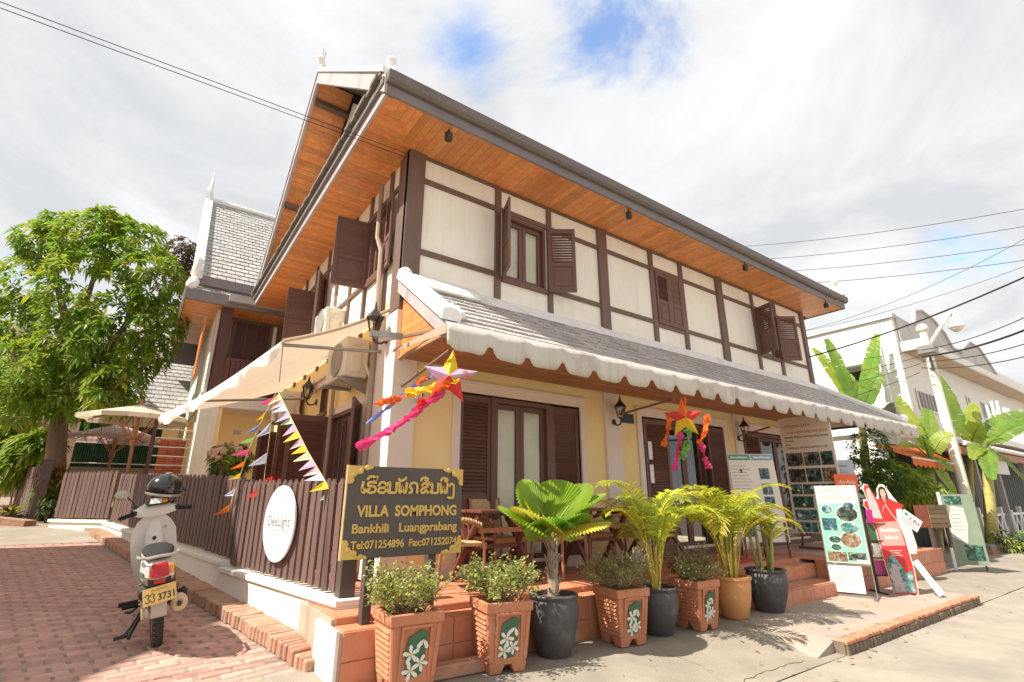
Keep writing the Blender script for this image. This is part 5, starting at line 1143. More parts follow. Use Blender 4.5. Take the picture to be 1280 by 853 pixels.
def small_shrub(t, h, r, hgt, n, leaf, petals=40, dry=.3, seed=1):
    random.seed(seed); st_ = MB(); lf = MB(); lf2 = MB(); fl_ = MB()
    for i in range(58):
        a = random.uniform(0, 6.283); e = random.uniform(.35, 1.4); d = V((math.cos(a), math.sin(a), e)).normalized(); l = hgt * random.uniform(.7, 1.15)
        p0 = V((jit() * .05, jit() * .05, h - .04)); p1 = p0 + d * l * .5 + rv() * .03; p2 = p1 + (d + V((0, 0, .3)) + rv() * .5).normalized() * l * .45; p3 = p1 + (d + rv() * .8).normalized() * l * .4
        for q in (p2, p3):
            if q.z < h: q.z = h + .02
        st_.tube([p0, p1, p2], [.005, .0035, .0015], 4, False); st_.tube([p1, p3], [.003, .0015], 4, False)
        for q in range(n):
            b = random.choice((p2, p3)); p = p1.lerp(b, random.uniform(.1, 1.05)) + rv() * .035; leaf_quad(lf if random.random() > dry else lf2, p, rv() + V((0, 0, .4)), random.uniform(.026, .05), random.uniform(.018, .028), droop=.1)
        if i < petals:
            p = random.choice((p2, p3)) + rv() * .02 + V((0, 0, .015))
            for q in range(4): leaf_quad(fl_, p, V((math.cos(q * 1.57), math.sin(q * 1.57), .3)), .014, .012, droop=.0)
    part('stem', st_, m_twig, t, world=False, kind='stuff', fix=False); part('foliage', lf, leaf, t, world=False, kind='stuff', fix=False); part('foliage', lf2, m_leaf_olive, t, world=False, kind='stuff', fix=False); part('blossom', fl_, m_petal, t, world=False, kind='stuff', fix=False)
m_leaf_olive = leafmat('olive_leaf', (.25, .26, .10), .4, .5)
PL = [((1.76, 3.75), 'square terracotta planter under the villa sign, first from the lane', 26, m_shrub, .98), ((2.55, 3.72), 'square terracotta planter between the villa sign and the fan palm pot', 24, m_shrub, .97), ((3.88, 3.66), 'square terracotta planter between the fan palm and the first feathery palm, its shrub greyer', 20, m_leaf_olive, .93), ((4.93, 3.61), 'square terracotta planter between the two feathery palms', 20, m_leaf_olive, .91)]
for i, ((x, y), lab, n, lfm, s_) in enumerate(PL):
    t, h = planter(x, y, lab, rz=(-.06, -.2, -.14, -.02)[i], s=s_); small_shrub(t, h, .27, .41 if i < 2 else .42, n, lfm, petals=30 if i < 2 else 14, dry=.2 if i < 2 else .45, seed=i + 5)
def round_pot(name, x, y, mt, label, r=.2, h=.46, prof=None):
    t = thing(name, label, 'potted plant', (x, y, .004))
    prof = prof or [(r * .64, 0), (r * .68, .02), (r * .70, h * .06), (r * .82, h * .22), (r * .97, h * .45), (r * 1.06, h * .66), (r * 1.07, h * .78), (r * 1.01, h * .88), (r * .97, h * .92), (r * 1.04, h * .95), (r * 1.06, h * .985), (r * 1.03, h), (r * .9, h), (r * .86, h * .9)]
    part('pot', MB().lathe(prof, 28), mt, t, world=False, smooth=35); part('soil', soil(r * .9, h * .92), m_soil, t, world=False)
    return t
# fan palm
fpal = round_pot('fan_palm', 3.12, 3.74, m_pot_d, 'fan palm with round pleated leaves in a charcoal pot between two square planters', .205, .47)
part('trunk', MB().tube([(jit() * .006, jit() * .006, .42 + i * .06) for i in range(9)], [.05, .048, .052, .045, .05, .045, .05, .045, .03], 9), m_fibre, fpal, world=False)
fb_ = MB()
for i in range(60):
    a = random.uniform(0, 6.283); z = random.uniform(.46, .92); d = V((math.cos(a), math.sin(a), 0)); fb_.beam(d * .045 + V((0, 0, z)), d * random.uniform(.055, .085) + V((0, 0, z + random.uniform(.03, .09))), .018, .006)
part('fibre', fb_, m_fibre, fpal, world=False, kind='stuff')
def fan_leaf(t, c, az, tilt, r, mt, span=300, droop=.25, roll=0):
    """pleated round blade: c its hub, az the way its tip points, tilt above level"""
    mb = MB(); n = 42
    m = Matrix.Translation(c) @ Matrix.Rotation(az, 4, 'Z') @ Matrix.Rotation(-tilt, 4, 'Y') @ Matrix.Rotation(roll, 4, 'X')
    mb.v.append(m @ V((0, 0, 0)))
    for ring, rr in enumerate((.35, .7, 1.0)):
        for i in range(2 * n + 1):
            a = R(-span / 2 + span * i / (2 * n)); pl_ = (.016 if i % 2 else -.016) * rr * r * 2; q = rr * r * (1 - .10 * abs(a) / 2.6) * ((1 if i % 2 == 0 else .972) if ring == 2 else 1)
            mb.v.append(m @ V((q * math.cos(a), q * math.sin(a), pl_ - droop * r * rr * rr * (.35 + .65 * abs(math.sin(a * .9))))))
    k = 2 * n + 1
    for i in range(2 * n): mb.f.append((0, 1 + i, 2 + i)); mb.f += [(1 + q * k + i, 1 + (q + 1) * k + i, 2 + (q + 1) * k + i, 2 + q * k + i) for q in (0, 1)]
    return part('leaf', mb, mt, t, world=False, fix=False)
hub = V((0, 0, .92))
m_palm_y = leafmat('yellow_fan_leaf', (.56, .50, .06), .5, .5)
def wdir(a): return math.atan2((RT * math.cos(a) + FW * math.sin(a)).y, (RT * math.cos(a) + FW * math.sin(a)).x)
for a, tilt, l, r, mt, bt_, dr_ in ((R(180), .50, .34, .36, m_palm_g, .45, .18), (R(140), .95, .36, .36, m_palm_g, 1.0, -.12), (R(30), .85, .36, .40, m_palm_g, .75, -.18), (R(-8), .28, .36, .34, m_palm_y, .15, .22), (R(-95), .30, .22, .27, m_palm_g, .5, .2), (R(75), .9, .34, .38, m_palm_g, 1.05, -.1), (R(215), .45, .28, .33, m_palm_y, .55, .1), (R(-45), .35, .26, .28, m_palm_g, .5, .1), (R(5), .6, .42, .36, m_palm_g, .5, -.15), (R(165), .7, .22, .3, m_palm_y, .9, -.1)):
    az = wdir(a); d = V((math.cos(az) * math.cos(tilt), math.sin(az) * math.cos(tilt), math.sin(tilt))); c = hub + d * l * .85 + V((0, 0, .05))
    part('petiole', MB().tube([V((0, 0, .8)), hub + d * l * .4 + V((0, 0, .06)), c], [.009, .007, .006], 6), m_stem, fpal, world=False)
    fan_leaf(fpal, c - d * r * .25, az, bt_, r * .95, mt, span=270, droop=dr_)
def frond(t, base, az, elev, l, mt, curl=1.3, leaflets=19, ll=.26, lw_=.03, name='frond'):
    mb = MB(); pts = []; p = V(base); e = elev; n = 14
    h = V((math.cos(az), math.sin(az), 0))
    for i in range(n + 1):
        pts.append(p.copy()); d = h * math.cos(e) + V((0, 0, math.sin(e))); p = p + d * (l / n); e -= curl / n * (0.4 + 1.2 * i / n)
    mb.tube(pts, [.008 - .006 * i / n for i in range(n + 1)], 5, False)
    for k in range(leaflets):
        u = .22 + .78 * (k + .5) / leaflets; f_ = u * n; i = min(n - 1, int(f_)); q = pts[i].lerp(pts[i + 1], f_ - i); d = (pts[i + 1] - pts[i]).normalized(); s = d.cross(V((0, 0, 1))).normalized(); up = s.cross(d)
        L_ = ll * (math.sin(math.pi * min(1, u * .85 + .1)) ** .6) * random.uniform(.85, 1.1)
        for sd in (-1, 1): leaf_quad(mb, q, s * sd * .8 + d * (.55 + .35 * u) + up * .35 + rv() * .06, L_, lw_, up=up, droop=random.uniform(.25, .5), fold=.2)
    return part(name, mb, mt, t, world=False, fix=False)
m_palm_dk = leafmat('dark_green_frond', (.30, .38, .05), .5, .5)  # greener, darker frond colour, given to fronds at random
m_cane = M('yellow_cane', (.46, .36, .07), .45, .2, 10)
def areca(t, z0, n, hgt, seed, rad=.05, spread=1.0, ll=.33, curl=1.9):
    random.seed(seed)
    for i in range(n):
        az = 2 * math.pi * i / n * 1.618 * 2 + jit() * .4; b = V((math.cos(az) * rad * random.random(), math.sin(az) * rad * random.random(), z0)); c_h = hgt * random.uniform(.25, .5)
        lean = V((math.cos(az), math.sin(az), 0)) * .07 * spread
        top_ = b + V((0, 0, c_h)) + lean
        part('cane', MB().tube([b, b.lerp(top_, .5) - lean * .1, top_], [.013, .011, .008], 6), m_cane, t, world=False, smooth=True)
        frond(t, top_, az, random.uniform(1.05, 1.45), hgt * random.uniform(.55, .82), random.choice((m_palm, m_palm, m_palm, m_palm_y, m_palm_dk)), curl=curl * random.uniform(.8, 1.35), ll=ll)
ar1 = round_pot('feathery_palm', 4.42, 3.68, m_pot_d, 'yellow green feathery palm in a charcoal pot, the left of the two feathery palms', .19, .42)
areca(ar1, .38, 18, 1.12, 3, ll=.28)
ar2 = round_pot('feathery_palm', 5.66, 3.64, m_pot_o, 'yellow green feathery palm in an orange clay pot', .20, .42, [(.12, 0), (.14, .02), (.185, .2), (.2, .34), (.2, .38), (.215, .40), (.215, .43), (.18, .43), (.17, .38)])
areca(ar2, .38, 28, 1.12, 9, rad=.07, ll=.27)
dr = round_pot('cane_plant', 6.32, 3.60, m_pot_d, 'broad leaved cane plant in a charcoal pot beside the steps', .22, .46)
for i in range(7):
    az = i * 2.4; b = V((math.cos(az) * .08, math.sin(az) * .08, .42)); h = random.uniform(.35, .65); tp_ = b + V((math.cos(az) * .06, math.sin(az) * .06, h))
    part('cane', MB().tube([b, tp_], [.022, .018], 8), m_stem, dr, world=False, smooth=True)
    for q in range(9):
        a = q * 2.4 + i; mb = MB(); leaf_quad(mb, tp_ - V((0, 0, .05)), V((math.cos(a), math.sin(a), random.uniform(.6, 1.8))), random.uniform(.28, .42), .075, droop=random.uniform(.2, .5)); part('leaf', mb, random.choice((m_palm, m_palm_y, m_shrub)), dr, world=False, fix=False)
# ---- bananas on the right
def banana_leaf(t, base, tip, mid_up, wd, mt, n=14, tear=.3):
    """base to tip along a bent rib; two halves with torn edges"""
    mb = MB(); base, tip = V(base), V(tip); md = base.lerp(tip, .55) + V((0, 0, mid_up)); ln_ = (tip - base).length; pts = []
    for i in range(n + 1):
        u = i / n; pts.append(base * (1 - u) ** 2 + md * 2 * u * (1 - u) + tip * u * u)
    mb.tube(pts, [.022 - .017 * i / n for i in range(n + 1)], 5, False)
    vw = (base - CP).normalized()
    for sd in (-1, 1):
        for i in range(2, n):
            u0, u1 = i / n, (i + 1) / n; a, b = pts[i], pts[i + 1]; d = (b - a).normalized(); s = d.cross(V((0, 0, .75)) - FW * .8 + rv() * .05).normalized() * sd
            wf_ = lambda u: wd * (max(0, math.sin(math.pi * (u * .86 + .1))) ** .55)
            dz = V((0, 0, -.22)); g = .96 if random.random() < tear else 1.0
            a2 = a + (s + dz * (1.2 - u0) + V((0, 0, .25))) * wf_(u0) + rv() * .012; b2 = a.lerp(b, g) + (s + dz * (1.2 - u1) + V((0, 0, .25))) * wf_(u1 if u1 < 1 else .985) * (1 if g == 1 else .93) + rv() * .012
            k = len(mb.v); m_ = (a + a2) / 2 + V((0, 0, wf_(u0) * .09)); m2_ = (a.lerp(b, g) + b2) / 2 + V((0, 0, wf_(u1) * .09))
            mb.v += [a, a.lerp(b, 1), m_, m2_, a2, b2]; mb.f += [(k, k + 1, k + 3, k + 2), (k + 2, k + 3, k + 5, k + 4)]
    return part('leaf', mb, mt, t, fix=False)
m_ban_y = leafmat('pale_banana_leaf', (.36, .46, .07), .5, .5)  # lighter yellow-green leaf colour, mixed in at random
m_bstem = M('banana_stem', (.36, .33, .10), .6, .25, 7, stain=(.35, .18, .06, .7), stain_scale=4)
def banana(label, D, foot, crown, leaves, z0=0, r=.1):
    c = ondepth(*crown, D); f0 = ondepth(*foot, D); t = thing('banana_plant', label, 'banana plant', (f0.x, f0.y, z0), 0, 'banana plants on the right')
    part('stem', MB().tube([(f0.x, f0.y, z0), ((f0.x + c.x) / 2, (f0.y + c.y) / 2, (z0 + c.z) / 2), c], [r, r * .85, r * .55], 10), m_bstem, t, smooth=True)
    for (x, y, dd, up, wd) in leaves: banana_leaf(t, c, ondepth(x, y, D + dd), up, wd, random.choice((m_banana, m_ban_y)))
banana('banana plant with upright tattered leaves rising behind the awning end', 15.5, (1085, 640), (1076, 522), [(1016, 436, .5, .5, .26), (1033, 424, .2, .2, .25), (1097, 418, .3, .1, .22), (1103, 466, -.3, .4, .26), (1060, 468, .8, .2, .25), (1042, 500, -.6, .3, .2), (1095, 440, .6, .1, .25)], 0, .16)
banana('banana plant beside the pale camera pole, left of it', 13.2, (1175, 690), (1163, 575), [(1122, 497, .3, .25, .22), (1160, 512, .5, .0, .24), (1128, 560, -.5, .35, .18), (1192, 545, -.3, .35, .2), (1152, 545, -.9, .2, .22), (1190, 590, -.5, .3, .16), (1150, 610, -.3, .2, .15), (1195, 622, -.2, .3, .16)], 0, .09)
banana('banana plant with a yellow brown stem right of the camera pole', 13.9, (1242, 692), (1232, 560), [(1280, 600, .2, .3, .2), (1300, 530, .0, .4, .26), (1240, 600, -.8, .35, .24), (1215, 575, -.5, .3, .18), (1255, 548, -.6, .15, .2)], 0, .15)
banana('tall young banana plant directly behind the camera pole', 14.6, (1216, 690), (1212, 560), [(1172, 470, .3, .25, .25), (1218, 505, .1, .0, .24), (1262, 548, -.4, .35, .2), (1300, 520, .2, .5, .27), (1195, 545, -.6, .3, .2), (1225, 530, -.8, .1, .26)], 0, .1)
bush('clipped_shrub', 'dense dark green shrub behind the display boards', (1088, 590), 11.6, .5, 0, 130, .10, .045, m_leaf_dk, mat2=m_leaf, blobs=[(0, 0, .5), (.1, .5, .45), (-.05, -.5, .5), (.3, -.2, .4)])
bush('broad_shrub', 'light green broad leaved bush between the dark shrub and the banana plants', (1118, 600), 12.4, .5, 0, 40, .34, .14, m_leaf_y, mat2=m_banana, blobs=[(0, 0, .45), (.5, -.4, .4)])
bush('variegated_shrub', 'yellow green variegated shrub behind the wooden crate', (1162, 622), 11.6, .35, 0, 60, .16, .05, m_leaf_y, mat2=m_shrub, blobs=[(0, 0, .38), (.3, -.4, .35), (-.3, .2, .3)])
bush('low_shrub', 'low green plant at the foot of the yellow banana stem', (1258, 678), 13.5, .25, -.1, 40, .14, .05, m_shrub, mat2=m_leaf_dk, blobs=[(0, 0, .28), (.3, .05, .22)])
bush('far_shrub', 'dark shrub inside the patio behind the umbrellas', (10, 500), 19, 1.4, .6, 200, .4, .12, m_leaf_dk, mat2=m_leaf, blobs=[(0, 0, 1.4), (1.2, -1, 1.0), (-1, 1, 1.2)])
random.seed(77)
# ================================================================== PATIO UMBRELLAS
m_umb = M('cream_umbrella_canvas', (.72, .62, .50), .85, .06, 3, trans=.35); m_umb2 = M('pinkish_umbrella_canvas', (.62, .46, .42), .85, .06, 3, trans=.35)
def umbrella(px, D, rx, label, mt, foot, lean=0, rise=.32):
    t_ = ondepth(*px, D); f_ = ondepth(*foot, D); r = rx / 630 * D
    t = thing('patio_umbrella', label, 'umbrella', (f_.x, f_.y, .6), 0, 'patio umbrellas behind the fence')
    o = V(t.location); n = 8; rim = [t_ + V((r * math.cos(2 * math.pi * i / n + .2), r * math.sin(2 * math.pi * i / n + .2), -rise)) for i in range(n)]
    mb = MB(); mb.v.append(t_)
    for i in range(n):
        a, b = rim[i], rim[(i + 1) % n]; k = len(mb.v); mb.v += [a, (a + b) / 2 + (t_ - (a + b) / 2) * .06, b, a - V((0, 0, .1)), (a + b) / 2 + (t_ - (a + b) / 2) * .06 - V((0, 0, .1)), b - V((0, 0, .1))]
        mb.f += [(0, k, k + 1), (0, k + 1, k + 2), (k, k + 3, k + 4, k + 1), (k + 1, k + 4, k + 5, k + 2)]
    part('canopy', mb, mt, t, fix=False)
    part('pole', MB().tube([(f_.x, f_.y, .6), t_ + V((0, 0, .12))], .035, 8), m_teak_l, t, smooth=True)
    hb = t_.lerp(V((f_.x, f_.y, .6)), .32)
    for p in rim: part('rib', MB().tube([t_ - V((0, 0, .03)), p - V((0, 0, .03))], .012, 5), m_teak, t); part('strut', MB().tube([hb, t_.lerp(p, .5) - V((0, 0, .04))], .012, 5), m_teak_l, t)
    part('hub', MB().lathe([(.07, -.06), (.07, .06)], 8, Matrix.Translation(hb)), m_teak_l, t)
umbrella((176, 506), 11.7, 60, 'cream patio umbrella nearest the rear wing, in front of the brick pier', m_umb, (159, 600))
umbrella((150, 530), 14.6, 50, 'pinkish patio umbrella behind the cream one', m_umb2, (128, 610), rise=.4)
umbrella((40, 516), 14.6, 44, 'pale patio umbrella half hidden left of the mango trunk', m_umb, (40, 610), rise=.25)
# ================================================================== TERRACE FURNITURE
def x_table(x, y, rz, label):
    t = thing('cross_leg_table', label, 'table', (x, y, TZ + .003), rz, 'cross legged tables on the terrace')
    for i in range(5): part('board', MB().box(-.42, .42, -.35 + i * .14, -.35 + i * .14 + .134, .70, .73), m_teak, t, world=False, bevel=.004)
    for sx in (-1, 1):
        for k in (-1, 1): part('leg', MB().beam((sx * .34 + k * .018, -.30 * k, 0.0), (sx * .34 + k * .018, .26 * k, .695), .035, .065, up=(1, 0, 0)), m_teak, t, world=False)
        part('rail', MB().box(sx * .34 - .04, sx * .34 + .04, -.3, .3, .655, .698), m_teak, t, world=False)
    part('stretcher', MB().box(-.32, .32, -.03, .03, .33, .37), m_teak, t, world=False); part('stretcher', MB().box(-.32, .32, -.2, -.16, .5, .55), m_teak_l, t, world=False)
    return t
def rattan_chair(x, y, rz, label):
    t = thing('rattan_chair', label, 'chair', (x, y, TZ + .003), rz, 'rattan chairs on the terrace')
    part('seat', MB().box(-.22, .22, -.2, .22, .40, .43), m_rattan, t, world=False, bevel=.006); part('seat_frame', MB().box(-.235, .235, -.225, -.201, .375, .43).box(-.235, .235, .221, .24, .375, .43), m_teak_l, t, world=False)
    for sx in (-1, 1):
        part('leg', MB().tube([(sx * .225, -.2, 0), (sx * .225, -.2, .40), (sx * .23, -.16, .58), (sx * .24, .02, .64), (sx * .235, .18, .60)], .016, 7), m_teak_l, t, world=False, smooth=True)
        part('leg', MB().tube([(sx * .22, .26, 0), (sx * .22, .22, .42), (sx * .22, .30, .85)], .016, 7), m_teak_l, t, world=False, smooth=True)
        tw = MB()
        for k in range(14): u = k / 14; p = V((sx * .235, -.16 + u * .36, .60 + .05 * math.sin(math.pi * u))); tw.ball(p, .021, (1, .7, 1), n=6, k=4)
        part('twisted_arm', tw, m_rattan, t, world=False, kind='stuff')
    for z0, z1, mt in ((.48, .60, m_rattan), (.605, .675, m_post), (.68, .84, m_rattan)): part('back_panel', MB().ext([(-.205, .215 + (z0 - .42) * .19, z0), (.205, .215 + (z0 - .42) * .19, z0), (.205, .215 + (z1 - .42) * .19, z1), (-.205, .215 + (z1 - .42) * .19, z1)], (0, .016, 0)), mt, t, world=False)
x_table(3.28, 4.92, .05, 'dark cross legged table in front of the curtained door'); x_table(4.85, 4.95, -.06, 'dark cross legged table behind the fan palm'); x_table(6.05, 4.98, .04, 'dark cross legged table behind the left feathery palm')
rattan_chair(2.72, 4.72, R(75), 'rattan chair behind the villa sign, turned to the first table'); rattan_chair(4.05, 4.75, R(-80), 'rattan chair between the first two tables'); rattan_chair(3.5, 5.13, R(5), 'rattan chair against the curtained door behind the first table'); rattan_chair(5.45, 4.85, R(-70), 'rattan chair between the second and third tables'); rattan_chair(4.95, 5.14, 0, 'rattan chair against the wall behind the second table')
# ================================================================== THE VILLA SIGN
sy = 4.03
A_, B_ = ony(436, 582, sy), ony(577, 586, sy); zt, zb_ = A_.z, ony(430, 700, sy).z
sg = thing('villa_sign', 'black wooden name board with gold lettering and gold corner scrolls on two posts', 'sign', ((A_.x + B_.x) / 2, sy, .36))
sw, sh = B_.x - A_.x, zt - zb_
part('board', MB().box(A_.x, B_.x, sy - .02, sy + .02, zb_, zt), m_signb, sg, bevel=.004)
m_goldd = M('worn_gold_edge', (.45, .33, .16), .6, .2)
part('edge_strip', MB().box(A_.x - .008, A_.x - .0005, sy - .022, sy + .022, zb_ - .005, zt + .005), m_goldd, sg)
for x in (A_.x + .24 * sw, B_.x - .24 * sw): part('post', MB().box(x - .035, x + .035, sy + .021, sy + .10, .352, zt - .1), m_post, sg, bevel=.004)
SF = fr((A_.x, sy - .0215, zb_), (1, 0, 0), (0, 0, 1))
def catmull(st, k=5):
    if len(st) < 3: return st
    p = [V((*q, 0)) for q in st]; p = [p[0] * 2 - p[1]] + p + [p[-1] * 2 - p[-2]]; o = []
    for i in range(1, len(p) - 2):
        for j in range(k):
            t = j / k; a = 2 * p[i] + (p[i + 1] - p[i - 1]) * t + (2 * p[i - 1] - 5 * p[i] + 4 * p[i + 1] - p[i + 2]) * t * t + (3 * p[i] - p[i - 1] - 3 * p[i + 1] + p[i + 2]) * t ** 3; o.append((a.x / 2, a.y / 2))
    return o + [st[-1]]
GL = {
 'e': (.45, [[(.2, .95), (.13, .6), (.13, .2), (.22, .04), (.38, .06), (.42, .2), (.32, .3), (.18, .24)]]),
 'h': (1, [[(.88, .92), (.45, .95), (.18, .85), (.22, .62), (.6, .6), (.86, .45), (.84, .15), (.55, .02), (.22, .08), (.16, .28), (.35, .34)], [(.1, 1.2), (.25, 1.42), (.6, 1.46), (.82, 1.28), (.68, 1.18), (.88, 1.22), (.95, 1.45)]]),
 'o': (.95, [[(.15, .62), (.28, .9), (.6, .96), (.86, .72), (.86, .3), (.6, .03), (.25, .05), (.13, .22), (.28, .42), (.84, .5)]]),
 'n': (.95, [[(.02, .78), (.12, .95), (.24, .82), (.24, .2), (.34, .05), (.74, .05), (.85, .2), (.85, .96)], [(.24, .3), (.1, .2), (.2, .04), (.34, .05)]]),
 'p': (1.1, [[(.0, .8), (.1, .95), (.2, .8), (.2, .18), (.3, .05), (.42, .2), (.52, .62), (.62, .2), (.74, .05), (.86, .18), (.9, .96)]]),
 'a': (0, [[(-1.0, 1.3), (-.85, 1.15), (-.55, 1.2), (-.3, 1.42)]]),
 'k': (.95, [[(.08, .05), (.3, .1), (.3, .4), (.12, .55), (.2, .88), (.55, .96), (.82, .8), (.86, .05)]]),
 's': (1, [[(.2, .72), (.35, .93), (.68, .88), (.74, .62), (.35, .5), (.13, .25), (.25, .04), (.48, .1), (.55, .3)], [(.6, .3), (.85, .05)], [(.72, .78), (.98, 1.02)]]),
 'q': (0, [[(-.9, 1.2), (-.8, 1.42), (-.45, 1.48), (-.2, 1.32), (-.32, 1.15), (-.5, 1.24)]]),
 'g': (.6, [[(.02, .72), (.18, .92), (.42, .9), (.5, .65), (.5, -.2), (.4, -.4), (.1, -.42), (-.1, -.36)]]),
 ' ': (.18, [])}
def lao(s, x0, y0, ht, wd, t, m, parent, mat):
    tot = sum(GL[c][0] for c in s); k = wd / tot; x = x0; mb = MB()
    for c in s:
        w_, sts = GL[c]
        for st in sts: ribbon([[(x + a * k, y0 + b * ht) for a, b in catmull(st)]], t, .006, m @ Matrix.Translation((0, 0, .0006 * (len(mb.v) % 7))), mb)
        x += w_ * k
    return part('lettering', mb, mat, parent, fix=False)
lao('ehonpak sqnpqg', .10 * sw, .70 * sh, .125 * sh, .82 * sw, .019 * sw, SF, sg, m_gold)
def sline(body, u0, u1, v, hh, bold=.0):
    me = text_mesh(body, hh, .003, align='LEFT', bold=bold); xs = [q.co.x for q in me.vertices]; sx = (u1 - u0) * sw / (max(xs) - min(xs)); me.transform(Matrix.Translation((-min(xs), 0, 0))); me.transform(Matrix.Diagonal((sx, 1, 1, 1))); me.transform(Matrix.Translation((u0 * sw, v * sh, .003))); me.transform(SF); me.transform(Matrix.Translation(-root_off(sg))); me.materials.append(m_gold); put('lettering', me, sg)
sline('VILLA  SOMPHONG', .085, .945, .445, .165 * sh, .004); sline('Bankhili   Luangprabang', .06, .955, .27, .135 * sh, .0025); sline('Tel:071254896  Fax:071252074', .06, .955, .105, .115 * sh, .002)
for cx_, cy_, sx, sz in ((0, 1, 1, -1), (1, 1, -1, -1), (0, 0, 1, 1), (1, 0, -1, 1)):
    pts = [(0, 0)] + [(.19, .0), (.185, .03), (.15, .045), (.115, .03), (.105, .06), (.09, .095), (.06, .105), (.035, .13), (.045, .17), (.03, .21), (0, .21)]
    q = [SF @ V(((cx_ + sx * a) * sw, (cy_ + sz * b * .95) * sh, .001)) for a, b in pts]
    part('corner_scroll', MB().ext(q if sx * sz > 0 else list(reversed(q)), SF.to_3x3() @ V((0, 0, .007))), m_gold, sg)
    for k in range(3): part('scroll_boss', MB().ball(SF @ V(((cx_ + sx * (.04 + .05 * k)) * sw, (cy_ + sz * (.10 - .04 * k)) * sh, .008)), .022 * sw, (1, .35, 1), n=8, k=5), m_gold, sg, smooth=True)
# ================================================================== ROUND SIGN ON THE FENCE
def on_fence(x, y, off=-.0): d = px_dir(x, y); n = V((1, .204, 0)); p0 = V((1.46 + off, 4.55, 0)); return CP + d * ((p0 - CP).dot(n) / d.dot(n))
oc = on_fence(350, 655, .02); fd = V((.204, -1, 0)).normalized()
l_, r_ = on_fence(327, 655, .02), on_fence(372, 655, .02); ow = (r_ - l_).length / 2 * .84; oh = (on_fence(350, 605, .02).z - on_fence(346, 706, .02).z) / 2 * .95
oz = (on_fence(350, 605, .02).z + on_fence(346, 706, .02).z) / 2
os_ = thing('oval_sign', 'white oval guest house sign hung on the picket fence', 'sign', (oc.x, oc.y, oz)); OF = fr((oc.x, oc.y, oz), fd, (0, 0, 1))
part('plate', MB().ext([OF @ V((ow * math.cos(i * math.pi / 20), oh * math.sin(i * math.pi / 20), 0)) for i in range(40)], OF.to_3x3() @ V((0, 0, .018))), M('white_sign_paint', (.80, .79, .77), .4, .03), os_, smooth=30)
m_greyink = M('grey_ink', (.16, .16, .18), .5)
text('DeeLight', OF @ Matrix.Translation((0, -.03, .019)), .14 * ow / .2, m_greyink, os_, .001, width=ow * 1.45)
part('rule', MB().box(-ow * .7, ow * .7, -.075, -.070, .0185, .0195, OF), m_greyink, os_); part('small_print', ribbon([[(-.06 + q * .013, -.112 + .004 * (q % 2)), (-.051 + q * .013, -.108 - .005 * (q % 3))] for q in range(9)], .004, .001, OF @ Matrix.Translation((0, 0, .0185))), m_greyink, os_, fix=False, kind='stuff')
part('mark', ribbon([catmull([(-.05, .16), (0, .2), (.03, .17), (.06, .21)])], .006, .001, OF @ Matrix.Translation((0, 0, .0185))), m_greyink, os_, fix=False)
# ================================================================== DISPLAY BOARDS
inks = dict(el=[(.012, .02, .018), (.03, .045, .04), (.16, .18, .13), (.45, .44, .36)], gr=[(.01, .03, .022), (.02, .07, .05), (.06, .15, .11), (.35, .42, .36)], tl=[(.012, .06, .055), (.03, .17, .15), (.2, .34, .32), (.6, .66, .64)], bl=[(.012, .025, .05), (.03, .08, .12), (.10, .2, .2), (.5, .55, .52)], wm=[(.06, .035, .022), (.17, .10, .06), (.34, .25, .17), (.55, .5, .42)])
PH = {k: photo_mat('photo_print_' + k, v) for k, v in inks.items()}
def flat(name, parent, m, x0, x1, z0, z1, mat, t=.003, lift=.001): return part(name, MB().box(x0, x1, z0, z1, lift, lift + t, m), mat, parent, world=False)
LF = fr((0, 0, 0), (1, 0, 0), (0, 0, 1))      # a local frame whose front looks along -y
def lines(parent, m, x0, x1, z0, n, dz, mat=m_ink, h=.006):
    for i in range(n): flat('text_line', parent, m, x0, x0 + (x1 - x0) * random.uniform(.7, 1), z0 - i * dz, z0 - i * dz + h, mat, .0008)
def ltext(parent, body, x, z, size, mat, width=None, shear=0, lift=.003, rot=0, align='LEFT', m=LF):
    me = text_mesh(body, size, .0008, width, shear, align); me.transform(m @ Matrix.Translation((x, z, lift)) @ Matrix.Rotation(rot, 4, 'Z')); me.materials.append(mat); return put('lettering', me, parent)
def scribble(parent, m, x0, x1, z, h, mat, lift=.005, wd=.006):
    n = int((x1 - x0) / (h * .42)); p = []
    for i in range(n * 2 + 1): p.append((x0 + (x1 - x0) * i / (2 * n), z + (h * random.uniform(.55, 1.0) if i % 2 else h * random.uniform(0, .15))))
    return part('script_line', ribbon([catmull(p, 3)], wd, .0008, m @ Matrix.Translation((0, 0, lift))), mat, parent, world=False, fix=False)
# tall elephant-tour poster
bp_ = ondepth(995, 690, 9.0)
po_ = thing('tall_poster', 'tall cream poster of elephant and trekking photographs on an easel under the awning', 'poster', (9.92, 4.95, TZ), R(-87)); po_.scale = (1.0, 1, 1.06)
W_, Z0, Z1 = .86, .25, 2.20
T0 = fr((0, 0, 0), (1, 0, 0), (0, 0, 1))
part('panel', MB().box(0, W_, 0, .012, Z0, Z1), M('cream_poster_paper', (.78, .68, .55), .5, .04), po_, world=False)
part('edge', MB().box(W_, W_ + .015, -.004, .016, Z0, Z1).box(-.015, 0, -.004, .016, Z0, Z1), m_cement, po_, world=False)
ltext(po_, 'AMAZING LAOS', .06, 2.02, .09, m_red, .48); ltext(po_, 'FOR EVERY ONE CAN DO IT', .12, 1.91, .08, m_red, .70)
for i, s_ in enumerate(('Elephant Mahout training riding bathing', '-Kayaking', '-Biking', '-Trekking to hill tribes and home stay')): ltext(po_, s_, .05, 1.835 - i * .062, .05, m_ink, (.76, .16, .1, .72)[i])
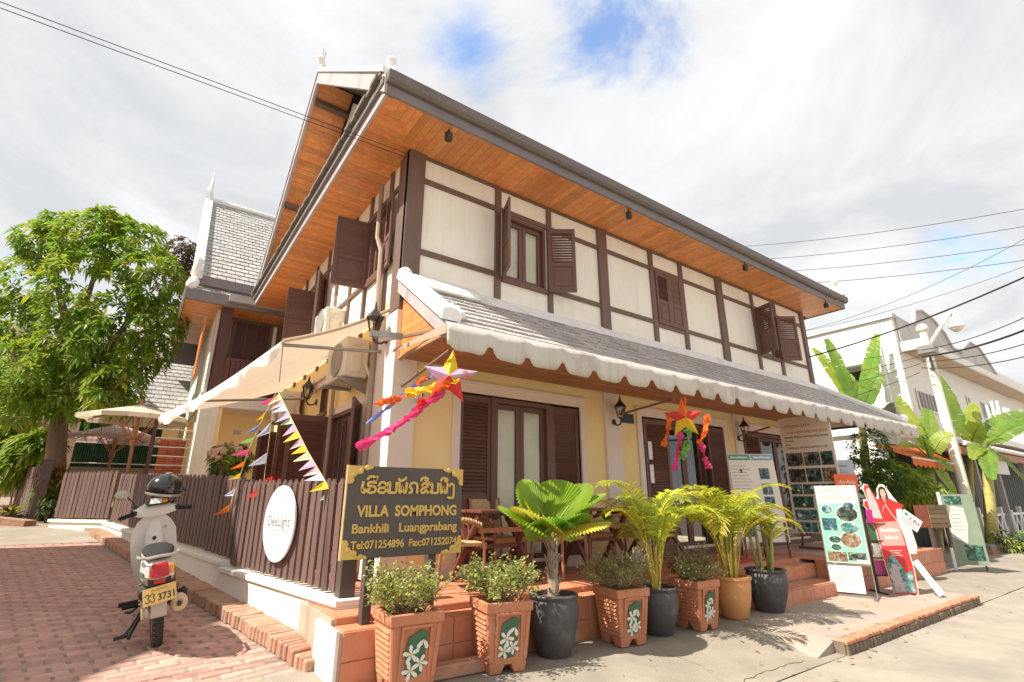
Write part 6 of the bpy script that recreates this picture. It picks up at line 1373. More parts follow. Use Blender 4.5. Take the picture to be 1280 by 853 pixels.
rows_ = [(1.35, .24, [(0.03, .30, 'el'), (.34, .28, 'el'), (.63, .21, 'gr')]), (1.08, .24, [(.03, .30, 'el'), (.34, .26, 'gr'), (.61, .24, 'wm')]), (.88, .18, [(.03, .2, 'gr'), (.24, .30, 'gr'), (.55, .28, 'bl')]), (.66, .20, [(.03, .36, 'gr'), (.41, .26, 'bl'), (.68, .16, 'tl')]), (.46, .18, [(.03, .48, 'tl'), (.52, .32, 'bl')]), (.27, .17, [(.03, .36, 'tl'), (.40, .44, 'tl')])]
m_sil = M('dark_silhouette_print', (.012, .018, .016), .4, .2, 20)
for r_i, (z, hh, cs) in enumerate(rows_):
    for x, wd, k in cs:
        flat('photo', po_, LF, x, x + wd - .01, z, z + hh - .015, PH[k])
        if r_i < 2 and k == 'el':      # an elephant: body, head, trunk and legs
            X, Z_, s_ = x + wd * .45, z + hh * .5, hh * .9
            el = [(-.42, -.1), (-.40, .16), (-.25, .30), (.0, .32), (.2, .26), (.32, .34), (.46, .26), (.5, .08), (.62, -.05), (.60, .15), (.66, .18), (.68, -.1), (.56, -.22), (.46, -.08), (.36, -.02), (.30, -.45), (.16, -.45), (.14, -.15), (-.16, -.15), (-.18, -.45), (-.34, -.45)]
            part('print_shape', MB().ext([LF @ V((X + a * s_ * .55, Z_ + b * s_, .0045)) for a, b in el], (0, -.0006, 0)), m_sil, po_, world=False)
        elif k in ('gr', 'bl', 'tl'):
            for q in range(3): ax, az_, ar_ = x + wd * random.uniform(.15, .8), z + hh * random.uniform(.2, .7), hh * random.uniform(.12, .25); part('print_shape', MB().ext([LF @ V((min(x + wd - .012, max(x + .002, ax + ar_ * random.uniform(.6, 1.4) * math.cos(v * .785))), min(z + hh - .017, max(z + .002, az_ + ar_ * random.uniform(.5, 1) * math.sin(v * .785))), .0042 + q * .0004)) for v in range(8)], (0, -.0003, 0)), (m_sil, PH['tl'], m_paper)[q] if r_i > 1 else m_sil, po_, world=False)
part('easel_leg', MB().beam((.15, .03, Z0 + .4), (.05, .02, 0), .03, .03), m_teak, po_, world=False); part('easel_leg', MB().beam((W_ - .3, .03, Z0 + .4), (W_ - .35, .0, 0), .03, .03), m_teak, po_, world=False); part('easel_leg', MB().beam((W_ / 2, .03, Z0 + .9), (W_ / 2, .55, 0), .03, .03), m_teak, po_, world=False); part('easel_foot', MB().box(.0, .55, -.02, .04, .0, .035), m_teak, po_, world=False)
# pair of leaning tour boards
for (x, y, rz, hd, lab, tint) in ((7.62, 4.62, R(-34), m_print_g, 'pale tour board with a green heading, left of the leaning pair', (.74, .68, .58)), (7.94, 4.42, R(-34), M('blue_print', (.22, .34, .45), .4), 'pale tour board with a blue heading and blue photographs, right of the leaning pair', (.74, .68, .58))):
    t = thing('tour_board', lab, 'board', (x, y, TZ), rz, 'leaning tour boards on the terrace'); tm_ = Matrix.Translation((0, 0, .0)) @ Matrix.Rotation(R(-7), 4, 'X') @ LF
    part('panel', MB().box(0, .37, .22, 1.56, -.015, 0, tm_), M('tour_board_paper', tint, .6, .05), t, world=False)
    flat('heading', t, tm_, .01, .36, 1.46, 1.55, hd); scribble(t, tm_, .05, .32, 1.485, .04, m_paper, .0045, .008)
    lines(t, tm_, .03, .34, 1.36 if hd is m_print_g else .62, 16 if hd is m_print_g else 6, .05, m_greyink)
    if hd is not m_print_g:
        for z in (1.16, .92, .72): flat('photo', t, tm_, .10, .26, z, z + .17, PH['bl'])
    else:
        flat('photo', t, tm_, .05, .2, .3, .45, PH['gr'])
    for a in (.04, .33): part('leg', MB().beam((a, .05, .5), (a - .02, -.02 if a < .1 else -.02, 0), .025, .025), m_teak, t, world=False)
    part('back_leg', MB().beam((.18, .15, 1.3), (.18, .5, 0), .025, .025), m_teak, t, world=False)
# green banner on a metal stand
gb = thing('green_banner', 'white and green waterfall tour banner on a metal frame in front of the steps', 'banner', (8.05, 3.66, 0.004), R(-74))
gw_ = .56; gb.scale = (.9, 1, 1)
part('frame', MB().box(-.012, 0, -.012, .012, .03, 1.44).box(gw_, gw_ + .012, -.012, .012, .03, 1.44).box(0, gw_, -.01, .01, .395, .41), m_metal, gb, world=False)
part('panel', MB().box(0, gw_, -.004, .004, .42, 1.44), m_paper, gb, world=False); part('panel', MB().box(.0, gw_ * .78, -.006, .002, .05, .385), m_paper, gb, world=False)
flat('print', gb, LF, .008, gw_ - .008, .43, 1.2, M('pale_green_print', (.25, .55, .42), .4, .15, 5), .002, .0045)
flat('print', gb, LF, .008, gw_ - .008, 1.2, 1.43, M('mint_heading_print', (.62, .74, .62), .4, .05, 5), .002, .0045)
m_tan = M('faded_script_ink', (.40, .33, .24), .5)
scribble(gb, LF, .06, .32, 1.35, .05, m_tan, .0075); scribble(gb, LF, .05, .50, 1.25, .065, m_tan, .0075)
def oval(parent, cx_, cz_, rx, rz_, mat, rim=True):
    if rim: part('photo_rim', MB().ext([LF @ V((cx_ + (rx + .008) * math.cos(i * math.pi / 12), cz_ + (rz_ + .008) * math.sin(i * math.pi / 12), .006)) for i in range(24)], (0, -.002, 0)), m_paper, parent, world=False)
    part('photo', MB().ext([LF @ V((cx_ + rx * math.cos(i * math.pi / 12), cz_ + rz_ * math.sin(i * math.pi / 12), .008)) for i in range(24)], (0, -.002, 0)), mat, parent, world=False)
for c_ in ((.12, 1.12, .07, .06, 'tl'), (.38, 1.06, .14, .10, 'el'), (.42, 1.17, .07, .045, 'bl'), (.38, .88, .12, .07, 'tl'), (.16, .72, .08, .045, 'gr'), (.37, .72, .13, .10, 'wm'), (.16, .62, .07, .04, 'gr')): oval(gb, *c_[:4], PH[c_[4]])
for x0, x1, z0, z1, k in ((.03, .22, .84, 1.0, 'bl'), (.03, .28, .44, .56, 'wm'), (.30, .53, .46, .56, 'el')): flat('photo', gb, LF, x0, x1, z0, z1, PH[k], .002, .0068)
flat('label', gb, LF, .40, .54, .435, .47, m_paper, .001, .009); lines(gb, LF @ Matrix.Translation((0, 0, .006)), .04, gw_ * .72, .33, 7, .035, m_greyink)
part('foot', MB().box(-.06, -.02, -.28, .3, 0, .03).box(gw_ - .02, gw_ + .02, -.25, .3, 0, .03).box(-.02, gw_ - .02, -.02, .02, .0, .028), m_metal, gb, world=False)
# red bottle shaped standee
def cutout(parent, pts, mat, t=.012, lift=0, name='panel'): return part(name, MB().ext([(a, -lift, b) for a, b in pts], (0, t, 0)), mat, parent, world=False)
def grow(pts, d):
    cx_ = sum(p[0] for p in pts) / len(pts); cz_ = sum(p[1] for p in pts) / len(pts); return [(cx_ + (a - cx_) * (1 + d), cz_ + (b - cz_) * (1 + d * .4)) for a, b in pts]
rdp = [(.02, .0), (.36, .0), (.40, .35), (.40, .80), (.36, 1.02), (.30, 1.12), (.25, 1.26), (.20, 1.22), (.17, 1.14), (.13, 1.38), (.06, 1.56), (.0, 1.58), (-.03, 1.50), (.0, 1.3), (.0, 1.05), (-.03, .98), (.0, .9), (.0, .4)]
rdp = [(a, b * .93) for a, b in rdp]
rs_ = thing('red_standee', 'red cut out standee printed with a temple, propped in front of the shrub', 'standee', (8.80, 3.20, .004), R(-42)); rs_.rotation_euler = (R(-4), R(-2), R(-50)); rs_.scale = (.82, 1, 1)
cutout(rs_, grow(rdp, .06), m_paper, .010, -.002, 'backing'); cutout(rs_, rdp, m_red, .003, .002)
cutout(rs_, [(.03, .02), (.34, .02), (.37, .3), (.28, .26), (.22, .38), (.15, .50), (.08, .48), (.02, .38)], PH['tl'], .002, .005, 'print'); cutout(rs_, [(.05, .02), (.2, .02), (.17, .36), (.10, .40), (.05, .3)], M('grey_temple_print', (.45, .38, .38), .5, .3, 20), .001, .0065, 'print')
m_fade = M('faded_pink_print', (.66, .30, .27), .5, .1)
cutout(rs_, [(.02, .62), (.38, .62), (.37, .95), (.02, .93)], m_fade, .001, .0045, 'faded_patch')
for z, a, b in ((.80, .06, .34), (.70, .10, .30)): scribble(rs_, LF, a, b, z, .06, m_paper, .006, .009)
lines(rs_, LF @ Matrix.Translation((0, 0, .006)), .12, .3, .55, 3, .03, m_paper)
cutout(rs_, [(.0, 1.0), (.14, .98), (.12, 1.2), (.06, 1.42), (.0, 1.4)], M('white_red_print', (.72, .42, .40), .4, .3, 12), .002, .005, 'print')
part('strut', MB().beam((.44, -.03, .42), (.62, -.16, .0), .01, .10, up=(1, 0, 0)), m_paper, rs_, world=False); part('strut', MB().beam((.3, .02, .8), (.3, .35, .02), .02, .03), m_teak, rs_, world=False)
eb = thing('bus_label', 'white electric bus label hanging askew on the red standee', 'label', (0, 0, 0)); ebp = ondepth(1138, 651, V((8.8, 3.1, 0)).dot(FW) - .1); eb.location = ebp; eb.rotation_euler = (0, R(38), R(-36))
part('card', MB().box(-.14, .14, -.004, .0, -.09, .09), m_paper, eb, world=False); ltext(eb, 'E-Bus', -.03, .0, .085, M('blue_print_dark', (.05, .06, .30), .5), .15, .15, .005); part('leaf_mark', MB().ball((-.09, -.006, .045), .026, (1, .1, .8), n=8, k=5), M('green_logo', (.05, .35, .12), .5), eb, world=False); lines(eb, LF @ Matrix.Translation((0, 0, .004)), -.11, .1, -.03, 2, .03, m_greyink)
# woman standee in red
ws = thing('woman_standee', 'white edged cut out standee of a smiling woman in a red uniform', 'standee', (10.15, 3.44, .41), R(-38)); ws.location = (10.2, 3.62, TZ + .003); ws.scale = (.85, 1, .95)
wpts = [(.0, .0), (.46, .0), (.50, .12), (.46, .45), (.34, .80), (.24, .95), (.20, 1.02), (.13, 1.13), (.05, 1.14), (-.02, 1.05), (-.03, .92), (-.12, .90), (-.30, .88), (-.34, .78), (-.26, .68), (-.1, .66), (-.06, .4)]
cutout(ws, grow(wpts, .03), m_paper, .01, -.002, 'backing')
cutout(ws, [(-.05, .3), (.2, .3), (.24, .55), (.26, .72), (.40, .74), (.42, .79), (.25, .86), (.15, .91), (.0, .90), (-.10, .88), (-.3, .86), (-.32, .78), (-.26, .70), (-.08, .70)], m_red, .002, .002, 'uniform')
cutout(ws, [(-.01, .90), (-.005, 1.0), (.005, 1.06), (.04, 1.10), (.09, 1.105), (.135, 1.07), (.155, 1.0), (.16, .90), (.135, .88), (.12, .93), (.03, .93), (.015, .88)], M('dark_hair_print', (.05, .025, .015), .5), .001, .003, 'hair'); cutout(ws, arc(.075, .985, .053, 0, 345, 16, .073), M('skin_print', (.72, .46, .34), .5, .05), .001, .0045, 'face')
cutout(ws, [(.05, .90), (.10, .90), (.085, .80)], MATS['skin_print'], .001, .0045, 'neck'); cutout(ws, arc(-.22, .80, .055, 0, 345, 14), M('red_badge', (.7, .08, .06), .5), .001, .005, 'badge'); ltext(ws, 'AirAsia', -.22, .79, .035, m_paper, .08, .3, .0065, align='CENTER'); ltext(ws, 'AirAsia', .08, .5, .07, m_paper, .16, .35, .006, align='CENTER')
for dx in (-.02, .02): cutout(ws, arc(.075 + dx, 1.005, .007, 0, 340, 8, .005), m_ink, .0006, .0055, 'eye')
cutout(ws, arc(.075, .965, .018, 180, 360, 8, .008), m_paper, .0006, .0055, 'smile')
part('strut', MB().beam((.15, .02, .7), (.2, .4, .01), .02, .03), m_teak, ws, world=False)
# brochure rack behind the banner
br = thing('brochure_rack', 'black wire brochure rack with magenta and cream leaflets behind the red standee', 'rack', (8.75, 3.36, .004), R(-38))
for a in (0, .36): part('upright', MB().box(a - .012, a + .012, -.012, .012, 0, 1.12), m_black, br, world=False); part('foot', MB().box(a - .012, a + .012, -.2, .25, 0, .02), m_black, br, world=False)
m_mag = M('magenta_print', (.45, .03, .22), .4, .2)
for k in range(4):
    z = .22 + k * .23; part('shelf', MB().box(.012, .348, -.06, .04, z, z + .012), m_black, br, world=False)
    for q in range(3): part('leaflet', MB().box(.03 + q * .105, .03 + q * .105 + .095, -.02, -.012, z + .013, z + .2), (m_mag, m_paper, M_relief, m_mag, PH['wm'])[(k + 2 * q) % 5], br, world=False)
# small signs behind the poster
for px, D, wd, hh, mt, lab, tx in (((1053, 588), 9.4, .42, .36, M('grey_blue_print', (.42, .46, .52), .5, .05), 'pale grey blue notice card on a thin stand beside the tall poster', 'NOTICE'), ((1058, 603), 9.1, .40, .27, m_orange, 'orange airline sign on a thin stand below the grey notice', 'AirAsia')):
    c = ondepth(*px, D); t = thing('card_sign', lab, 'sign', (c.x, c.y, TZ), R(-36)); zc = c.z - TZ
    part('card', MB().box(-wd / 2, wd / 2, 0, .01, zc - hh / 2, zc + hh / 2), mt, t, world=False); part('stand', MB().box(-.012, .012, .0105, .03, 0, zc), m_metal, t, world=False); part('foot', MB().box(-.14, .14, -.1, .14, 0, .012), m_metal, t, world=False)
    if tx == 'NOTICE': scribble(t, LF, -.1, .1, zc + .06, .035, m_greyink, .002); lines(t, LF @ Matrix.Translation((0, 0, .002)), -.14, .14, zc, 3, .05, m_greyink)
    else: ltext(t, tx, 0, zc - .03, .09, m_paper, .30, .35, .002, align='CENTER')
# wooden crate on legs
cp = ondepth(1166, 645, 9.9); cr_ = thing('wooden_crate', 'slatted wooden crate on legs behind the standees', 'crate', (cp.x, cp.y, TZ), R(-20)); zc = (cp.z - TZ) / .78; cr_.scale = (.78, .78, .78)
for k in range(5): part('slat', MB().box(-.3, .3, -.15, -.13, zc - .26 + k * .105, zc - .26 + k * .105 + .092), M('weathered_slat', (.19, .125, .07), .75, .25, 8, rnd=.2) if k == 0 else MATS['weathered_slat'], cr_, world=False)
part('box', MB().box(-.29, .29, -.129, .2, zc - .26, zc + .24), m_teak, cr_, world=False)
for a in (-.26, .26): part('leg', MB().box(a - .03, a + .03, -.1, -.04, 0, zc - .261), m_post, cr_, world=False)
pt_ = thing('clay_pot', 'plain orange clay pot on the raised terrace end beside the crate', 'pot', (11.4, 3.85, TZ + .003)); part('pot', MB().lathe([(.12, 0), (.17, .2), (.19, .3), (.16, .3), (.15, .26)], 18), m_pot_o, pt_, world=False, smooth=True)
# map board at the kerb end
mbp = thing('map_board', 'green and white map board with a white edge leaning near the camera pole', 'board', (12.75, 3.50, -.02), R(-60))
part('panel', MB().box(0, .80, -.01, .01, .12, 1.42), M('map_green_print', (.22, .28, .20), .5, .15, 5), mbp, world=False); part('edge', MB().box(-.07, 0, -.03, .03, .0, 1.46), m_cement, mbp, world=False); part('leg', MB().beam((.78, .0, 1.3), (.85, .4, 0), .03, .03), m_black, mbp, world=False); part('leg', MB().beam((.02, .02, 1.3), (.1, .45, 0), .03, .03), m_black, mbp, world=False)
cutout(mbp, [(.06, .62), (.40, .5), (.52, .86), (.50, 1.16), (.2, 1.2), (.10, .98)], M('map_pale_print', (.55, .55, .5), .5, .1), .002, .012, 'print'); flat('photo', mbp, LF, .08, .5, 1.22, 1.38, PH['gr'], .002, .0105); lines(mbp, LF @ Matrix.Translation((0, 0, .012)), .15, .46, 1.1, 6, .07, m_greyink)
flat('photo', mbp, LF, .30, .74, .2, .48, PH['gr'], .002, .0105)
mbp.scale = (.62, .8, .97)
# ================================================================== STAR LANTERNS AND BUNTING
m_tis = {k: M('tissue_' + k, c, .7, .1, 8, trans=.35) for k, c in dict(orange=(.85, .20, .03), yellow=(.85, .62, .04), pink=(.80, .08, .28), red=(.75, .06, .05), lilac=(.60, .42, .62), green=(.25, .55, .12), blue=(.25, .30, .65), palepink=(.82, .50, .55), cream=(.85, .70, .40), skyblue=(.55, .62, .78), mint=(.5, .68, .5)).items()}
def star(name, label, c, r, cols, rot=0, yaw=-35):
    t = thing(name, label, 'star lantern', c, R(yaw)); pts = []
    for i in range(10):
        a = R(90 + 36 * i) + rot; q = r if i % 2 == 0 else r * .42; pts.append(V((q * math.cos(a), 0, q * math.sin(a))))
    for i in range(5):
        tip, l, rr = pts[2 * i], pts[(2 * i - 1) % 10], pts[(2 * i + 1) % 10]; f = V((0, -r * .28, 0)); b = V((0, r * .28, 0))
        part('point', MB().add([tip, l, rr, f, b], [(0, 1, 3), (0, 3, 2), (0, 4, 1), (0, 2, 4)]), m_tis[cols[i]], t, world=False, fix=False)
    return t
def streamer(t, path, col, w_, fr_=9, name='streamer', world=True):
    """a crumpled tissue ribbon along a path"""
    o = root_off(t) if world else V((0, 0, 0)); P = [V(p) for p in path]; mb = MB(); n = 16 * (len(P) - 1); ro = Matrix.Rotation(-t.rotation_euler.z, 4, 'Z')
    for lay in range(2):
        b0 = len(mb.v); ph = random.uniform(0, 6)
        for i in range(n + 1):
            u = i / n * (len(P) - 1); k = min(len(P) - 2, int(u)); p = P[k].lerp(P[k + 1], u - k); d = (P[k + 1] - P[k]).normalized(); s = d.orthogonal().normalized(); q = d.cross(s)
            a = ph + i * .12 + .5 * math.sin(i * .35 + ph); e = w_ * (1.15 + .3 * math.sin(i * .45 + lay)) * random.uniform(.8, 1.2) * (min(1, (i + 3) / 6)); dr = s * math.cos(a) + q * math.sin(a); nn = d.cross(dr)
            for t_ in (-1, -.33, .33, 1): mb.v.append(ro @ (p + dr * e * t_ + nn * (.22 * e * math.sin(i * 1.1 + t_ * 2)) + rv() * .004 - o))
        for i in range(n):
            for c in range(3): q0 = b0 + 4 * i + c; mb.f.append((q0, q0 + 1, q0 + 5, q0 + 4))
    return part(name, mb, m_tis[col], t, world=False, fix=False)
DS = V((2.2, 4.05, 0)).dot(FW)
sc_ = ondepth(562, 472, DS); s1 = star('star_lantern', 'orange and pink star lantern at the villa corner with streamers blowing left', sc_, .27, ['yellow', 'lilac', 'red', 'red', 'lilac'], rot=-.1)
def sp_(x, y, dd=0): return ondepth(x, y, DS + dd)
streamer(s1, [sp_(556, 488), sp_(520, 515, .05), sp_(488, 538, .1), sp_(446, 560, .12)], 'pink', .032)
streamer(s1, [sp_(588, 466), sp_(556, 482, -.04), sp_(540, 490, -.05)], 'orange', .026); streamer(s1, [sp_(575, 474, -.05), sp_(548, 484), sp_(508, 492, .05)], 'yellow', .034); streamer(s1, [sp_(510, 492, .05), sp_(495, 500, .08), sp_(468, 504, .1)], 'orange', .03)
streamer(s1, [sp_(542, 468, .05), sp_(515, 484, .1), sp_(487, 508, .12), sp_(458, 530, .14)], 'blue', .016); streamer(s1, [sp_(535, 470, .05), sp_(520, 480, .06)], 'orange', .02); streamer(s1, [sp_(530, 498), sp_(522, 510)], 'red', .035); streamer(s1, [sp_(565, 447), sp_(556, 462)], 'yellow', .03)
DS2 = V((5.58, 4.05, 0)).dot(FW)
s2c = ondepth(855, 523, DS2); s2 = star('star_lantern', 'orange star lantern hanging over the middle doorway with four dangling tails', s2c, .27, ['orange', 'red', 'yellow', 'yellow', 'red'], rot=.05)
def sq_(x, y, dd=0): return ondepth(x, y, DS2 + dd)
streamer(s2, [sq_(838, 515), sq_(835, 538, .02), sq_(829, 558, .03)], 'orange', .032); streamer(s2, [sq_(851, 540), sq_(848, 562), sq_(843, 588)], 'pink', .03); streamer(s2, [sq_(861, 536), sq_(860, 555), sq_(851, 574)], 'green', .04); streamer(s2, [sq_(884, 518), sq_(881, 540), sq_(874, 556)], 'orange', .032); streamer(s2, [sq_(877, 555), sq_(881, 572), sq_(886, 586)], 'pink', .03); streamer(s2, [sq_(856, 497), sq_(857, 508)], 'orange', .012)
def bunting(label, pts, D, cols, n, size, side=1):
    P = [ondepth(x, y, D + dd) for x, y, dd in pts]; t = thing('bunting', label, 'bunting', P[0], 0, 'triangle flag bunting by the left wall')
    part('cord', MB().tube(P, .004, 5), m_tis['cream'], t); seg = []
    tot = sum((b - a).length for a, b in zip(P, P[1:]))
    for i in range(n):
        u = (i + .5) / n * tot
        for a, b in zip(P, P[1:]):
            l = (b - a).length
            if u <= l: break
            u -= l
        d = (b - a).normalized(); p = a + d * u; q = p + d * size * .75; wind = (RT * -side * random.uniform(.8, 1) + V((0, 0, random.uniform(-.55, -.15))) + FW * jit() * .4).normalized(); tip = (p + q) / 2 + wind * size * random.uniform(1.05, 1.3) - V((0, 0, size * .1)); md = (p + q) / 2 + wind * size * .5 + FW * jit() * .03
        part('flag', MB().add([p, q, tip, md], [(0, 1, 3), (1, 2, 3), (2, 0, 3)]), m_tis[cols[i % len(cols)]], t, fix=False)
bunting('string of small pastel flags slanting down to the fence corner', [(347, 488, 0), (365, 525, -.2), (385, 565, -.35), (408, 604, -.5), (417, 616, -.5)], 5.35, ['cream', 'palepink', 'skyblue', 'lilac', 'mint', 'lilac', 'yellow', 'palepink', 'yellow', 'cream', 'lilac', 'palepink', 'skyblue', 'yellow', 'mint'], 15, .14)
bunting('string of bright flags falling left behind the fence', [(347, 488, 0), (330, 520, .2), (312, 560, .5), (300, 595, .8), (285, 640, .9)], 5.4, ['pink', 'yellow', 'blue', 'green', 'pink', 'orange', 'yellow', 'skyblue', 'orange'], 9, .14)
bunting('string with a pale blue and a red flag hanging straight down', [(341, 508, .2), (337, 545, .3), (331, 590, .4), (328, 625, .4)], 5.5, ['skyblue', 'skyblue', 'red'], 3, .17)
# ================================================================== THE MOTOR SCOOTER
m_sw = M('dusty_white_plastic', (.66, .63, .57), .35, .06, 4, stain=(.42, .36, .28, .5), stain_scale=6, coat=.2); m_seat = M('black_vinyl', (.02, .019, .02), .75, .1, 10, .1, 90, spec=.25); m_tyre = M('tyre_rubber', (.022, .021, .021), .8, .15, 20, .3, 80); m_lens_r = M('red_lens', (.45, .012, .012), .15, .05); m_lens_o = M('amber_lens', (.80, .30, .03), .2, .05); m_lens_w = M('clear_lens', (.7, .66, .6), .15, .05)
m_alloy = M('dusty_alloy', (.42, .39, .34), .45, .15, 9, metal=.6); m_rust = M('rusty_steel', (.22, .13, .08), .7, .3, 12, metal=.3); m_plate = M('yellow_plate', (.70, .47, .13), .45, .08, 8, stain=(.4, .3, .15, .5), stain_scale=9); m_beige = M('beige_muffler_cap', (.60, .48, .33), .45, .1)
sb = V((.36, 5.55, 0)); sb.z = lane_z(sb.x, sb.y) + .003
bike = thing('motor_scooter', 'dusty white motor scooter with a yellow plate leaning on its stand in the brick lane', 'scooter', sb, R(91)); bike.rotation_euler = (R(-9), -math.atan(.062), R(91)); bike.scale = (1, .87, 1)
m_grn = M('faded_green_stripe', (.10, .16, .12), .4, .2)
def bp(name, mb, mt, parent=None, **k): return part(name, mb, mt, parent or bike, world=False, **k)
def wheel(cx_, cz_, r, wd):
    m = Matrix.Translation((cx_, 0, cz_)) @ Matrix.Rotation(R(90), 4, 'X'); w_ = put('wheel', MB().lathe([(.03, -.05), (.03, .05)], 12, m).mesh('wheel', m_alloy), bike)
    prof = [(r - .075, -wd * .42), (r - .05, -wd * .5), (r - .02, -wd * .46), (r - .004, -wd * .25), (r, 0), (r - .004, wd * .25), (r - .02, wd * .46), (r - .05, wd * .5), (r - .075, wd * .42)]
    put('tyre', MB().lathe(prof, 36, m, cap=False).mesh('tyre', m_tyre, smooth=True), w_)
    tr_ = MB()
    for i in range(40):
        a = i * math.pi / 20
        for sd in (-1, 1): tr_.box(-.004, .004, -.005, .003, sd * .006 if sd > 0 else -wd * .4, wd * .4 if sd > 0 else -.006, m @ Matrix.Rotation(a + sd * .04, 4, 'Z') @ Matrix.Translation((0, r - .001, 0)))
    put('tread', tr_.mesh('tread', m_tyre), w_, kind='stuff')
    put('rim', MB().lathe([(r - .076, -wd * .42), (r - .09, -wd * .3), (r - .09, wd * .3), (r - .076, wd * .42)], 36, m, cap=False).mesh('rim', m_alloy, smooth=True), w_)
    for i in range(10): a = i * math.pi / 5; put('spoke', MB().tube([m @ V((.025 * math.cos(a), .025 * math.sin(a), (.03 if i % 2 else -.03))), m @ V(((r - .085) * math.cos(a + .15), (r - .085) * math.sin(a + .15), 0))], .005, 5).mesh('spoke', m_alloy), w_)
WB = 1.22
wheel(0, .275, .275, .095); wheel(WB, .275, .275, .085)
def ring(x, hw, z0, z1, n=14, p=2.6):
    o = []
    for i in range(n):
        a = 2 * math.pi * i / n; c_, s_ = math.cos(a), math.sin(a); o.append((x, hw * math.copysign(abs(c_) ** (2 / p), c_), (z0 + z1) / 2 + (z1 - z0) / 2 * math.copysign(abs(s_) ** (2 / p), s_)))
    return o
bp('tail_cowl', MB().loft([ring(-.37, .075, .585, .66), ring(-.34, .10, .56, .70), ring(-.25, .125, .51, .735), ring(-.08, .14, .47, .75), ring(.12, .14, .44, .735), ring(.32, .13, .38, .70), ring(.5, .10, .33, .62)]), m_sw, smooth=60)
bp('side_cover', MB().loft([ring(-.2, .150, .40, .50), ring(0, .158, .36, .52), ring(.25, .14, .32, .5), ring(.45, .11, .28, .46)]), m_black_p, smooth=60)
st_ = bp('seat', MB().loft([ring(-.33, .07, .735, .755), ring(-.29, .10, .725, .775), ring(-.1, .128, .73, .79), ring(.1, .128, .72, .78), ring(.22, .12, .71, .76), ring(.42, .105, .70, .755), ring(.54, .06, .68, .73)]), m_seat, smooth=60)
bp('seat_band', MB().loft([ring(-.30, .104, .722, .738), ring(-.1, .133, .726, .745), ring(.1, .132, .718, .738)], cap=False), m_alloy, smooth=60)
bp('grab_rail', MB().tube([(-.08, .16, .73), (-.28, .15, .745), (-.37, .09, .75), (-.385, 0, .755), (-.37, -.09, .75), (-.28, -.15, .745), (-.08, -.16, .73)], .013, 7), m_alloy, smooth=True)
bp('tail_light', MB().loft([[(-.405, -.07, .60), (-.405, .07, .60), (-.375, .06, .695), (-.375, -.06, .695)], [(-.32, -.075, .59), (-.32, .075, .59), (-.31, .065, .70), (-.31, -.065, .70)]]), m_lens_r, bevel=.008)
for sd in (-1, 1): bp('indicator', MB().loft([[(-.385, sd * .078, z0), (-.345, sd * .112, z0 + .004), (-.32, sd * .112, z0 + .004), (-.32, sd * .076, z0)] for z0 in (.603, .68)]), m_lens_w if sd > 0 else m_lens_o, bevel=.005)
bp('reflector', MB().box(-.388, -.37, -.045, .045, .552, .58), m_lens_r)
bp('plate_bracket', MB().loft([[(-.36, -.08, .50), (-.36, .08, .50), (-.30, .08, .50), (-.30, -.08, .50)], [(-.36, -.09, .585), (-.36, .09, .585), (-.28, .09, .585), (-.28, -.09, .585)]]), m_black_p)
PM = Matrix.Translation((-.40, 0, .475)) @ Matrix.Rotation(R(-4), 4, 'X') @ Matrix.Rotation(R(14), 4, 'Y') @ fr((0, 0, 0), (0, -1, 0), (0, 0, 1))
pl_ = bp('licence_plate', MB().box(-.125, .125, -.062, .062, -.003, .003, PM), m_plate)
for q in (-.105, -.068):
    bp('lettering', ribbon([catmull([(q, .005), (q + .015, .018), (q + .03, .006), (q + .02, -.01), (q + .03, -.03), (q + .013, -.042), (q, -.03)])], .007, .0015, PM @ Matrix.Translation((0, 0, .003))), m_ink, pl_, fix=False)
me = text_mesh('3731', .085, .0008, .125, align='LEFT', bold=.002); me.transform(PM @ Matrix.Translation((-.018, -.042, .0035))); me.materials.append(m_ink); put('lettering', me, pl_)
bp('lettering', ribbon([[(-.06 + k * .014, .036 + (k % 2) * .006), (-.05 + k * .014, .044 - (k % 3) * .004)] for k in range(9)], .005, .001, PM @ Matrix.Translation((0, 0, .003))), M('plate_small_ink', (.25, .15, .06), .5), pl_, fix=False)
bp('mudguard', MB().loft([[(x, y, z) for y in (-.055, -.06, .06, .055)] if False else [(x, -.06, z), (x, .06, z), (x + .012, .055, z - .004), (x + .012, -.055, z - .004)] for x, z in ((-.345, .45), (-.345, .39), (-.325, .32), (-.30, .285))]), M('grey_mudguard', (.42, .41, .39), .5, .1), smooth=40)
bp('mudguard', MB().loft([[(.30 * math.cos(R(a)) , -.058, .275 + .30 * math.sin(R(a))), (.30 * math.cos(R(a)), .058, .275 + .30 * math.sin(R(a))), (.29 * math.cos(R(a)), .05, .275 + .29 * math.sin(R(a))), (.29 * math.cos(R(a)), -.05, .275 + .29 * math.sin(R(a)))] for a in range(60, 181, 15)]), m_black_p, smooth=40)
for sd in (-1, 1):
    sh_ = bp('shock_absorber', MB().tube([(0, sd * .115, .30), (.04, sd * .125, .58)], .014, 8), m_alloy)
    bp('spring', MB().tube([(0 + .035 * k / 60 + .026 * math.cos(k * .85), sd * (.116 + .008 * k / 60) + .026 * math.sin(k * .85), .34 + .2 * k / 60) for k in range(61)], .006, 5), m_rust, sh_)
    bp('swing_arm', MB().tube([(0, sd * .085, .275), (.42, sd * .10, .30)], .024, 8), m_alloy)
    bp('foot_peg', MB().tube([(.38, sd * .1, .26), (.36, sd * .27, .27)], .018, 8), m_seat); bp('foot_peg', MB().tube([(.62, sd * .08, .24), (.62, sd * .30, .24)], .02, 8), m_seat)
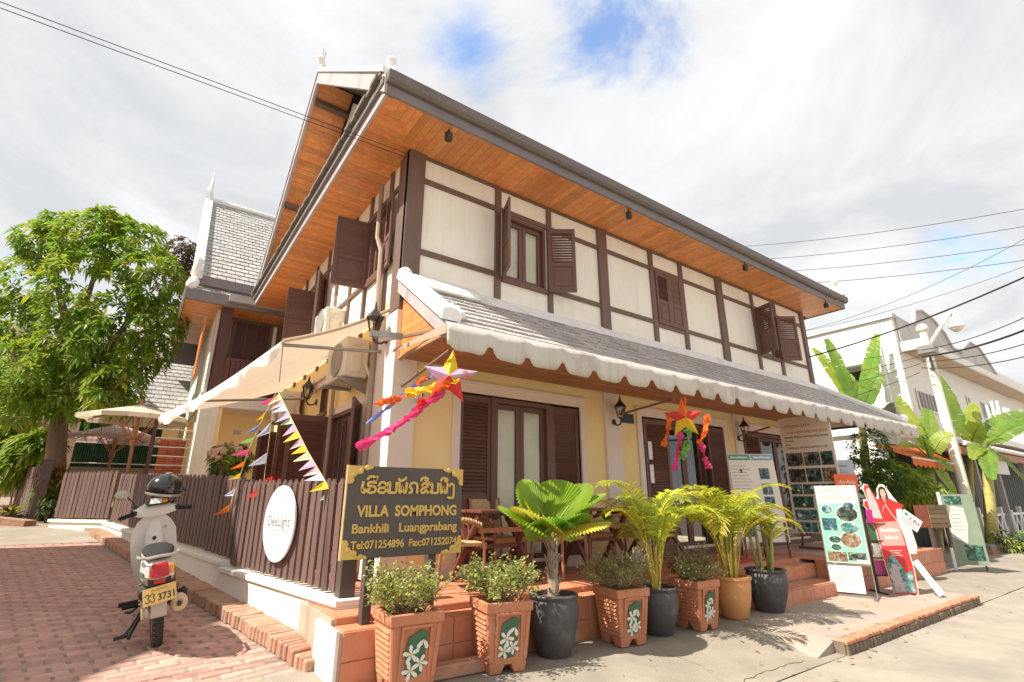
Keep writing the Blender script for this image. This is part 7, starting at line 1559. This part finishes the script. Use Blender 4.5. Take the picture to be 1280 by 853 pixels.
bp('hub_cover', MB().lathe([(.01, .05), (.07, .05), (.085, .07), (.03, .10)], 16, Matrix.Translation((0, 0, .275)) @ Matrix.Rotation(R(-90), 4, 'X')), m_alloy); bp('chain_case', MB().loft([[(-.02, .085, .22), (-.02, .125, .22), (-.02, .125, .33), (-.02, .085, .33)], [(.4, .085, .26), (.4, .125, .26), (.4, .125, .35), (.4, .085, .35)]]), m_beige, bevel=.01)
mf = bp('muffler', MB().tube([(-.16, -.165, .335), (-.12, -.165, .33), (.26, -.14, .27), (.45, -.11, .22), (.6, -.06, .2)], [.058, .066, .06, .025, .02], 16), m_alloy, smooth=50)
bp('muffler_cap', MB().lathe([(.068, 0), (.07, .035), (.058, .045), (.03, .047), (.028, .03)], 18, Matrix.Translation((-.145, -.165, .334)) @ Matrix.Rotation(R(-90), 4, 'Y')), m_beige, mf, smooth=50); bp('outlet', MB().tube([(-.205, -.165, .325), (-.15, -.165, .334)], .015, 10), m_black, mf)
bp('heat_shield', MB().beam((-.05, -.235, .345), (.22, -.215, .31), .012, .07), m_black_p, mf)
bp('engine', MB().loft([ring(.42, .11, .18, .36), ring(.6, .13, .16, .38), ring(.75, .1, .2, .36)]).tube([(.72, 0, .27), (.92, 0, .3)], .06, 10), m_alloy)
bp('kick_pedal', MB().tube([(.5, -.13, .24), (.42, -.2, .3), (.36, -.26, .33)], .011, 7), m_black); bp('gear_pedal', MB().tube([(.5, .14, .22), (.3, .2, .23), (.26, .24, .25)], .01, 7), m_black)
bp('side_stand', MB().tube([(.45, .1, .2), (.36, .2, .09), (.33, .265, .035)], .012, 7), m_black); bp('centre_stand', MB().tube([(.3, .11, .2), (.02, .2, .13), (-.05, .21, .12)], .015, 7).tube([(.02, .2, .13), (.04, .32, .12)], .016, 7), m_black)
bp('floor_tunnel', MB().loft([ring(.45, .09, .34, .56), ring(.65, .085, .33, .52), ring(.85, .1, .36, .72), ring(.95, .09, .4, .95)]), m_sw, smooth=60)
# leg shield, a thin curved shell
rows_l = []
for z, hw in ((.30, .12), (.40, .17), (.55, .205), (.70, .215), (.82, .205), (.90, .16), (.95, .10)):
    r1, r2 = [], []
    for i in range(11):
        y = hw * (i / 5 - 1); x = .93 + (.95 - z) * .08 - .55 * y * y * 2.2 - .02 * math.sin(z * 4)
        r1.append((x, y, z)); r2.append((x + .02, y, z))
    rows_l.append(r1 + list(reversed(r2)))
bp('leg_shield', MB().loft(rows_l), m_sw, smooth=50)
bp('key_hole', MB().lathe([(.018, 0), (.02, .008), (.005, .009)], 12, Matrix.Translation((.86, -.1, .84)) @ Matrix.Rotation(R(-90), 4, 'Y')), m_alloy)
bp('bag_hook', MB().lathe([(.018, 0), (.02, .012), (.006, .03)], 14, Matrix.Translation((.83, 0, .75)) @ Matrix.Rotation(R(-90), 4, 'Y')), m_black_p)
bp('front_mudguard', MB().loft([[(WB + .31 * math.cos(R(a)), -.07, .275 + .31 * math.sin(R(a))), (WB + .31 * math.cos(R(a)), .07, .275 + .31 * math.sin(R(a))), (WB + .3 * math.cos(R(a)), .065, .275 + .3 * math.sin(R(a))), (WB + .3 * math.cos(R(a)), -.065, .275 + .3 * math.sin(R(a)))] for a in range(20, 171, 15)]), m_sw, smooth=40)
for sd in (-1, 1): bp('fork', MB().tube([(WB, sd * .07, .28), (1.02, sd * .06, .85)], .022, 8), m_alloy)
# handlebar, turned a little left
HB = Matrix.Translation((.95, 0, .98)) @ Matrix.Rotation(R(14), 4, 'Z')
def hpart(name, mb, mt, **k):
    mb.v = [HB @ V(p) for p in mb.v]; return bp(name, mb, mt, **k)
hc = hpart('handlebar_cover', MB().loft([[(x0 + dx, y, z0 + dz) for dx, dz in ((-.05 * s_, -.05 * s_), (.07 * s_, -.06 * s_), (.10 * s_, 0), (.05 * s_, .06 * s_), (-.04 * s_, .055 * s_), (-.07 * s_, 0))] for y, s_, x0, z0 in ((-.21, .5, -.04, .02), (-.13, .9, -.01, .02), (-.06, 1.25, .01, .03), (0, 1.35, .02, .035), (.06, 1.25, .01, .03), (.13, .9, -.01, .02), (.21, .5, -.04, .02))]), m_sw, smooth=60)
IM = HB @ Matrix.Translation((-.085, 0, .085)) @ Matrix.Rotation(R(40), 4, 'Y') @ fr((0, 0, 0), (0, -1, 0), (0, 0, 1)) 
ins = bp('instrument_panel', MB().ext([IM @ V((a, b, .012)) for a, b in ((-.10, -.03), (.10, -.03), (.12, .01), (.085, .055), (-.085, .055), (-.12, .01))], IM.to_3x3() @ V((0, 0, .02))), m_black_p, bevel=.006)
bp('dial', MB().ext([IM @ V((a, b, .0325)) for a, b in ((-.085, -.015), (.03, -.02), (.05, .04), (-.06, .045))], IM.to_3x3() @ V((0, 0, .003))), m_lens_w, ins); bp('dial', MB().ext([IM @ V((a, b, .0325)) for a, b in ((.035, -.02), (.095, -.012), (.10, .015), (.055, .04))], IM.to_3x3() @ V((0, 0, .003))), m_lens_o, ins)
for sd in (-1, 1):
    hpart('grip', MB().tube([(-.05, sd * .21, .02), (-.11, sd * .35, .0)], .02, 10), m_seat, smooth=True); hpart('switch_box', MB().tube([(-.04, sd * .18, .02), (-.055, sd * .225, .02)], .03, 10), m_black_p); hpart('lever', MB().tube([(.0, sd * .19, .01), (-.0, sd * .26, -.0), (-.05, sd * .36, -.01)], .008, 6), m_alloy)
    hpart('mirror_stalk', MB().tube([(-.02, sd * .17, .04), (-.01, sd * .21, .13), (.0, sd * .27, .19)], .007, 6), m_black)
    if sd > 0: hpart('mirror', MB().ball((.0, .31, .21), .062, (.25, 1.15, .75), n=14, k=9), m_alloy, smooth=True)
for y0, y1 in ((.17, .05), (-.17, -.05), (.14, -.03)):
    bp('cable', MB().tube([HB @ V((.0, y0, .03)), HB @ V((.08, y0 * 1.1, .08)), HB @ V((.13, y1, -.02)), (1.0, y1, .7)], .005, 5), m_black, smooth=True)
for sd in (-1, 1):
    bp('stripe', MB().loft([[(x, sd * (hw + .002), z), (x, sd * (hw + .002), z + .035)] for x, hw, z in ((-.3, .117, .60), (-.2, .132, .59), (0, .143, .57), (.2, .139, .54), (.35, .128, .5))], cap=False, close=False), m_grn, fix=False)
    bp('seam', MB().tube([(-.34, sd * .103, .57), (-.2, sd * .131, .56), (0, sd * .143, .54), (.3, sd * .136, .47)], .003, 4), m_black_p)
# ---- helmet on the right mirror
bpy.context.view_layer.update(); hw_ = bike.matrix_basis @ HB @ V((.0, -.10, .23)); hel = thing('helmet', 'black open face helmet hung over the scooter mirror', 'helmet', hw_, R(75)); hel.rotation_euler = (R(8), R(-6), R(60)); hel.scale = (1.12, 1.12, 1.12)
rg = []
for i in range(9):
    a = R(-28 + i * 14.6); r_ = .135 * math.cos(a); z = .125 * math.sin(a); rg.append([((r_ * 1.12 * math.cos(t) + (.012 if z < 0 else 0)), r_ * math.sin(t), z) for t in [2 * math.pi * j / 24 for j in range(24)]])
m_hel = M('black_gloss_shell', (.018, .018, .022), .18, .05, coat=.5)
part('shell', MB().loft(rg), m_hel, hel, world=False, smooth=True); part('peak', MB().loft([[(.10, y, .02 - abs(y) * .25), (.10, y, .035 - abs(y) * .25)] + [(.22 - y * y * 4, y, -.012 - abs(y) * .15), (.22 - y * y * 4, y, -.02 - abs(y) * .15)] for y in (-.11, -.06, 0, .06, .11)]), m_hel, hel, world=False, smooth=True)
part('vent', MB().box(-.03, .05, -.015, .015, .121, .13), M('grey_vent', (.25, .25, .26), .4), hel, world=False, bevel=.004); part('lining', MB().lathe([(.118, -.058), (.10, -.075), (.02, -.06)], 20), m_seat, hel, world=False); part('strap', MB().tube([(.02, .12, -.05), (.03, .07, -.14), (.03, 0, -.17), (.03, -.07, -.14), (.02, -.12, -.05)], .006, 5), m_seat, hel, world=False)
part('trim', MB().lathe([(.1385, -.062), (.140, -.05), (.1385, -.04)], 24, Matrix.Diagonal((1.1, .99, 1, 1)), cap=False), m_alloy, hel, world=False)
